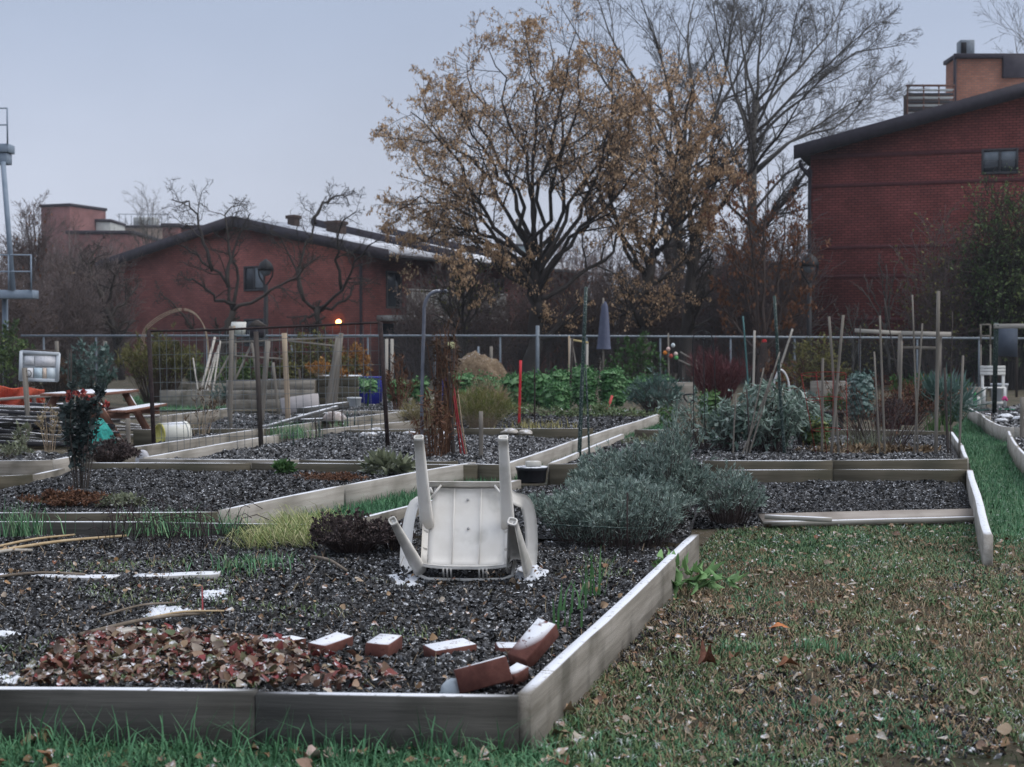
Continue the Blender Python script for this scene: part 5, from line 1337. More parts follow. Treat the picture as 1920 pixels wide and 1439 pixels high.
p = sample([g2(-120, 1285), g2(960, 1296), g2(1285, 1010), g2(640, 1000), g2(-100, 990)], 900); k = len(p)
mb = MB(); blades(mb, np.column_stack([p, front_soil(p[:, 0], p[:, 1]) + .012]), rng.uniform(.03, .11, k), rng.uniform(.002, .004, k), rng.normal(1.5, .15, k)); tag(mb.build('straw_bits', thatch_mat), kind='stuff')
p = sample([g2(-100, 1240), g2(900, 1270), g2(1260, 1030), g2(640, 1020), g2(-100, 1030)], 9000); p = p[fbm(p[:, 0] * 2.2, p[:, 1] * 2.2, 611) > .60]; k = len(p)
mb = MB(); blades(mb, np.column_stack([p, front_soil(p[:, 0], p[:, 1]) + .004]), rng.uniform(.015, .045, k), rng.uniform(.003, .007, k), rng.normal(.9, .35, k)); tag(mb.build('seedlings', grass_dull), kind='stuff')
# ================================================================ PLANTS
CURL_V = np.array([(0, 0, 0), (.2, .10, .05), (.2, -.10, .05), (.45, .42, .02), (.45, 0, .12), (.45, -.42, .02), (.62, .52, -.12), (.65, .2, .10), (.65, -.2, .10), (.62, -.52, -.12), (.85, .38, -.18), (.88, 0, -.02), (.85, -.38, -.18), (1.0, 0, -.28)])
CURL_F = [np.array([(0, 2, 4), (0, 4, 1), (1, 4, 3), (2, 5, 4), (3, 7, 6), (3, 4, 7), (5, 9, 8), (4, 5, 8), (4, 8, 7), (6, 7, 10), (8, 9, 12), (7, 11, 10), (8, 12, 11), (7, 8, 11), (10, 11, 13), (11, 12, 13)])]
def foliage(name, label, cat, base, rx, ry, h, n, ln, wd, mat, group=None, up=.5, stems=None, smat=None, stem_r=.004, hollow=.5, z0=.1, tvf=(LEAF_V, LEAF_F), lob=.25, flat_top=0, droop=0, seed=None, foot_r=.35):
    """leaves on radiating stems, filling an uneven dome"""
    base = np.asarray(base, float); t = thing(name, label, cat, base, group)
    sd = int(abs(base[0]) * 100 + base[1] * 10) % 900
    ns = stems or max(12, n // 20)
    a = rng.uniform(0, 2 * math.pi, ns); rr = np.sqrt(rng.uniform(0, 1, ns)); lobe = 1 + lob * (vn(a * 2.2, rr * 3, sd) - .5) * 2
    tip = np.stack([rr * np.cos(a) * rx * lobe, rr * np.sin(a) * ry * lobe, h * lobe * (1 - (.55 - flat_top) * rr ** 2) * rng.uniform(.8, 1.05, ns)], 1)
    foot = np.stack([rr * np.cos(a) * rx * foot_r, rr * np.sin(a) * ry * foot_r, np.zeros(ns)], 1)
    mid = foot * .55 + tip * .45; mid[:, 2] += h * .08
    P = np.stack([foot, mid, tip * .8 + mid * .2 , tip], 1) + base; P[:, 1:] += rng.normal(0, .02 * h, P[:, 1:].shape)
    mb = MB(); tubes(mb, P, np.repeat(np.linspace(stem_r, stem_r * .5, 4)[None], ns, 0), 3); mb.build('stem', smat or twig_m, t)
    i = rng.integers(0, ns, n); tt = z0 + (1 - z0) * rng.uniform(0, 1, n) ** hollow; f = tt * 3; j = np.minimum(f.astype(int), 2); fr = (f - j)[:, None]
    pos = P[i, j] * (1 - fr) + P[i, j + 1] * fr
    T = P[i, j + 1] - P[i, j]; T /= np.linalg.norm(T, axis=1, keepdims=True) + 1e-9
    d = T * up + rng.normal(0, .55, (n, 3)); d[:, 2] -= droop; d /= np.linalg.norm(d, axis=1, keepdims=True)
    s = np.cross(d, rng.normal(size=(n, 3)) * .6 + np.array([0, 0, 1.])); s /= np.linalg.norm(s, axis=1, keepdims=True) + 1e-9
    rot = np.stack([d, s, np.cross(d, s)], 2); L = ln * rng.uniform(.55, 1.35, n)
    lb = MB(); clump = fbm(pos[:, 0] * 4 / max(h, .3), pos[:, 1] * 4 / max(h, .3) + pos[:, 2] * 5 / max(h, .3), sd)
    scatter(lb, tvf[0], tvf[1], pos, rot, np.stack([L, L * wd * rng.uniform(.7, 1.3, n), L], 1), np.clip(clump * .9 - .15 + rng.normal(.1, .2, n), 0, 1))
    lf = lb.build('leaves', mat, t); lf['kind'] = 'stuff'
    return t
lav = M('lavender_leaves', trans=.12, cols=[(.10, .145, .125), (.185, .25, .215), (.285, .355, .315), (.45, .51, .47)], scale=3, detail=2, attr=True, bump=0, rough=.8, snow=.12, sscale=30)
kale_m = M('kale_leaves', trans=.22, cols=[(.022, .075, .028), (.055, .155, .055), (.10, .23, .085), (.17, .30, .14)], scale=3, detail=2, attr=True, bump=.2, rough=.5)
collard_m = M('collard_leaves', trans=.22, cols=[(.045, .09, .075), (.085, .145, .125), (.13, .20, .18), (.24, .31, .29)], scale=3, detail=2, attr=True, bump=.2, rough=.5)
bean_m = M('bean_leaves', trans=.22, cols=[(.10, .155, .12), (.17, .24, .195), (.26, .33, .285), (.42, .48, .44)], scale=3, detail=2, attr=True, bump=.1, rough=.7, snow=.2, sscale=30)
herb_m = M('bright_green_leaves', trans=.22, cols=[(.025, .065, .02), (.055, .125, .035), (.10, .18, .06)], scale=3, detail=2, attr=True, bump=.1, rough=.6)
pale_herb = M('pale_herb_leaves', trans=.22, cols=[(.11, .13, .075), (.20, .22, .14), (.30, .32, .24)], scale=3, detail=2, attr=True, bump=.1, rough=.7, snow=.3, sscale=40)
dead_brown = M('dead_seed_heads', [(.035, .026, .026), (.07, .052, .050), (.12, .09, .082)], 3, 2, attr=True, bump=0, rough=.9)
dead_rust = M('rusty_dead_herb', [(.07, .032, .02), (.13, .062, .035), (.20, .11, .065)], 3, 2, attr=True, bump=0, rough=.9)
red_stem = M('dark_red_stems', [(.06, .018, .022), (.11, .032, .036), (.15, .055, .055)], 3, 2, attr=True, bump=0, rough=.8)
turnip_leaf = M('turnip_leaves', trans=.22, cols=[(.10, .20, .075), (.19, .34, .13), (.29, .45, .21)], scale=3, detail=2, attr=True, bump=.1, rough=.6)
NAR = (QUAD_V, QUAD_F)
def gb(u, v, z=.14): return G(u, v, z)
# lavender
foliage('lavender_bush', 'low silvery lavender bush filling the ground right of the fallen chair', 'bush', np.array([.60, 8.72, .12]), .47, .56, .33, 19000, .034, .20, lav, up=1.0, stems=520, smat=dead_brown, stem_r=.0024, hollow=.7, z0=.08, tvf=NAR, lob=.30, flat_top=.25, foot_r=.7)
foliage('lavender_bush', 'greener taller lavender bush rising behind the low silvery one', 'bush', np.array([.80, 9.65, .12]), .44, .72, .46, 22000, .036, .19, lav, up=1.1, stems=560, smat=dead_brown, stem_r=.0024, hollow=.7, z0=.12, tvf=NAR, lob=.25, flat_top=.3, foot_r=.6)
foliage('lavender_bush', 'taller grey green tuft at the right back of the big lavender bush', 'bush', np.array([1.0, 9.35, .12]), .24, .45, .66, 9500, .036, .18, lav, up=1.3, stems=300, smat=dead_brown, stem_r=.0025, hollow=.6, z0=.2, tvf=NAR)
foliage('lavender_bush', 'thin grey green bush with a bare brown base beside the right hand bed', 'bush', G(1375, 985, .02) + np.array([0, .2, 0]), .26, .35, .36, 5200, .036, .18, lav, up=1.2, stems=240, smat=dead_brown, stem_r=.0022, hollow=.6, z0=.2, tvf=NAR, foot_r=.5)
foliage('dead_shrub', 'low dark brown seed head shrub left of the fallen chair', 'shrub', gb(658, 1040) + np.array([0, .10, 0]), .28, .26, .22, 4600, .018, .7, dead_brown, up=.4, stems=420, smat=dead_brown, stem_r=.002, hollow=.5, tvf=NAR)
foliage('dead_shrub', 'wispy dark end of the seed head shrub touching the chair', 'shrub', gb(735, 1035) + np.array([0, .05, 0]), .12, .14, .17, 1200, .018, .7, dead_brown, up=.4, stems=160, smat=dead_brown, stem_r=.002, tvf=NAR)
foliage('dead_shrub', 'low dark shrub around the foot of the grey stake, behind the rose', 'shrub', gb(205, 868, .12), .32, .3, .24, 3600, .035, .4, dead_brown, up=.4, stems=260, smat=dead_brown, stem_r=.003, tvf=NAR)
foliage('rusty_herb', 'low rust brown dead herb in the near corner of the middle left bed', 'plant', gb(125, 948), .28, .2, .10, 2600, .03, .4, dead_rust, up=.2, stems=160, smat=dead_rust, stem_r=.002, tvf=NAR, lob=.5)
foliage('rusty_herb', 'thin rust coloured herb along the middle left bed\'s angled board', 'plant', gb(632, 900), .30, .2, .05, 900, .03, .4, dead_rust, up=.1, stems=90, smat=dead_rust, stem_r=.002, tvf=NAR, lob=.5)
foliage('herb', 'small pale green herb at the near edge of the middle left bed', 'plant', gb(225, 950), .18, .12, .07, 700, .04, .5, pale_herb, up=.3, stems=70, stem_r=.002)
foliage('herb', 'small bright green seedling clump in the middle of the middle left bed', 'plant', gb(530, 888), .10, .09, .09, 160, .07, .5, herb_m, up=.5, stems=24, stem_r=.003, smat=herb_m)
foliage('chard_plant', 'collapsed pale green chard in the far corner of the middle left bed', 'plant', gb(735, 888), .22, .2, .13, 260, .13, .4, pale_herb, up=.5, stems=40, smat=pale_herb, stem_r=.005)
# weed with a pale turnip outside the front bed
t = foliage('turnip_plant', 'leafy green turnip plant spilling over outside the side board', 'plant', G(1284, 1104, .01), .21, .15, .13, 95, .105, .42, turnip_leaf, up=.7, stems=20, smat=turnip_leaf, stem_r=.005, lob=.5, droop=.35, z0=.35, tvf=(DEAD_V, DEAD_F))
mb = MB(); lathe(mb, G(1266, 1103, 0.0), [(.008, -.02), (.04, .0), (.052, .04), (.04, .075), (.012, .088)], 14); mb.build('turnip', M('turnip_skin', [(.42, .42, .28), (.55, .54, .40)], 4, 3, bump=.05, rough=.5), t, True)
# onion like shoots inside the front bed by the side board
shoot_m = M('onion_shoots', trans=.22, cols=[(.04, .12, .04), (.08, .19, .07), (.12, .25, .10)], scale=3, detail=2, attr=True, bump=0, rough=.5)
def shoots(label, u, v, n, ln, z=.14, lean=.25, wd=.012, mat=shoot_m, spread=.03, name='onion_shoots'):
    p = G(u, v, z) + np.column_stack([rng.normal(0, spread, (n, 2)), np.zeros(n)]); mb = MB(); blades(mb, p, ln * rng.uniform(.6, 1.1, n), wd, np.abs(rng.normal(lean, .2, n))); return tag(mb.build(name, mat), label, 'plant')
shoots('tall green onion shoots beside the side board, topmost of three clumps', 1118, 1118, 9, .24)
shoots('green onion shoots beside the side board, middle of three clumps', 1082, 1148, 6, .20)
shoots('short green onion shoots beside the side board, nearest of three clumps', 1056, 1178, 5, .14)
# yellow green fallen grass, tufts
p = sample([G(435, 1030, .14), G(590, 1028, .14), G(655, 985, .14), G(560, 985, .14)], 1300); mb = MB()
blades(mb, np.column_stack([p, .125 + rng.uniform(0, .05, 1300)]), rng.uniform(.08, .30, 1300), rng.uniform(.003, .006, 1300), rng.normal(1.5, .32, 1300), az=rng.normal(3.5, .9, 1300))
tag(mb.build('flattened_grass', M('yellow_grass', trans=.22, cols=[(.11, .19, .06), (.22, .27, .09), (.36, .37, .16), (.50, .46, .28)], scale=3, detail=2, attr=True, bump=0, rough=.7)), 'heap of flattened yellow green grass beside the dark shrub', 'grass clump')
def tuft(label, u, v, n, ln, r, z=.14, mat=grass_mat, lean=.6, wd=.006, name='grass_tuft'):
    p = G(u, v, z) + np.column_stack([rng.normal(0, r, n), rng.normal(0, r * .7, n), np.zeros(n)]); mb = MB(); blades(mb, p, ln * rng.uniform(.5, 1.2, n), wd, np.abs(rng.normal(lean, .3, n)), a=rng.uniform(.3, 1, n)); return tag(mb.build(name, mat), label, 'grass clump')
tuft('green grass tuft in front of the double board at the left frame edge', 45, 1005, 120, .22, .08)
tuft('green grass tuft in front of the double board behind the wire hoops', 330, 1000, 200, .18, .17)
tuft('green grass tuft at the left end of the yellow grass heap', 440, 1000, 70, .16, .05)
tuft('sparse green grass between the yellow grass and the snowy board', 470, 1066, 160, .10, .14)
tuft('bright green tuft in the bed behind the wire trellis', 545, 822, 260, .22, .16, lean=.4, wd=.008)
tuft('small green tuft at the far edge of the bed behind the wire trellis', 640, 800, 60, .15, .06)
tuft('green tuft in the rough ground, right of the orange leaf', 1530, 1225, 110, .09, .05, z=0)
tuft('green tuft in the rough ground between two brown leaves', 1385, 1228, 120, .08, .07, z=0)
tuft('small green tuft in front of the curled brown leaf', 1580, 1248, 60, .07, .03, z=0)
# large single leaves lying on the rough ground
big = M('large_dead_leaf', [(.14, .055, .025), (.24, .11, .05), (.30, .17, .09)], 20, 4, bump=.3, rough=.6)
def big_leaf(label, u, v, L, W_, col, az, curl=.4):
    c = G(u, v, .02); n = 9; s, t = np.meshgrid(np.linspace(0, 1, n), np.linspace(-1, 1, 7)); w = np.sin(np.clip(s, .02, .98) * math.pi) ** .7 * (1 + .18 * np.cos(s * 14))
    x = s * L - L / 2; y = t * w * W_ / 2; z = curl * W_ * (t * w) ** 2 + .12 * L * np.sin(s * 3.2) + .01 * vn(s * 6, t * 5, int(u)); ca, sa = math.cos(az), math.sin(az)
    V = np.stack([c[0] + x * ca - y * sa, c[1] + x * sa + y * ca, c[2] + z], -1).reshape(-1, 3); i = (np.arange(6)[:, None] * n + np.arange(n - 1)[None]).ravel()
    return tag(MB().add(V, np.stack([i, i + 1, i + n + 1, i + n], 1)).build('dead_leaf', M('dead_leaf_' + str(int(u)), [tuple(k * .6 for k in col), col, tuple(min(1, k * 1.4) for k in col)], 24, 4, bump=.3, rough=.6)), label, 'leaf', 'large dead leaves on the rough ground', )
big_leaf('bright orange leaf lying flat in the rough ground', 1462, 1181, .10, .055, (.42, .15, .05), .1, .1)
big_leaf('dark curled brown leaf in the rough ground, widest of the brown leaves', 1325, 1248, .075, .07, (.13, .05, .03), .3, .9)
big_leaf('brown leaf with a pointed tip right of the dark curled leaf', 1478, 1252, .10, .04, (.19, .075, .035), .25, .5)
big_leaf('small brown leaf between the curled leaf and the grass tuft', 1375, 1236, .05, .035, (.15, .06, .03), .9, .5)
big_leaf('tan leaf standing on edge in front of the front board, far left', 78, 1400, .16, .08, (.24, .15, .09), .7, .5)
big_leaf('pale pinkish leaf near the bottom edge, below the front board', 590, 1428, .09, .06, (.42, .32, .28), .4, .4)
big_leaf('pale tan leaf close to the board corner in the rough ground', 1065, 1285, .10, .05, (.34, .30, .24), -.4, .4)
big_leaf('brown leaf lying in the grass under the front board', 812, 1398, .08, .05, (.22, .11, .05), -.5, .5)
big_leaf('tan curled leaf below the board corner', 1060, 1340, .09, .06, (.30, .20, .12), .6, .5)
# thin black wire hoops / dead stems at the back of the front bed
wm = M('dark_dead_stems', [(.02, .014, .015), (.045, .03, .03)], 4, 2, bump=0)
mb = MB(); n = 60; b = np.array([G(u, v, .14) for u, v in zip(rng.uniform(185, 440, n), rng.uniform(990, 1035, n))]); hgt = rng.uniform(.08, .26, n); dx = rng.normal(0, .05, n)
P = np.stack([b, b + np.stack([dx * .3, dx * 0, hgt * .5], 1), b + np.stack([dx, dx * 0, hgt * .9], 1), b + np.stack([dx * 2.2, dx * 0, hgt], 1), b + np.stack([dx * 3.2, dx * 0, hgt * .86], 1)], 1)
tubes(mb, P, np.full((n, 5), .0022), 4); tag(mb.build('dead_plant', wm), 'thin bent dark dead stems before the double board, left of the yellow grass', 'plant')

# black pot with a paver on its lid
py = G(997, 905, .03)
pot = thing('black_tub', 'black tub with a frosty lid at the back of the front bed', 'tub', py)
mb = MB(); lathe(mb, py, [(.125, 0), (.13, .02), (.14, .11), (.146, .115), (.146, .13), (.142, .135)], 24); mb.build('body', M('black_plastic', [(.008, .009, .012), (.014, .015, .02)], 4, 2, bump=.03, rough=.4), pot, True)
mb = MB(); lathe(mb, py + np.array([0, 0, .1352]), [(.15, 0), (.153, .006), (.15, .012), (.02, .014)], 24); mb.build('lid', M('tub_lid', [(.06, .07, .08), (.09, .10, .11)], 4, 2, bump=.1, snow=.62, sscale=26), pot, True)
mb = MB(); box(mb, py + np.array([.012, 0, .15 + .024]), (.135, .10, .048), .006, rz=.12); tag(mb.build('stone_block', M('pale_stone', [(.38, .37, .33), (.50, .48, .43)], 8, 5, bump=.3, snow=.4)), 'pale stone block lying on the lid of the black tub', 'block')
mb = MB(); box(mb, G(966, 912, .14) + np.array([0, 0, 0]), (.075, .06, .10), .006); tag(mb.build('wood_block', stake_pale), 'short pale wooden block at the end of the angled board by the black tub', 'block')
tag(beam('short_stake', gb(1097, 1005), gb(1092, 1005) + np.array([-.01, .0, .26]), .032, .032, stake_tan), 'short tan stake poking out of the lavender', 'stake')
mb = MB(); tube(mb, [gb(1176, 1048), gb(1176, 1048) + np.array([0, 0, .36])], .005, 6); tag(mb.build('rebar', rust), 'thin rusty rod standing in front of the lavender', 'rod')
mb = MB(); tube(mb, curve([gb(1010, 1044) + np.array([0, 0, .18]), gb(1110, 1044) + np.array([0, 0, .165]), gb(1215, 1030) + np.array([0, 0, .12]), gb(1230, 1022) + np.array([0, 0, .13])], 16), .0035, 6); tag(mb.build('garden_hose', stake_green), 'thin dark green hose running through the front of the lavender', 'hose')

# ================================================================ WIRE TRELLIS FENCE
TY_ = G(715, 862, .0)[1]
def T(u, v): return D(u, v, TY_)
tf = thing('wire_trellis', 'see through wire trellis on rusty posts across the middle left beds', 'trellis', G(490, 862, 0))
for (a, b_, w, mt) in (((290, 866), (279, 620), .042, rust), ((729, 866), (713, 604), .045, rust), ((491, 868), (480, 622), .05, stake_dark)):
    beam('post', T(*a), T(*b_), w, w, mt, tf)
mb = MB(); tube(mb, curve([T(279, 621), T(400, 619), T(560, 612), T(713, 605)], 16), .015, 6); mb.build('top_wire', rust, tf)
wires = []
for i in range(31):
    u = 283 + i * 14.2; top = 621 - (u - 279) / 434 * 16; wires.append([T(u, top), T(u + rng.normal(2, 1.5), 740), T(u + rng.normal(6, 2), 858)])
mb = MB(); tubes(mb, np.array(wires), np.full((31, 3), .003), 4, cap=False); v_ = mb.build('vertical_wire', wire_mat, tf); v_['kind'] = 'stuff'
hw = []
for j in range(9):
    v = 640 + j * 26; hw.append([T(281 + j, v), T(500 + j, v - 5 + rng.normal(0, 1)), T(716 + j, v - 8)])
mb = MB(); tubes(mb, np.array(hw), np.full((9, 3), .0027), 4, cap=False); v_ = mb.build('horizontal_wire', wire_mat, tf); v_['kind'] = 'stuff'

# ================================================================ STAKES, POLES AND CANES
def stake(label, u0, v0, u1, v1, w, mat, z=.1, name='stake', group=None, round_=False, t=None):
    """a stake whose foot shows at (u0, v0) and whose top shows at (u1, v1)"""
    p0 = G(u0, v0, z); p1 = D(u1, v1, p0[1] + rng.uniform(-.05, .05)); w_ = w * p0[1] / F; p0[2] -= .12
    if v0 == 862: w_ *= .76
    if round_:
        mb = MB(); tube(mb, resample([p0, (p0 + p1) / 2 + rng.normal(0, .006, 3), p1], 6), np.linspace(w_ / 2, w_ * .42, 6), 8); o = mb.build(name, mat)
    else: o = beam(name, p0, p1, w_, w_ * (t or .8), mat, segs=4, warp=.002)
    return tag(o, label, 'stake', group)
gs = 'garden stakes and canes'
stake('tan square wooden stake standing behind the wire trellis, right of the dark middle post', 541, 800, 533, 625, 9, stake_tan, group=gs)
stake('brown wooden stake behind the wire trellis, left of the dark middle post', 431, 812, 434, 612, 8, stake_wood, group=gs)
stake('pale wooden stake leaning behind the dark middle post of the trellis', 488, 800, 502, 640, 9, stake_wood, group=gs)
stake('wide grey plank of the leaning pair behind the trellis', 608, 797, 636, 632, 13, stake_wood, group=gs, t=.4)
stake('narrow grey plank of the leaning pair behind the trellis', 623, 793, 640, 625, 8, stake_wood, group=gs, t=.6)
stake('thin bent brown stick behind the trellis, between the two tan stakes', 522, 768, 512, 680, 5, stake_wood, group=gs)
stake('short brown stick leaning behind the trellis, left of the plank pair', 570, 764, 561, 692, 4, stake_dark, group=gs)
stake('grey weathered square stake beside the plastic bag, left of the trellis', 241, 855, 240, 785, 8, stake_wood, group=gs)
stake('grey square stake in the bed behind the chair, above the right hind leg', 902, 865, 902, 772, 8, stake_wood, group=gs)
stake('bright red garden stake standing before the kale', 973, 796, 976, 676, 5, stake_red, z=.14, group=gs)
stake('thin rust brown stake just right of the bright red stake', 1002, 797, 1002, 688, 3, rust, z=.14, group=gs, round_=True)
stake('thin black stake left of the tall dark green stake', 1067, 775, 1073, 634, 5, stake_dark, group=gs, round_=True)
stake('tall dark green speckled stake, taller than the fence, behind the lavender', 1085, 866, 1099, 538, 8, stake_green, group=gs, round_=True)
stake('thin dark green stake close to the right of the tall dark green one', 1106, 866, 1098, 690, 4, stake_green, group=gs, round_=True)
stake('wine red stake leaning against the dried vine', 877, 862, 850, 720, 5, stake_wine, group=gs, round_=True)
stake('second thinner wine red stake crossing the leaning one', 868, 862, 850, 740, 4, stake_wine, group=gs, round_=True)
stake('dark rough post inside the dried vine', 852, 862, 842, 700, 9, stake_dark, group=gs)
stake('thin tan cane leaning across the dried vine', 880, 860, 858, 730, 3, stake_tan, group=gs, round_=True)
stake('teal plant support stick leaning left among the bean poles', 1406, 770, 1393, 593, 3.5, M('teal_stick', [(.05, .13, .13), (.08, .17, .17)], 8, 3, bump=.05), group=gs, round_=True)
stake('pale slim upright stake left of the tilted one, among the bean poles', 1411, 770, 1415, 620, 4, stake_pale, group=gs)
stake('pale broom handle stake tilted strongly to the right over the beans', 1448, 720, 1486, 617, 4.5, stake_pale, z=.3, group=gs, round_=True)
stake('tall dark green mesh wrapped pole rising out of the beans', 1473, 860, 1452, 555, 7, stake_green, group=gs, round_=True)
stake('grey stake leaning left over the red wire cage, crossing its neighbour', 1576, 862, 1554, 594, 6, stake_wood, group=gs)
stake('grey stake leaning right over the red wire cage, crossing its neighbour', 1556, 862, 1581, 591, 6.5, stake_wood, group=gs)
stake('short pale stake left of the red wire cage', 1541, 860, 1543, 672, 4.5, stake_wood, group=gs)
stake('slim pointed grey stake between the collard plant and the tallest stakes', 1660, 862, 1650, 592, 5, stake_wood, group=gs)
stake('slim dark stake with a pale top just left of the grey cross frame', 1722, 862, 1711, 553, 4, stake_wood, group=gs)
stake('tan stake leaning right, beside the broadest tall stake', 1712, 862, 1729, 607, 4.5, stake_wood, group=gs)
stake('broadest and tallest grey square stake of the right hand group', 1754, 862, 1760, 546, 8, stake_wood, group=gs)
stake('short slim stake left of the pointed grey stake', 1652, 862, 1639, 660, 4, stake_wood, group=gs)
stake('rough brown stake at the right end of the bed, below the pale fence post', 1797, 862, 1806, 667, 5.5, stake_wood, group=gs)
stake('crooked dark brown stick near the right end of the stake group', 1779, 862, 1771, 690, 6, stake_dark, group=gs)
stake('thin straight black rod near the right end of the stake group', 1782, 862, 1786, 585, 3, stake_dark, group=gs, round_=True)
stake('thin black rod with a cap standing above the collard plant', 1610, 800, 1613, 610, 3, stake_dark, group=gs, round_=True)
stake('thin grey rod behind the slim pointed grey stake', 1700, 800, 1658, 560, 2.5, stake_dark, group=gs, round_=True)
stake('grey stake behind the grey cross frame, in the pale plants', 1686, 800, 1690, 640, 5.5, stake_wood, group=gs)
stake('short thick grey stake at the right frame edge in the curved bed', 1916, 830, 1917, 745, 7, stake_wood, group=gs)
for u, v, h_, m_3, lb in ((592, 824, 40, rust, 'rust brown'), (598, 822, 34, stake_green, 'dark green, second'), (625, 808, 38, rust, 'rust brown, behind the leaning planks,'), (642, 806, 36, rust, 'rust brown, third'), (652, 808, 36, stake_green, 'dark green, fourth'), (667, 806, 38, stake_green, 'dark green, rightmost'), (698, 806, 22, stake_green, 'short dark green, by the snowy stone,'), (551, 838, 28, stake_green, 'dark green, nearest,')):
    stake('low %s peg in the bed behind the wire trellis' % lb, u, v, u - 1, v - h_, 3, m_3, z=.14, group='low pegs behind the trellis', round_=True)
mb = MB(); b = G(1137, 775, .14); tube(mb, [b, D(1148, 742, b[1])], .022, 8); tag(mb.build('tool_handle', M('coral_red', [(.55, .09, .08), (.62, .13, .12)], 4, 2, bump=.05)), 'short coral red handle sticking up at a slant before the kale', 'handle')
# hooked grey pole
p0 = G(793, 862, .1)
mb = MB(); tube(mb, curve([p0 - np.array([0, 0, .1]), D(791, 760, p0[1]), D(795, 600, p0[1]), D(796, 575, p0[1]), D(803, 556, p0[1]), D(817, 547, p0[1]), D(838, 546, p0[1])], 30), .019, 8)
tag(mb.build('hooked_pole', M('grey_pipe', [(.10, .11, .14), (.16, .17, .20)], 8, 3, bump=.1, rough=.5, snow=.4, smin=.6)), 'grey pipe bent over at the top like a cane, beside the dried vine', 'pole')

# ================================================================ LEFT SIDE THINGS
# notice board
nb = thing('notice_board', 'white framed notice board with faded papers, tilted on a grey post', 'notice board', G(55, 838, .0))
yN = G(55, 838, 0)[1]
beam('post', G(57, 838, 0) - np.array([0, 0, .1]), D(46, 690, yN), .055, .055, stake_wood, nb)
fr = M('white_painted_frame', [(.44, .48, .52), (.56, .60, .64)], 6, 4, bump=.1, snow=.3)
c4 = [np.array(D(u, v, yN + .1)) for u, v in ((39, 712), (107, 714), (110, 664), (41, 660))]
mb = MB(); prism(mb, c4, (0, .06, 0)); mb.build('panel', M('panel_back', [(.40, .42, .44), (.48, .50, .52)], 3, 3, bump=0), nb)
for i in range(4):
    a, b_ = c4[i], c4[(i + 1) % 4]; beam('frame', a + (a - b_) * .02 + np.array([0, -.004 * i, 0]), b_ + (b_ - a) * .02 + np.array([0, -.004 * i, 0]), .04, .045, fr, nb, up=(0, 1, 0))
beam('ledge', D(45, 656, yN + .13), D(104, 659, yN + .13), .05, .02, stake_dark, nb)
for (u0, v0, u1, v1, c) in ((46, 668, 64, 684, (.52, .53, .55)), (66, 668, 104, 687, (.58, .57, .58)), (47, 690, 62, 709, (.55, .55, .56)), (64, 690, 79, 710, (.40, .48, .52)), (80, 690, 87, 710, (.52, .42, .34)), (88, 690, 104, 711, (.50, .55, .57))):
    mb = MB(); prism(mb, [D(u0, v1, yN + .085), D(u1, v1 + .3, yN + .085), D(u1, v0 + .3, yN + .085), D(u0, v0, yN + .085)], (0, .004, 0)); mb.build('paper', M('faded_paper', [tuple(min(.85, k * 1.35) for k in c), tuple(min(.88, k * 1.5) for k in c)], 30, 5, bump=0, dirt=((.45, .46, .48), 40, .4)), nb)
mb = MB(); an = np.linspace(0, 2 * math.pi, 18); tube(mb, [D(53 + 5.5 * math.cos(a), 701 + 6 * math.sin(a), yN - .02) for a in an], .005, 5); mb.build('ring', black_iron, nb)
# orange safety netting
net = M('orange_netting', [(.50, .085, .045), (.62, .13, .07)], 5, 3, bump=.1)
yo = 27.0; mb = MB(); nu, nv = 26, 22; P = np.zeros((nv, nu, 3))
for j in range(nv):
    for i in range(nu):
        u = -40 + i * 4.9; v = 725 + j * 2.7 + 2.0 * math.sin(i * .6) + (i / nu) * 6; P[j, i] = D(u, v, yo + .35 * math.sin(i * .5 + j * .3))
lines = [P[j] for j in range(nv)]; tubes(mb, np.array(lines), np.full((nv, nu), .014), 4, cap=False); tubes(mb, P.transpose(1, 0, 2), np.full((nu, nv), .009), 4, cap=False)
tag(mb.build('safety_netting', net), 'orange safety netting draped behind the notice board post', 'netting')
lr = thing('low_rail', 'snow topped low rail below the orange netting', 'rail', D(30, 780, 26.6))
beam('rail', D(-40, 752, 26.6), D(100, 742, 26.6), .10, .05, wood_pale, lr, warp=.003, segs=5)
for u, v in ((-20, 752), (92, 744)): beam('post', D(u, 790, 26.65), D(u, v, 26.65), .07, .07, stake_dark, lr)
# picnic table, turned away from us
pt = thing('picnic_table', 'brown wooden picnic table with snow on its top and bench', 'picnic table', G(205, 788, 0))
tw_ = M('brown_table_wood', [(.13, .06, .04), (.20, .10, .07), (.26, .14, .10)], 22, 5, FL, bump=.3, snow=.98, sscale=14, smin=.7)
e1 = np.array([.05, 1., 0]); e1 /= np.linalg.norm(e1); e2 = np.array([-e1[1], e1[0], 0]); TL = 1.95
ctr = np.array([-5.92, 20.6, -.12])
for i in range(5):
    o = (i - 2) * .150; beam('plank', ctr - e1 * TL / 2 + e2 * o + np.array([0, 0, .755]), ctr + e1 * TL / 2 + e2 * o + np.array([0, 0, .755]), .143, .04, tw_, pt, segs=3, warp=.001)
for sg in (-1, 1):
    for i in range(2):
        o = sg * (.60 + i * .13); beam('bench_plank', ctr - e1 * TL / 2 + e2 * o + np.array([0, 0, .53]), ctr + e1 * TL / 2 + e2 * o + np.array([0, 0, .55]), .122, .04, tw_, pt, segs=3, warp=.001)
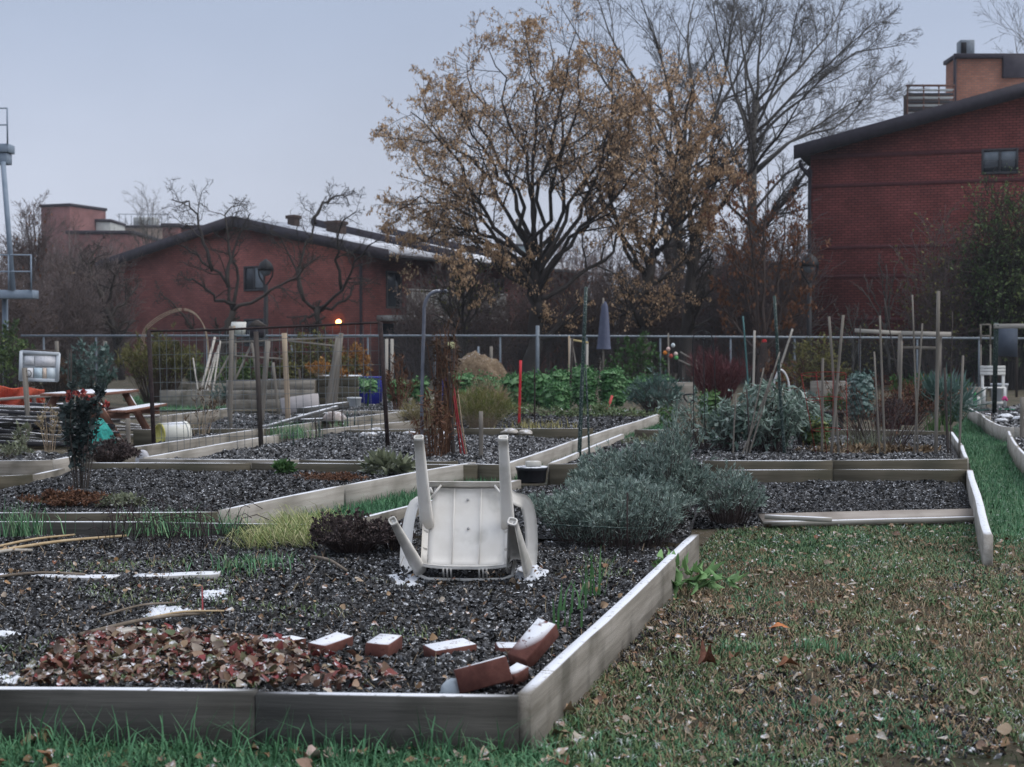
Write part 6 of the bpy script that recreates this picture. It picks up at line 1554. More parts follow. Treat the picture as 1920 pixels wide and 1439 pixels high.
for sx in (-.7, .7):
    for sg in (-1, 1): beam('leg', ctr + e1 * sx + e2 * sg * .66 + np.array([0, 0, .05]), ctr + e1 * sx + e2 * sg * .25 + np.array([0, 0, .735]), .045, .10, tw_, pt)
    beam('cross_bar', ctr + e1 * (sx + .05) - e2 * .74 + np.array([0, 0, .47]), ctr + e1 * (sx + .05) + e2 * .74 + np.array([0, 0, .47]), .04, .09, tw_, pt)
    beam('brace', ctr + e1 * sx + np.array([0, 0, .44]), ctr + e1 * sx * .2 + np.array([0, 0, .72]), .04, .07, tw_, pt)
# lumber heap: every length on its own
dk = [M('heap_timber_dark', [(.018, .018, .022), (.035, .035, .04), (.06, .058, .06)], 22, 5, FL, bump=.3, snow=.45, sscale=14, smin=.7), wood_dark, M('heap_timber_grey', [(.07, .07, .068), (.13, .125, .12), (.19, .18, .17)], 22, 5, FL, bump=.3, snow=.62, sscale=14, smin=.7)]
names_ = ['near the ground', 'in the middle', 'on top']
heap_where = ['at the bottom of', 'low in', 'in the middle of', 'high in', 'on top of']
for i in range(64):
    lev = i % 8; y0 = 18.4 + rng.uniform(0, 1.7); x0 = XY(rng.uniform(-150, 60), 19); ln = rng.uniform(.8, 1.9); z = .05 + lev * .055 + rng.uniform(-.01, .02)
    p0 = np.array([x0, y0 + rng.uniform(-.25, .25), z + rng.uniform(-.02, .06)]); p1 = np.array([min(x0 + ln, XY(215 - lev * 8, 19)), y0 + rng.uniform(-.3, .5), max(.03, z + rng.uniform(-.12, .03))])
    k_ = (0, 0, 0, 1, 1, 2)[rng.integers(0, 6)]; w_ = rng.uniform(.05, .13)
    tag(beam('timber_length', p0, p1, w_, rng.uniform(.025, .06), dk[k_], segs=3, warp=.002), '%s %s %s timber length %s the heap under the notice board' % ('long' if ln > 1.35 else 'short', 'broad' if w_ > .09 else 'narrow', ('black', 'wet brown', 'frosty grey')[k_], heap_where[min(4, lev * 5 // 8)]), 'timber', 'timber lengths in the dark heap')
for (a, b_, y, w, lab) in (((138, 786), (215, 802), 22.5, .16, 'snowy board lying across the right part of the lumber heap'), ((175, 788), (300, 780), 23.5, .12, 'snow topped board behind the grey stake, lying toward the bucket'), ((185, 812), (285, 825), 21.5, .07, 'grey pole lying right of the teal tarp, lowest'), ((190, 800), (285, 818), 21.8, .06, 'grey pole lying right of the teal tarp, above the lowest'),
    ((180, 786), (275, 806), 22.2, .08, 'thin dark board lying right of the teal tarp'), ((100, 776), (200, 786), 22.8, .14, 'pale grey board slanting through the heap behind the rose bush'), ((20, 762), (105, 772), 23.4, .08, 'frosty slat on top of the heap behind the rose bush'), ((50, 840), (130, 833), 19.6, .12, 'snow dusted plank lying in front of the lumber heap')):
    p0, p1 = D(*a, y), D(*b_, y + .3); p0[2] = max(p0[2], .05); p1[2] = max(p1[2], .05); tag(beam('loose_board', p0, p1, w, .035, dk[2], segs=4, warp=.003), lab, 'board')
beam_ = beam('leaning_stick', D(82, 835, 20.5), D(62, 745, 20.6), .05, .04, stake_dark, segs=3, warp=.003); tag(beam_, 'dark stick leaning against the heap right of the notice board post', 'stick')
crumple('blue_glove', 'small blue rag hung beside the notice board post', 'rag', D(59, 787, 18.98), (.045, .03, .09), M('blue_cloth', [(.01, .03, .25), (.02, .06, .38)], 8, 3, bump=.2), 8)
# teal tarp heap
crumple('teal_tarp', 'crumpled teal netting heap behind the rose bush', 'tarp', G(183, 842, .0), (.20, .20, .40), M('teal_netting', [(.015, .16, .145), (.03, .27, .24), (.06, .36, .32)], 16, 5, bump=.5, dirt=((.02, .06, .06), 30, .6)), 11, n=4, flat=.9)
crumple('plastic_bag', 'pale translucent plastic bag at the foot of the trellis post', 'bag', G(267, 866, .06), (.075, .05, .13), M('pale_plastic', [(.34, .34, .36), (.48, .48, .51)], 14, 4, bump=.5, rough=.35, spec=.5), 13, n=3, flat=.9)
# white bucket on its side, yellow end
bc = G(312, 836, .10); ax = frame_of(np.array([-1.0, -.85, .0])); rm = ax[:, [1, 2, 0]]
bk = thing('fallen_bucket', 'white bucket lying on its side with a mouldy yellow base towards us', 'bucket', bc)
mb = MB(); lathe(mb, bc + np.array([.06, .1, .13]) - ax[:, 0] * .17, [(.148, 0), (.155, .01), (.150, .05), (.140, .34)], 24, rot=rm); mb.build('body', M('white_bucket', [(.58, .57, .50), (.68, .67, .60)], 4, 4, bump=.05, rough=.5, snow=.5, sscale=10), bk, True)
mb = MB(); lathe(mb, bc + np.array([.06, .1, .13]) + ax[:, 0] * .171, [(.139, 0), (.139, .012), (.12, .014), (.117, .006)], 24, rot=rm); mb.build('base', M('mouldy_yellow', [(.26, .24, .05), (.46, .42, .12), (.55, .52, .22)], 16, 6, bump=.2), bk)
mb = MB(); tube(mb, curve([bc + np.array([.06, .1, .13]) - ax[:, 0] * .12 + rm @ np.array([.152 * math.cos(a), .152 * math.sin(a), 0]) for a in np.linspace(-.2, 3.3, 12)], 20), .004, 6); mb.build('handle', galv, bk)
# rose bush
rb = foliage('rose_bush', 'tall dark leaved rose bush with faded red roses at its top, front left', 'bush', G(152, 920, .12), .17, .16, .80, 900, .060, .6, M('rose_leaves', trans=.22, cols=[(.022, .035, .035), (.045, .066, .062), (.08, .105, .10)], scale=3, detail=2, attr=True, bump=.1, rough=.5, snow=.1, sscale=40), up=.3, stems=16, smat=stake_dark, stem_r=.006, hollow=.8, z0=.16, flat_top=.5, droop=.3)
yR = G(152, 920, .12)[1]; petal = M('faded_red_petals', [(.10, .010, .015), (.24, .03, .03), (.42, .12, .09)], 3, 2, attr=True, bump=.1, rough=.7)
for u, v in ((133, 737), (127, 744), (158, 737), (171, 748), (176, 755), (200, 758), (145, 741)):
    mb = MB(); c = D(u, v, yR + rng.uniform(-.08, .08)); n = 14; scatter(mb, LEAF_V, LEAF_F, np.repeat(c[None], n, 0) + rng.normal(0, .006, (n, 3)), rotm(n), np.full(n, .036) * np.array([1, 1, 1])[:, None].T if False else np.stack([np.full(n, .036), np.full(n, .034), np.full(n, .05)], 1)); mb.build('rose', petal, rb)
# shrubs behind on the left
foliage('olive_bush', 'large rounded olive bush behind the picnic table', 'bush', G(262, 765, 0) + np.array([0, 1.5, 0]), .78, .7, 1.45, 5200, .10, .22, leaf_olive, up=1.0, stems=260, smat=bark_brown, stem_r=.006, hollow=.5, z0=.2, flat_top=.2)
foliage('evergreen_bush', 'dark green bush at the left frame edge below the fence rail', 'bush', np.array([XY(15, 36), 36, 0]), .9, .7, 1.75, 2600, .10, .45, leaf_green, up=.4, stems=80, smat=bark_dark, stem_r=.008)
foliage('grey_leaved_bush', 'bush with frosty grey green leaves left of the olive bush', 'bush', np.array([XY(172, 33), 33, 0]), .6, .5, 1.35, 1500, .11, .45, collard_m, up=.4, stems=60, smat=bark_dark, stem_r=.008)
foliage('dark_bush', 'dark twiggy bush behind the notice board', 'bush', np.array([XY(105, 34), 34, 0]), .75, .5, 1.1, 1700, .08, .4, leaf_brown, up=.5, stems=120, smat=bark_dark, stem_r=.008)
foliage('round_conifer', 'small dark green conifer left of the leaning white poles', 'bush', np.array([XY(362, 36), 36, 0]), .26, .26, 1.1, 1700, .07, .3, leaf_green, up=.6, stems=80, smat=bark_dark, stem_r=.006, flat_top=.3)
for u, v0, v1, lab in ((106, 715, 640, 'leaning old fence stake right of the notice board'), (153, 720, 632, 'old brown post right of the pair of black rods'), (128, 735, 655, 'left one of two black rods behind the picnic table'), (133, 735, 655, 'right one of two black rods behind the picnic table'), (197, 715, 640, 'mossy post at the left side of the olive bush')):
    stake(lab, u + (6 if u == 106 else 0), v0 + 25, u, v1, 3 if 'rod' in lab else 6, stake_dark if 'rod' in lab else stake_wood, z=0, group='posts behind the picnic table')
foliage('weed_clump', 'pale green leafy weed at the foot of the notice board', 'plant', G(43, 848, .14), .12, .1, .32, 130, .06, .5, pale_herb, up=.6, stems=20, stem_r=.003)
foliage('weed_clump', 'pale dry weeds along the far left bed', 'plant', G(15, 862, .14), .3, .1, .16, 500, .05, .3, pale_herb, up=.7, stems=50, stem_r=.002)
foliage('dry_stalks', 'tall pale dry stalks behind the rose bush', 'plant', G(92, 846, .1), .2, .12, .62, 160, .06, .2, M('dry_straw', [(.22, .17, .10), (.34, .28, .18)], 3, 2, attr=True, bump=0), up=.8, stems=14, smat=stake_tan, stem_r=.004)
# willow arch
mb = MB(); ya = 34
for k in range(3): tube(mb, curve([D(262 + k * 2, 754, ya), D(264 + k * 3, 640, ya), D(285 + k, 602 + k * 3, ya), D(335, 579 + k * 2, ya), D(370, 592 + k, ya), D(388 + k, 640, ya), D(391, 754, ya)], 30), .008, 6)
tag(mb.build('willow_arch', stake_tan), 'arch of pale bent rods before the brick gable', 'arch')
# leaning white poles and trestle
for (a, b_, w, lab) in (((381, 716), (403, 633), 5, 'longest white pole leaning by the conifer'), ((393, 717), (411, 648), 4.5, 'second white pole leaning beside the longest'), ((402, 715), (413, 640), 3.5, 'thin white pole nearest the trestle'), ((370, 725), (362, 672), 3, 'short pale pole leaning the other way by the conifer'), ((388, 716), (404, 662), 3, 'greyish pole leaning between the white poles')):
    p0 = D(*a, 31.0); p1 = D(*b_, 31.6); p0 = p0 + (p0 - p1) * (p0[2] + .03) / (p1[2] - p0[2]); mb = MB(); tube(mb, [p0, p1], w * 31 / F / 2, 8); tag(mb.build('white_pole', stake_pale), lab, 'pole', 'white poles leaning by the conifer')
tr = thing('wooden_trestle', 'A shaped wooden trellis frame standing behind the tall planter box', 'trellis', D(445, 735, 32))
for a, b_ in (((440, 712), (441, 645)), ((443, 708), (473, 643)), ((472, 643), (482, 710)), ((412, 700), (441, 648)), ((430, 667), (540, 674)), ((412, 643), (640, 633)), ((540, 640), (640, 650)), ((505, 648), (496, 712))):
    q0, q1 = D(*a, 32), D(*b_, 32.1)
    if q0[2] > q1[2] + .3: q0, q1 = q1, q0
    if q1[2] - q0[2] > .3: q0 = q0 + (q0 - q1) * (q0[2] + .03) / (q1[2] - q0[2])
    beam('strut', q0, q1, .055, .04, stake_wood, tr)
# white bird house and dark feeder
bh = thing('bird_house', 'white bird house on a post seen over the trellis', 'bird house', D(443, 690, 36))
mb = MB(); c4 = [D(430, 628, 36), D(456, 628, 36), D(458, 604, 36), D(434, 604, 36)]; prism(mb, c4, (0, .3, 0)); mb.build('box', M('white_paint', [(.60, .60, .57), (.70, .70, .66)], 5, 4, bump=.05), bh)
mb = MB(); prism(mb, [D(436, 624, 35.98), D(440, 624, 35.98), D(441, 611, 35.98), D(436.5, 611, 35.98)], (0, .01, 0)); mb.build('slot', stake_tan, bh)
beam('post', D(441, 752, 36.1), D(441, 629, 36.1), .06, .06, stake_wood, bh)
bf = thing('bird_feeder', 'dark roofed bird feeder left of the lamp post foot', 'bird feeder', D(480, 700, 37))
mb = MB(); prism(mb, [D(463, 612, 37), D(498, 612, 37), D(480, 600, 37)], (0, .4, 0)); mb.build('roof', stake_dark, bf)
mb = MB(); prism(mb, [D(468, 632, 37.05), D(494, 632, 37.05), D(494, 613, 37.05), D(468, 613, 37.05)], (0, .3, 0)); mb.build('box', fascia_m, bf)
beam('post', D(481, 752, 37.2), D(481, 632, 37.2), .07, .07, stake_dark, bf)
# tall planter box
def planter():
    y = 28.4; t = thing('tall_planter_box', 'tall grey planter box of stacked boards behind the trellis', 'planter', D(540, 760, y))
    z0, z1 = .06, zv(708, y); n = 3
    for k, (u0, u1, dy, v) in enumerate(((424, 482, .0, 714), (486, 590, -.06, 712), (591, 669, .3, 705))):
        z1 = zv(v, y + dy)
        for j in range(n):
            a = z0 + (z1 - z0) * j / n; b_ = z0 + (z1 - z0) * (j + 1) / n
            m = MB(); box(m, ((XY(u0, y) + XY(u1, y)) / 2, y + dy, (a + b_) / 2), (XY(u1, y) - XY(u0, y), .05, b_ - a - .008), .006); m.build('plank', wood_grey if k < 2 else wood_olive, t)
        for j, uu in enumerate((u0, u1)):
            m = MB(); box(m, (XY(uu, y) + (.03 if j == 0 else -.03), y + dy + .06, (z0 + z1) / 2), (.07, .07, z1 - z0), .005); m.build('corner_post', stake_wood, t)
        m = MB(); box(m, ((XY(u0, y) + XY(u1, y)) / 2, y + dy + .42, z1 - .02), (XY(u1, y) - XY(u0, y) - .05, .8, .04), .004); m.build('soil', snow_mat if k == 2 else soil_mat, t)
        for uu in (u0 + 2, u1 - 2):
            m = MB(); box(m, (XY(uu, y), y + dy + .45, (z0 + z1) / 2), (.045, .76, z1 - z0 - .02), .005); m.build('plank', wood_olive, t)
planter()
foliage('ochre_plant', 'ochre leaved dry plant growing in the tall planter box', 'plant', D(600, 707, 28.7), .25, .25, .36, 420, .07, .5, leaf_orange, up=.4, stems=30, smat=stake_tan)
foliage('ochre_plant', 'small ochre plant hanging at the right end of the tall planter box', 'plant', D(640, 709, 28.6), .12, .15, .16, 160, .07, .5, leaf_orange, up=.4, stems=16, smat=stake_tan)
foliage('dry_bush', 'loose yellow brown bush behind the tall planter box', 'bush', np.array([XY(590, 35), 35, 0]), 1.0, .6, 1.5, 3000, .09, .4, leaf_olive, up=.5, stems=160, smat=bark_brown, stem_r=.007)
foliage('dry_bush', 'loose orange brown bush left of the right trellis post', 'bush', np.array([XY(660, 35.5), 35.5, 0]), .5, .5, 1.4, 1500, .09, .4, leaf_orange, up=.5, stems=90, smat=bark_brown, stem_r=.007)
foliage('grey_herb', 'low grey green herb in front of the tall planter box', 'plant', D(415, 757, 28.5), .25, .2, .36, 420, .07, .3, collard_m, up=.6, stems=40)
foliage('dark_bush', 'very dark bush in the shade behind the trestle', 'bush', np.array([XY(450, 35), 35, 0]), 1.1, .5, .95, 2200, .10, .5, leaf_green, up=.4, stems=80, smat=bark_dark)
foliage('dark_bush', 'very dark bush behind the tall planter, left of the yellow brown bush', 'bush', np.array([XY(530, 35.2), 35.2, 0]), .8, .5, 1.0, 1800, .10, .5, leaf_brown, up=.4, stems=80, smat=bark_dark)
crumple('grey_sack', 'grey green sack lying on the far end of the planter box', 'sack', D(636, 707, 29.1), (.20, .15, .24), M('grey_cloth', [(.14, .17, .17), (.20, .23, .23)], 6, 4, bump=.3), 17)
# timber pile behind the trellis
for (a, b_, y, w, t_, lab) in (((480, 806), (632, 764), 20.6, .16, .04, 'longest grey board slanting up along the timber pile'), ((560, 772), (652, 760), 21.4, .14, .10, 'thick dark beam on top of the timber pile'), ((552, 784), (632, 778), 21.2, .18, .10, 'thick beam in the middle of the timber pile'),
    ((556, 792), (640, 788), 21.0, .16, .08, 'lower beam of the timber pile'), ((500, 800), (560, 790), 20.8, .18, .03, 'short snowy board at the near end of the timber pile'), ((470, 810), (540, 800), 20.4, .10, .03, 'snow covered lath in front of the timber pile')):
    p0, p1 = D(*a, y), D(*b_, y + .4); p0[2] = max(p0[2], .06); p1[2] = max(p1[2], .06); tag(beam('pile_timber', p0, p1, w, t_, dk[1] if 'beam' in lab else dk[2], segs=4, warp=.004), lab, 'timber')
crumple('pale_sack', 'pale brown sack lying against the leaning plank pair', 'sack', D(628, 788, 21.2), (.17, .14, .22), M('pale_sackcloth', [(.30, .25, .23), (.42, .37, .34)], 7, 5, bump=.4, snow=.4), 19)
crumple('snowy_stone', 'snow capped stone at the near end of the timber pile', 'stone', G(528, 800, .1), (.12, .10, .10), M('grey_stone', [(.20, .20, .20), (.32, .32, .31)], 8, 5, bump=.5, snow=.8, smin=.2), 21)
tag(beam('white_plank', D(528, 762, 24), D(598, 752, 24), .05, .26, M('whitewashed_plank', [(.42, .38, .37), (.55, .52, .51)], 8, 4, FL, bump=.2), segs=3), 'whitewashed plank on edge behind the timber pile', 'board')
for u, v, r_, s_, lab in ((690, 820, .13, 23, 'leftmost snowy clod'), (715, 816, .10, 24, 'second snowy clod from the left'), (770, 815, .10, 25, 'snowy clod right of the dark trellis post'), (835, 818, .12, 26, 'snowy clod behind the dried vine'), (955, 812, .13, 27, 'pale rounded stone'), (985, 813, .10, 28, 'small pale stone next to the rounded one'), (705, 812, .15, 29, 'wide low snowy clod'), (640, 796, .05, 30, 'tiny snowy clod by the pegs')):
    crumple('clod', '%s along the back board of the trellis bed' % lab, 'stone', G(u, v, .14), (r_, r_ * .8, r_ * .8), M('frosty_clod', [(.12, .11, .10), (.24, .22, .20)], 10, 5, bump=.6, snow=.55, smin=.2, sscale=22) if 'pale' not in lab else M('tan_stone', [(.30, .27, .23), (.42, .39, .35)], 8, 5, bump=.5, snow=.4), s_)
# white bucket, blue bins
def bucket(label, u, v, y, h, r, mat, name='bucket'):
    c = np.array([XY(u, y), y, 0.0]); c[2] = max(0.02, G(u, v, 0)[2]); t = thing(name, label, 'bucket', c)
    mb = MB(); lathe(mb, c, [(r * .8, 0), (r * .86, h * .04), (r * .97, h * .9), (r * 1.05, h * .92), (r * 1.05, h), (r * .97, h), (r * .9, h * .6)], 22); mb.build('body', mat, t, True); return t
bucket('white bucket standing in front of the blue bin', 664, 747, 27.6, .30, .135, M('white_pail', [(.50, .53, .55), (.60, .62, .64)], 5, 3, bump=.05, rough=.5))
blue = M('deep_blue_plastic', [(.010, .014, .16), (.014, .022, .24)], 4, 3, bump=.03, rough=.4)
bn = thing('blue_bin', 'square deep blue bin behind the small kale with a bare stem', 'bin', np.array([XY(695, 29), 29, 0]))
mb = MB(); box(mb, (XY(695, 29), 29, .34), (.43, .4, .62), .02); mb.build('body', blue, bn)
mb = MB(); box(mb, (XY(695, 29), 29, .665), (.47, .44, .03), .01); mb.build('rim', blue, bn)
mb = MB(); box(mb, (XY(697, 28.9), 28.75, .02), (.5, .1, .03), .008); mb.build('base', galv, bn)
bn = thing('blue_barrel', 'deep blue barrel half hidden behind the dried vine', 'barrel', np.array([XY(848, 30), 30, 0]))
mb = MB(); lathe(mb, (XY(848, 30), 30, 0), [(.19, 0), (.21, .05), (.21, .25), (.225, .27), (.21, .29), (.21, .55), (.225, .57), (.20, .62), (.18, .63)], 22); mb.build('body', blue, bn, True)
mb = MB(); lathe(mb, (XY(843, 30), 30, .633), [(.10, 0), (.10, .02), (.02, .022)], 14); mb.build('lid', blue, bn)
bucket('small green tub with a frosty rim beside the blue barrel', 866, 742, 28.4, .32, .17, M('green_plastic', [(.015, .09, .06), (.025, .13, .085)], 4, 3, bump=.03, rough=.4, snow=.5), 'green_tub')

# ================================================================ KALE AND OTHER CROPS
def kale(label, u, v, y, hw, h, n, mat=kale_m, ln=.30, name='kale_plant', group='kale plants in the back row', stem_h=.22):
    n = int(n * 2.6); ln = ln * .62
    b = np.array([XY(u, y), y, .1]); t = thing(name, label, 'vegetable plant', b, group); w = hw * y / F
    ns = max(1, int(w / .17)); mbs = MB(); lb = MB()
    for k in range(ns):
        c = b + np.array([(k + .5) / ns * 2 * w - w, rng.uniform(-.25, .25), 0]); hh = h * rng.uniform(.82, 1.05) * (1 - .25 * abs((k + .5) / ns * 2 - 1))
        tube(mbs, [c, c + np.array([.02, 0, hh * .5]), c + np.array([0, 0, hh * .86])], .018, 6)
        m = max(8, n // ns); f = rng.uniform(stem_h, 1, m) ** .8; az = np.arange(m) * 2.4 + rng.normal(0, .3, m)
        pos = c + np.column_stack([np.zeros(m), np.zeros(m), hh * .86 * f])
        el = .55 * f - .05 + rng.normal(0, .15, m); d = np.stack([np.cos(az) * np.cos(el), np.sin(az) * np.cos(el), np.sin(el)], 1)
        s = np.cross(np.array([0, 0, 1.]), d); s /= np.linalg.norm(s, axis=1, keepdims=True); rot = np.stack([d, s, np.cross(d, s)], 2)
        L = ln * rng.uniform(.7, 1.25, m); tv = CURL_V.copy()
        scatter(lb, tv, CURL_F, pos, rot, np.stack([L, L * .85, L * rng.uniform(.8, 2.2, m)], 1), np.clip(.25 + .5 * f + rng.normal(0, .2, m), 0, 1))
        # crimped edge pieces along each leaf
        q = 16; pp = np.repeat(pos + d * L[:, None] * .75, q, 0) + rng.normal(0, ln * .26, (m * q, 3)); pp[:, 2] -= ln * .06
        scatter(lb, LEAF_V, LEAF_F, pp, rotm(m * q), np.stack([np.full(m * q, ln * .26), np.full(m * q, ln * .22), np.full(m * q, ln * .45)], 1))
    mbs.build('stem', stake_pale if stem_h < .5 else herb_m, t); lf = lb.build('leaves', mat, t); lf['kind'] = 'stuff'
    return t
kale('curly kale beside the blue barrel, leftmost of the kale row', 890, 750, 27.5, 42, .78, 60)
kale('darker curly kale left of the bright red stake', 945, 760, 27, 35, .72, 60)
kale('curly kale right behind the bright red stake', 992, 770, 26, 36, .84, 80)
kale('lower dark kale between the thin rust stake and the black stake', 1045, 780, 25, 36, .55, 60)
kale('tall broad kale right of the tall dark green stake', 1122, 775, 25.5, 52, 1.0, 120)
kale('tall curly kale behind the black stake', 1070, 765, 27, 38, .98, 80)
kale('wide kale row right of the folded parasol', 1205, 745, 29, 58, .66, 110)
kale('small kale with a bare pale stem before the blue bin', 690, 745, 27.2, 15, .58, 12, ln=.26, stem_h=.62)
kale('green leafy stem behind the right trellis post', 765, 750, 29, 36, .55, 40)
brass = kale('tall blue green collard plant with drooping leaves among the stakes', 1610, 815, 19.5, 26, 1.0, 46, mat=collard_m, ln=.24, group=None, stem_h=.25)
kale('frosty dark kale by the garden fork handle', 1290, 735, 29, 28, .44, 26, mat=collard_m, ln=.26)
kale('broad bright leaves at the left end of the bean bed', 1330, 800, 21, 34, .56, 40, mat=herb_m, ln=.22, group=None)
kale('dark glossy leafy plant at the front of the bean bed', 1528, 858, 17, 24, .33, 26, mat=leaf_green, ln=.22, group=None)
kale('small green plant at the edge of the bean bed below the kale', 1255, 815, 20.5, 18, .34, 20, mat=herb_m, ln=.16, group=None)
foliage('fern_grass', 'fine yellow green feathery asparagus clump left of the bright red stake', 'plant', G(905, 806, .14), .45, .4, .52, 5200, .10, .045, M('asparagus_fern', trans=.22, cols=[(.06, .085, .02), (.12, .14, .035), (.21, .20, .07), (.30, .25, .12)], scale=3, detail=2, attr=True, bump=0), up=.7, stems=300, stem_r=.0022, smat=stake_tan, tvf=NAR)
foliage('straw_grass', 'thin straw coloured grass beside the dried vine', 'plant', G(800, 812, .14), .35, .25, .40, 1600, .12, .04, M('straw_grass', [(.16, .14, .06), (.28, .24, .12)], 3, 2, attr=True, bump=0), up=1.2, stems=140, stem_r=.002, smat=stake_tan, tvf=NAR)
foliage('straw_heap', 'loose straw coloured stems in front of the leftmost kale', 'plant', G(915, 775, .14), .5, .3, .5, 1200, .16, .04, M('straw', [(.22, .16, .10), (.36, .28, .18)], 3, 2, attr=True, bump=0), up=.5, stems=90, stem_r=.003, smat=stake_tan, tvf=NAR)
foliage('grey_shrub', 'grey green rosemary like shrub right of the kale row', 'shrub', G(1255, 790, .14) + np.array([0, 2, 0]), .48, .4, .62, 2600, .09, .16, collard_m, up=.9, stems=200, smat=dead_brown, stem_r=.004, tvf=NAR)
foliage('red_stemmed_shrub', 'dense dark red stemmed shrub behind the bean bed', 'shrub', np.array([XY(1345, 28), 28, .1]), .62, .5, .98, 2800, .16, .05, red_stem, up=1.6, stems=420, smat=red_stem, stem_r=.004, tvf=NAR, flat_top=.3)
foliage('golden_shrub', 'golden brown dry shrub in front of the slatted balcony', 'shrub', np.array([XY(1530, 33), 33, .1]), .75, .5, 1.35, 2400, .08, .3, leaf_olive, up=.5, stems=160, smat=bark_brown, stem_r=.006)
foliage('dark_red_shrub', 'round brown red shrub between the collard plant and the broad stake', 'shrub', np.array([XY(1700, 22), 22, .1]), .46, .4, .66, 3000, .045, .4, dead_rust, up=.5, stems=260, smat=red_stem, stem_r=.003)
foliage('dark_red_shrub', 'dark low shrub under the round brown red one', 'shrub', np.array([XY(1672, 21), 21, .1]), .30, .3, .46, 1800, .04, .4, dead_brown, up=.5, stems=160, smat=red_stem, stem_r=.003)
foliage('leek_clump', 'grey green strappy leek clump at the right end of the stake bed', 'plant', np.array([XY(1770, 22), 22, .1]), .36, .4, .60, 420, .34, .09, collard_m, up=1.2, stems=60, smat=herb_m, stem_r=.006, tvf=NAR, droop=.2)
foliage('leek_clump', 'smaller strappy grey green clump behind the white curved bed end', 'plant', np.array([XY(1795, 23), 23, .1]), .24, .3, .48, 220, .30, .09, collard_m, up=1.0, stems=40, smat=herb_m, stem_r=.006, tvf=NAR, droop=.2)
foliage('ivy_clump', 'green climbing weed on the fence right of the parasol', 'plant', np.array([XY(1190, 39.8), 39.8, 0]), .75, .3, 1.6, 1400, .10, .5, herb_m, up=.4, stems=70, smat=bark_dark)
foliage('frosty_bush', 'small frosty grey bush behind the curved white pipe', 'bush', np.array([XY(1510, 25), 25, .1]), .3, .3, .42, 700, .06, .3, collard_m, up=.5, stems=50)
for u, y, h_, lab in ((1690, 30, .62, 'light green leafy plant behind the slim dark stake'), (1735, 30, .58, 'light green leafy plant behind the leaning tan stake'), (1800, 29, .60, 'dark green leafy plant behind the crooked stick'), (1562, 26, .32, 'yellowing plant beside the red wire cage')):
    foliage('leafy_plant', lab, 'plant', np.array([XY(u, y), y, .1]), .26, .25, h_, 240, .12, .5, herb_m, up=.4, stems=26, smat=herb_m)
# beans climbing a teepee
bp = foliage('bean_vines', 'mass of pale drooping bean vines hanging on a teepee of poles', 'plant', G(1440, 852, .12), .46, .35, .84, 1900, .10, .28, bean_m, up=.2, stems=130, smat=dead_brown, stem_r=.004, hollow=.7, droop=.7, z0=.12)
foliage('bean_vines', 'lighter bean foliage hanging out to the right of the teepee', 'plant', G(1510, 838, .12), .30, .3, .62, 800, .11, .28, bean_m, up=.2, stems=70, smat=dead_brown, stem_r=.004, hollow=.6, droop=.7)
foliage('bean_vines', 'greener loose bean foliage left of the teepee', 'plant', G(1365, 850, .12), .26, .3, .58, 560, .10, .35, bean_m, up=.3, stems=60, smat=dead_brown, stem_r=.004, hollow=.6, droop=.4)
for (a, b_, lab) in (((1378, 862), (1448, 700), 'teepee pole leaning far right out of the beans'), ((1392, 862), (1432, 690), 'teepee pole beside the far leaning one'), ((1405, 862), (1400, 730), 'dark teepee pole standing nearly upright in the beans'), ((1374, 862), (1380, 740), 'brown teepee pole at the left side of the beans'), ((1395, 862), (1462, 660), 'longest teepee pole crossing the green pole')):
    stake(lab, *a, *b_, 4.5, stake_wood if 'dark' not in lab else stake_dark, group='bean teepee poles', round_=True)
for i, (u0, u1, v1) in enumerate(((1393, 1392, 760), (1384, 1404, 790))):
    pass
foliage('dead_leaf_carpet', 'dry pale leaves and straw lying over the soil of the stake bed', 'plant', G(1640, 850, .13), .75, .5, .07, 1500, .07, .3, thatch_mat, up=.1, stems=80, stem_r=.002, smat=stake_tan)
foliage('dead_stalks', 'tangle of tall dead brown stalks standing through the stake bed', 'plant', G(1650, 845, .12), .85, .4, .62, 600, .05, .25, dead_rust, up=.8, stems=110, smat=dead_brown, stem_r=.0035, flat_top=.45, lob=.6)
foliage('dead_stalks', 'dark dead stalks and weeds crowding the left end of the stake bed', 'plant', G(1330, 845, .12), .5, .4, .45, 900, .06, .3, bean_m, up=.6, stems=110, smat=dead_brown, stem_r=.003, flat_top=.4, lob=.6)
foliage('weed_strip', 'low strip of mixed green weeds before the kale row', 'plant', G(1120, 785, .12), 1.2, .5, .16, 2200, .07, .3, grass_dull, up=.6, stems=160, stem_r=.003, lob=.6)
foliage('weed_strip', 'low strip of green and straw weeds left of the bright red stake', 'plant', G(930, 778, .12), .8, .5, .2, 1600, .08, .3, grass_dull, up=.6, stems=120, stem_r=.003, lob=.6)
tuft('thin green and straw grass at the foot of the collard plant', 1620, 842, 160, .24, .14, mat=pale_herb, lean=.4, wd=.008)
tuft('yellow green strap leaves below the leek clump', 1752, 815, 40, .30, .06, mat=herb_m, lean=.3, wd=.02)
tuft('pale yellow grass at the back board near the parasol', 1010, 806, 160, .18, .3, mat=M('pale_straw_blades', [(.20, .19, .06), (.36, .32, .14)], 3, 2, attr=True, bump=0), lean=.5, wd=.01)
foliage('weed_clump', 'scrappy yellow green weeds in the left part of the stake bed', 'plant', G(1240, 835, .13), .5, .35, .10, 700, .06, .4, pale_herb, up=.3, stems=60, stem_r=.002)
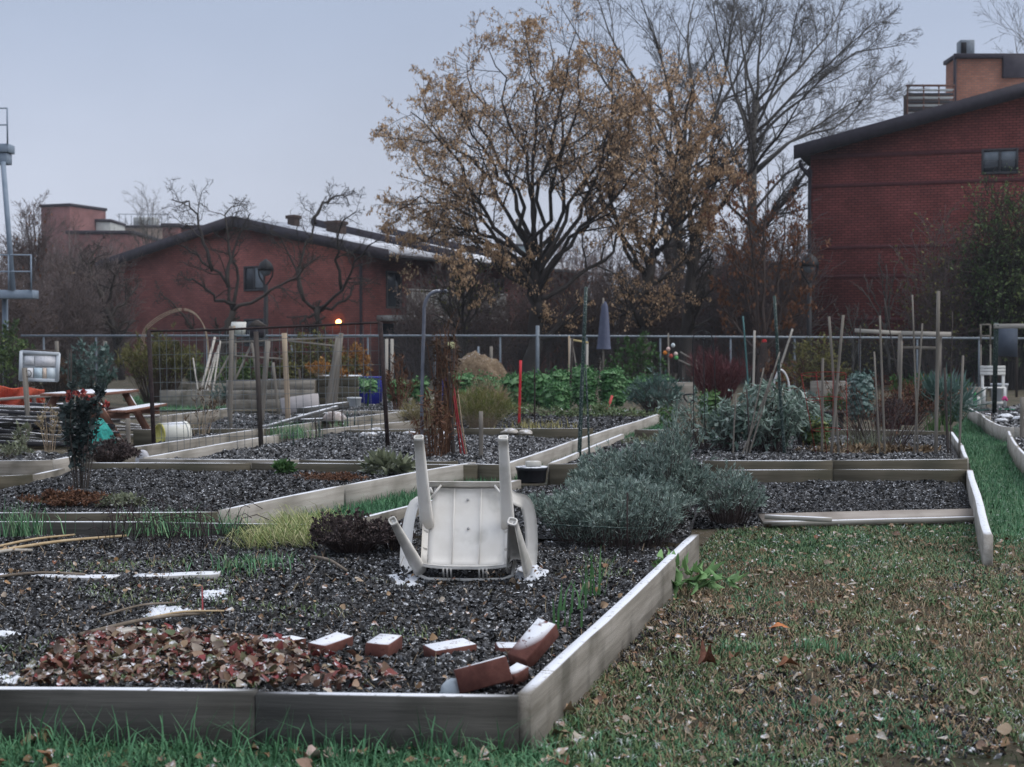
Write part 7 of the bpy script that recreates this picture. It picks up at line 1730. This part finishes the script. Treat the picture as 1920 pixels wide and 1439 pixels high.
# red wire tomato cage
rc = thing('tomato_cage', 'red wire tomato cage around a pot, among the stakes', 'tomato cage', G(1542, 862, .1)); yc = G(1542, 862, .1)[1]
rw = M('red_wire', [(.17, .02, .02), (.24, .03, .028)], 4, 2, bump=0)
for u0, u1 in ((1518, 1502), (1538, 1530), (1562, 1562), (1590, 1586)):
    mb = MB(); tube(mb, [D(u0 + 14 if u0 < 1550 else u0, 862, yc), D(u1, 700, yc)], .0036, 6); mb.build('leg', rw, rc)
for v, ru, cu in ((702, 42, 1543), (748, 34, 1546), (806, 26, 1550)):
    mb = MB(); an = np.linspace(0, 2 * math.pi, 22); tube(mb, [D(cu + ru * math.cos(a), v + 5 * math.sin(a), yc) + np.array([0, ru * yc / F * math.sin(a), 0]) for a in an], .004, 6); mb.build('ring', rw, rc)
tub = bucket('black pot standing inside the red wire cage', 1562, 806, 20.5, .36, .16, black_iron, 'black_pot')
# black wire obelisk
ob = thing('wire_obelisk', 'tall thin black wire obelisk with a rounded top by the red stemmed shrub', 'obelisk', G(1320, 858, .1)); yb = G(1320, 858, .1)[1] + .4
for pts in ([(1301, 862), (1300, 700), (1299, 640), (1305, 626), (1318, 620)], [(1318, 620), (1332, 628), (1338, 650), (1342, 760), (1345, 862)], [(1322, 862), (1320, 700), (1319, 640)]):
    mb = MB(); tube(mb, curve([D(u, v, yb) for u, v in pts], 20), .005, 6); mb.build('rod', black_iron, ob)
lathe_ = MB(); lathe(lathe_, D(1319, 640, yb), [(.004, 0), (.012, .01), (.016, .025), (.008, .04), (.002, .05)], 8); lathe_.build('finial', black_iron, ob)
for u, v in ((1245, 795), (1282, 790)):
    pass
# garden fork handle
gf = thing('garden_fork', 'garden fork with a black D shaped grip stuck in the soil', 'fork', G(1292, 790, .14)); yf = G(1292, 790, .14)[1]
mb = MB(); tube(mb, [D(1294, 792, yf), D(1292, 757, yf)], .017, 8); mb.build('shaft', stake_tan, gf)
mb = MB(); tube(mb, curve([D(1292, 757, yf), D(1284, 748, yf), D(1283, 741, yf), D(1299, 740, yf), D(1300, 748, yf), D(1293, 757, yf)], 18), .014, 7); mb.build('grip', black_iron, gf)
# curved white pipe
mb = MB(); yp = 24
tube(mb, curve([D(1446, 792, yp), D(1450, 728, yp), D(1456, 704, yp), D(1463, 693, yp), D(1474, 704, yp), D(1480, 728, yp), D(1484, 792, yp)], 20), .016, 8); tag(mb.build('bent_pipe', M('white_pipe', [(.55, .55, .55), (.65, .65, .65)], 4, 2, bump=0, rough=.4)), 'white plastic pipe bent into a hoop over the beans', 'pipe')
# wooden goal frame with yellow bar
wf = thing('wooden_stand', 'small pale wooden stand with a yellow top bar before the parasol', 'frame', D(1086, 735, 31))
beam('bar', D(1070, 637, 31), D(1103, 643, 31), .05, .04, M('yellowed_wood', [(.42, .32, .14), (.55, .44, .22)], 12, 4, FL, bump=.2), wf)
for u, v1 in ((1071, 635), (1101, 641)): beam('post', D(u - 1, 766, 31), D(u, v1, 31), .05, .04, stake_pale, wf)
beam('post', D(1068, 766, 31.2), D(1067, 630, 31.2), .04, .04, stake_tan, wf); beam('brace', D(1094, 766, 31.1), D(1074, 650, 31.1), .03, .03, stake_wood, wf)
# folded parasol
pa = thing('folded_parasol', 'closed blue grey parasol standing by the fence', 'parasol', D(1131, 742, 38)); pc = D(1131, 742, 38)
mb = MB(); zt = zv(563, 38); n = 24; prof = [(.30, zv(655, 38)), (.27, zv(648, 38)), (.24, zv(630, 38)), (.19, zv(600, 38)), (.13, zv(575, 38)), (.05, zv(566, 38))]
an = np.arange(n) * 2 * math.pi / n; V = np.array([[(pc[0] + (zi - .5) * .02 + r * .5 * (1 + .28 * (-1) ** j) * math.cos(a) + .0, pc[1] + r * .5 * (1 + .28 * (-1) ** j) * math.sin(a), zi) for j, a in enumerate(an)] for r, zi in prof]).reshape(-1, 3)
q_ = [[i * n + j, i * n + (j + 1) % n, (i + 1) * n + (j + 1) % n, (i + 1) * n + j] for i in range(len(prof) - 1) for j in range(n)]
mb.add(V, [np.array(q_), np.array([[(len(prof) - 1) * n + j for j in range(n)]])]); mb.build('canopy', M('blue_grey_canvas', [(.10, .115, .175), (.14, .155, .225)], 9, 4, bump=.2), pa)
mb = MB(); tube(mb, [pc, np.array([pc[0], pc[1], zt + .06])], .025, 8); mb.build('pole', stake_wood, pa)
# compost mound
crumple('compost_mound', 'straw brown compost mound by the fence, behind the kale', 'mound', np.array([XY(892, 35), 35, 0]), (.85, .5, 1.12), M('compost_straw', [(.09, .06, .035), (.17, .12, .075), (.26, .20, .13)], 14, 8, bump=.9, bdist=.04, bscale=30, snow=.2), 33, n=4, flat=.9)
for (u, v0, v1, w, mt, lab) in ((897, 700, 650, 4, galv, 'short galvanised pipe before the compost mound'), (921, 705, 650, 6, stake_wood, 'rough grey stub post right of the compost mound')):
    stake(lab, u, v0 + 40, u, v1, w, mt, z=0, name='stub_post', group='stub posts by the compost mound')
for k, x_ in enumerate((725, 735)):
    tag(beam('fence_picket', D(x_, 758, 33), D(x_, 636, 33), .07, .03, stake_pale), 'pale upright slat by the right trellis post, %s' % ('left one' if k == 0 else 'right one'), 'slat', 'pale slats by the right trellis post')
mb = MB(); box(mb, D(846, 648, 39.9) , (.20, .02, .18), .004); tag(mb.build('yellow_sign', M('faded_yellow', [(.42, .42, .22), (.50, .49, .28)], 6, 3, bump=0)), 'small faded yellow plate on the fence behind the dried vine', 'sign')
# dried vine on its teepee and rusty stalks
foliage('dried_vine', 'tall column of dried brown vine on stakes, behind the chair', 'plant', G(838, 858, .12) , .17, .14, 1.36, 420, .07, .35, leaf_brown, up=.2, stems=34, smat=dead_rust, stem_r=.006, droop=.6, hollow=.9, flat_top=.5, z0=.2)
foliage('dried_vine', 'thin leafless vine stems trailing right of the hooked pole', 'plant', G(815, 862, .12), .26, .15, .75, 260, .08, .25, dead_rust, up=.3, stems=36, smat=dead_rust, stem_r=.004, droop=.5, hollow=.9)
foliage('rusty_stalks', 'tall rust brown dry stalks right of the trellis', 'plant', G(750, 775, .1), .28, .25, 1.0, 360, .11, .22, dead_rust, up=.8, stems=44, smat=dead_rust, stem_r=.005)
foliage('rusty_stalks', 'sparse dry stalks with seed heads at the bottom left of the trellis', 'plant', G(378, 822, .1), .25, .2, .8, 200, .07, .2, leaf_brown, up=.8, stems=12, smat=stake_tan, stem_r=.004)
# hanging ornaments on a stick by the fence
od = thing('ornament_stick', 'brown stick hung with small colourful ornaments by the fence', 'ornament', D(1255, 735, 33))
beam('stick', D(1255, 760, 33), D(1253, 625, 33), .035, .03, stake_wood, od)
for u, v, c in ((1247, 662, (.50, .17, .03)), (1253, 655, (.55, .40, .36)), (1262, 648, (.50, .55, .56)), (1267, 664, (.55, .45, .40)), (1268, 671, (.10, .30, .10)), (1258, 668, (.35, .08, .06))):
    mb = MB(); lathe(mb, D(u, v, 32.95), [(.01, -.05), (.04, -.03), (.05, 0), (.035, .035), (.01, .05)], 8); mb.build('ornament', M('ornament_paint', [c, tuple(min(1, k * 1.2) for k in c)], 4, 2, bump=0), od)
for a, b_, lab in (((1275, 660), (1325, 690), 'upper grey lath leaning by the ornaments'), ((1272, 675), (1322, 698), 'lower grey lath leaning by the ornaments')):
    if a[1] == 660: rack = thing('lath_rack', 'two grey laths leaning on low posts right of the ornaments', 'rack', D(1325, 760, 32))
    beam('lath', D(*a, 32), D(*b_, 32), .05, .03, stake_wood, rack); beam('post', D(b_[0] - 6, 762, 32.05), D(b_[0] - 6, b_[1] - 2, 32.05), .05, .04, stake_wood, rack); beam('post', D(a[0] + 8, 762, 32.05), D(a[0] + 8, a[1] + 6, 32.05), .03, .03, stake_dark, rack)
crumple('red_cloth', 'small bright red rag tied to the young tree', 'rag', D(1433, 641, 41.6), (.07, .05, .11), M('red_cloth', [(.42, .015, .02), (.52, .03, .03)], 5, 2, bump=.1), 35)
foliage('rust_bush', 'low orange red bush behind the curved white pipe', 'bush', np.array([XY(1490, 34), 34, .1]), .5, .4, .85, 500, .09, .4, leaf_rust, up=.4, stems=50, smat=bark_dark)
# grey cross frame on the right
cf = thing('timber_stand', 'grey timber stand with a snowy top beam, before the dark brick wall', 'frame', D(1725, 745, 34))
beam('beam', D(1603, 620, 34), D(1690, 625, 34), .06, .09, stake_pale, cf); beam('beam', D(1690, 625, 33.9), D(1783, 627, 33.9), .06, .10, stake_pale, cf)
for u in (1688, 1762): beam('post', D(u - 3, 756, 34), D(u, 624, 34), .09, .07, stake_wood, cf)
beam('rail', D(1690, 652, 34.1), D(1756, 653, 34.1), .05, .07, stake_wood, cf)
# white slatted chair
wc = thing('slatted_chair', 'white wooden chair with horizontal back slats in the small curved bed', 'chair', G(1862, 762, .14)); yw2 = G(1862, 762, .14)[1]
wp = M('white_painted_wood', [(.52, .52, .50), (.64, .64, .61)], 10, 4, bump=.1)
for u in (1842, 1881): beam('leg', D(u, 764, yw2), D(u, 686, yw2), .05, .035, wp, wc)
for u in (1845, 1884): beam('leg', D(u, 766, yw2 - .35), D(u, 727, yw2 - .35), .05, .035, wp, wc)
for v in (689, 695, 701): beam('slat', D(1838, v, yw2 - .03), D(1885, v, yw2 - .03), .02, .055, wp, wc)
for k in range(4): beam('seat_slat', D(1841, 727 + k * .3, yw2 - .06 - k * .085), D(1885, 727 + k * .3, yw2 - .06 - k * .085), .075, .02, wp, wc)
beam('rail', D(1843, 756, yw2 - .03), D(1882, 756, yw2 - .03), .03, .05, wp, wc)
bucket('grey white bucket behind the white slatted chair', 1874, 745, 30, .5, .17, M('grey_pail', [(.36, .38, .40), (.46, .48, .50)], 5, 3, bump=.05), 'grey_bucket')
crumple('pale_sack', 'pale sack under the white slatted chair', 'sack', G(1848, 762, .13) + np.array([0, .8, 0]), (.20, .18, .36), M('white_sack', [(.40, .40, .38), (.50, .50, .48)], 6, 4, bump=.3), 41)
mb = MB(); lathe(mb, G(1828, 762, .14), [(.035, 0), (.04, .02), (.04, .20), (.02, .24), (.02, .27)], 12); tag(mb.build('green_bottle', M('bright_green_plastic', [(.02, .26, .07), (.03, .34, .10)], 4, 2, bump=0, rough=.4)), 'bright green bottle at the end of the small curved bed', 'bottle')
bucket('dark green pot right of the white slatted chair', 1889, 762, 26, .15, .13, M('green_pot', [(.02, .13, .07), (.03, .18, .10)], 4, 2, bump=0), 'green_pot')
mb = MB(); tube(mb, curve([D(1880, 751, 25.9), D(1884, 745, 25.9), D(1888, 752, 25.9)], 8), .025, 7); tag(mb.build('pink_trowel_grip', M('pink_plastic', [(.55, .06, .20), (.62, .09, .25)], 4, 2, bump=0)), 'small pink tool grip on the dark green pot', 'tool')
# dark shelter post with beam and panel
sp_ = thing('garden_shelter', 'dark green post with a pale cross beam and dark boards at the right edge', 'shelter', G(1866, 785, .1)); ys = G(1866, 785, .1)[1]
beam('post', G(1864, 785, .05), D(1868, 608, ys), .075, .075, stake_green, sp_)
beam('post', D(1990, 785, ys), D(1990, 608, ys), .075, .075, stake_green, sp_)
beam('beam', D(1864, 612, ys), D(2000, 611, ys), .06, .075, stake_pale, sp_)
pn = thing('information_board', 'dull blue grey board behind the dark green post', 'board', D(1895, 740, 36))
mb = MB(); c4 = [D(1872, 668, 36), D(1908, 670, 36), D(1908, 616, 36), D(1872, 614, 36)]; prism(mb, c4, (0, .05, 0)); mb.build('panel', M('slate_blue_panel', [(.05, .065, .09), (.075, .09, .12)], 6, 4, bump=.05), pn)
for u in (1874, 1906): beam('post', D(u, 745, 36.1), D(u, 612, 36.1), .05, .05, stake_dark, pn)
wd_ = thing('garden_window', 'small grey window frame hung between the stakes and the dark post', 'window frame', D(1845, 740, 35))
for a, b_ in (((1839, 645), (1839, 608)), ((1857, 645), (1857, 608)), ((1839, 609), (1857, 609)), ((1839, 630), (1857, 630))): beam('frame', D(*a, 35), D(*b_, 35), .035, .03, stake_wood, wd_, up=(0, 1, 0))
for u in (1839, 1857): beam('post', D(u, 745, 35.05), D(u, 646, 35.05), .035, .03, stake_wood, wd_)
# rubble in the middle curved bed
for u, v, r_, s_, mt, lab in ((1885, 783, .13, 51, 'snow', 'frosty white lump'), (1900, 780, .14, 52, 'dark', 'dark sheet lump'), (1878, 790, .10, 53, 'snow', 'small frosty lump nearest the curved board'), (1912, 786, .12, 54, 'snow', 'frosty lump at the frame edge'), (1853, 778, .06, 55, 'red', 'small reddish lump by the dark green post')):
    m_5 = {'snow': M('frosty_rubble', [(.20, .20, .20), (.36, .36, .36)], 9, 5, bump=.6, snow=.75, smin=.1), 'dark': dk[0], 'red': clay}[mt]
    crumple('rubble', lab + ' in the middle curved bed', 'rubble', G(u, v, .16), (r_, r_ * .8, r_ * .7), m_5, s_)
for u, v, lab in ((1878, 854, 'left'), (1886, 853, 'middle'), (1893, 852, 'right')):
    crumple('dead_leaf_clump', '%s one of three small dark red leaf clumps on the grass path' % lab, 'leaf', G(u, v, 0), (.035, .03, .02), leaf_rust, 60 + len(lab))
# sill boards seen at the back
for a, b_, y, lab in (((1210, 727), (1300, 727), 27.5, 'grey edging board behind the kale near the red stemmed shrub'), ((1520, 725), (1600, 728), 27, 'grey edging board behind the red wire cage'), ((300, 741), (424, 738), 30.5, 'grey edging board left of the tall planter box'), ((305, 727), (424, 722), 32.5, 'upper grey edging board left of the tall planter box'), ((1815, 735), (1850, 733), 30, 'grey edging board left of the white slatted chair')):
    p0, p1 = D(*a, y), D(*b_, y); h_ = p0[2] + .12; p0[2] = p1[2] = h_ / 2 - .02; tag(beam('edging_board', p0, p1, .05, h_, wood_grey, segs=3), lab, 'board', 'edging boards at the back')
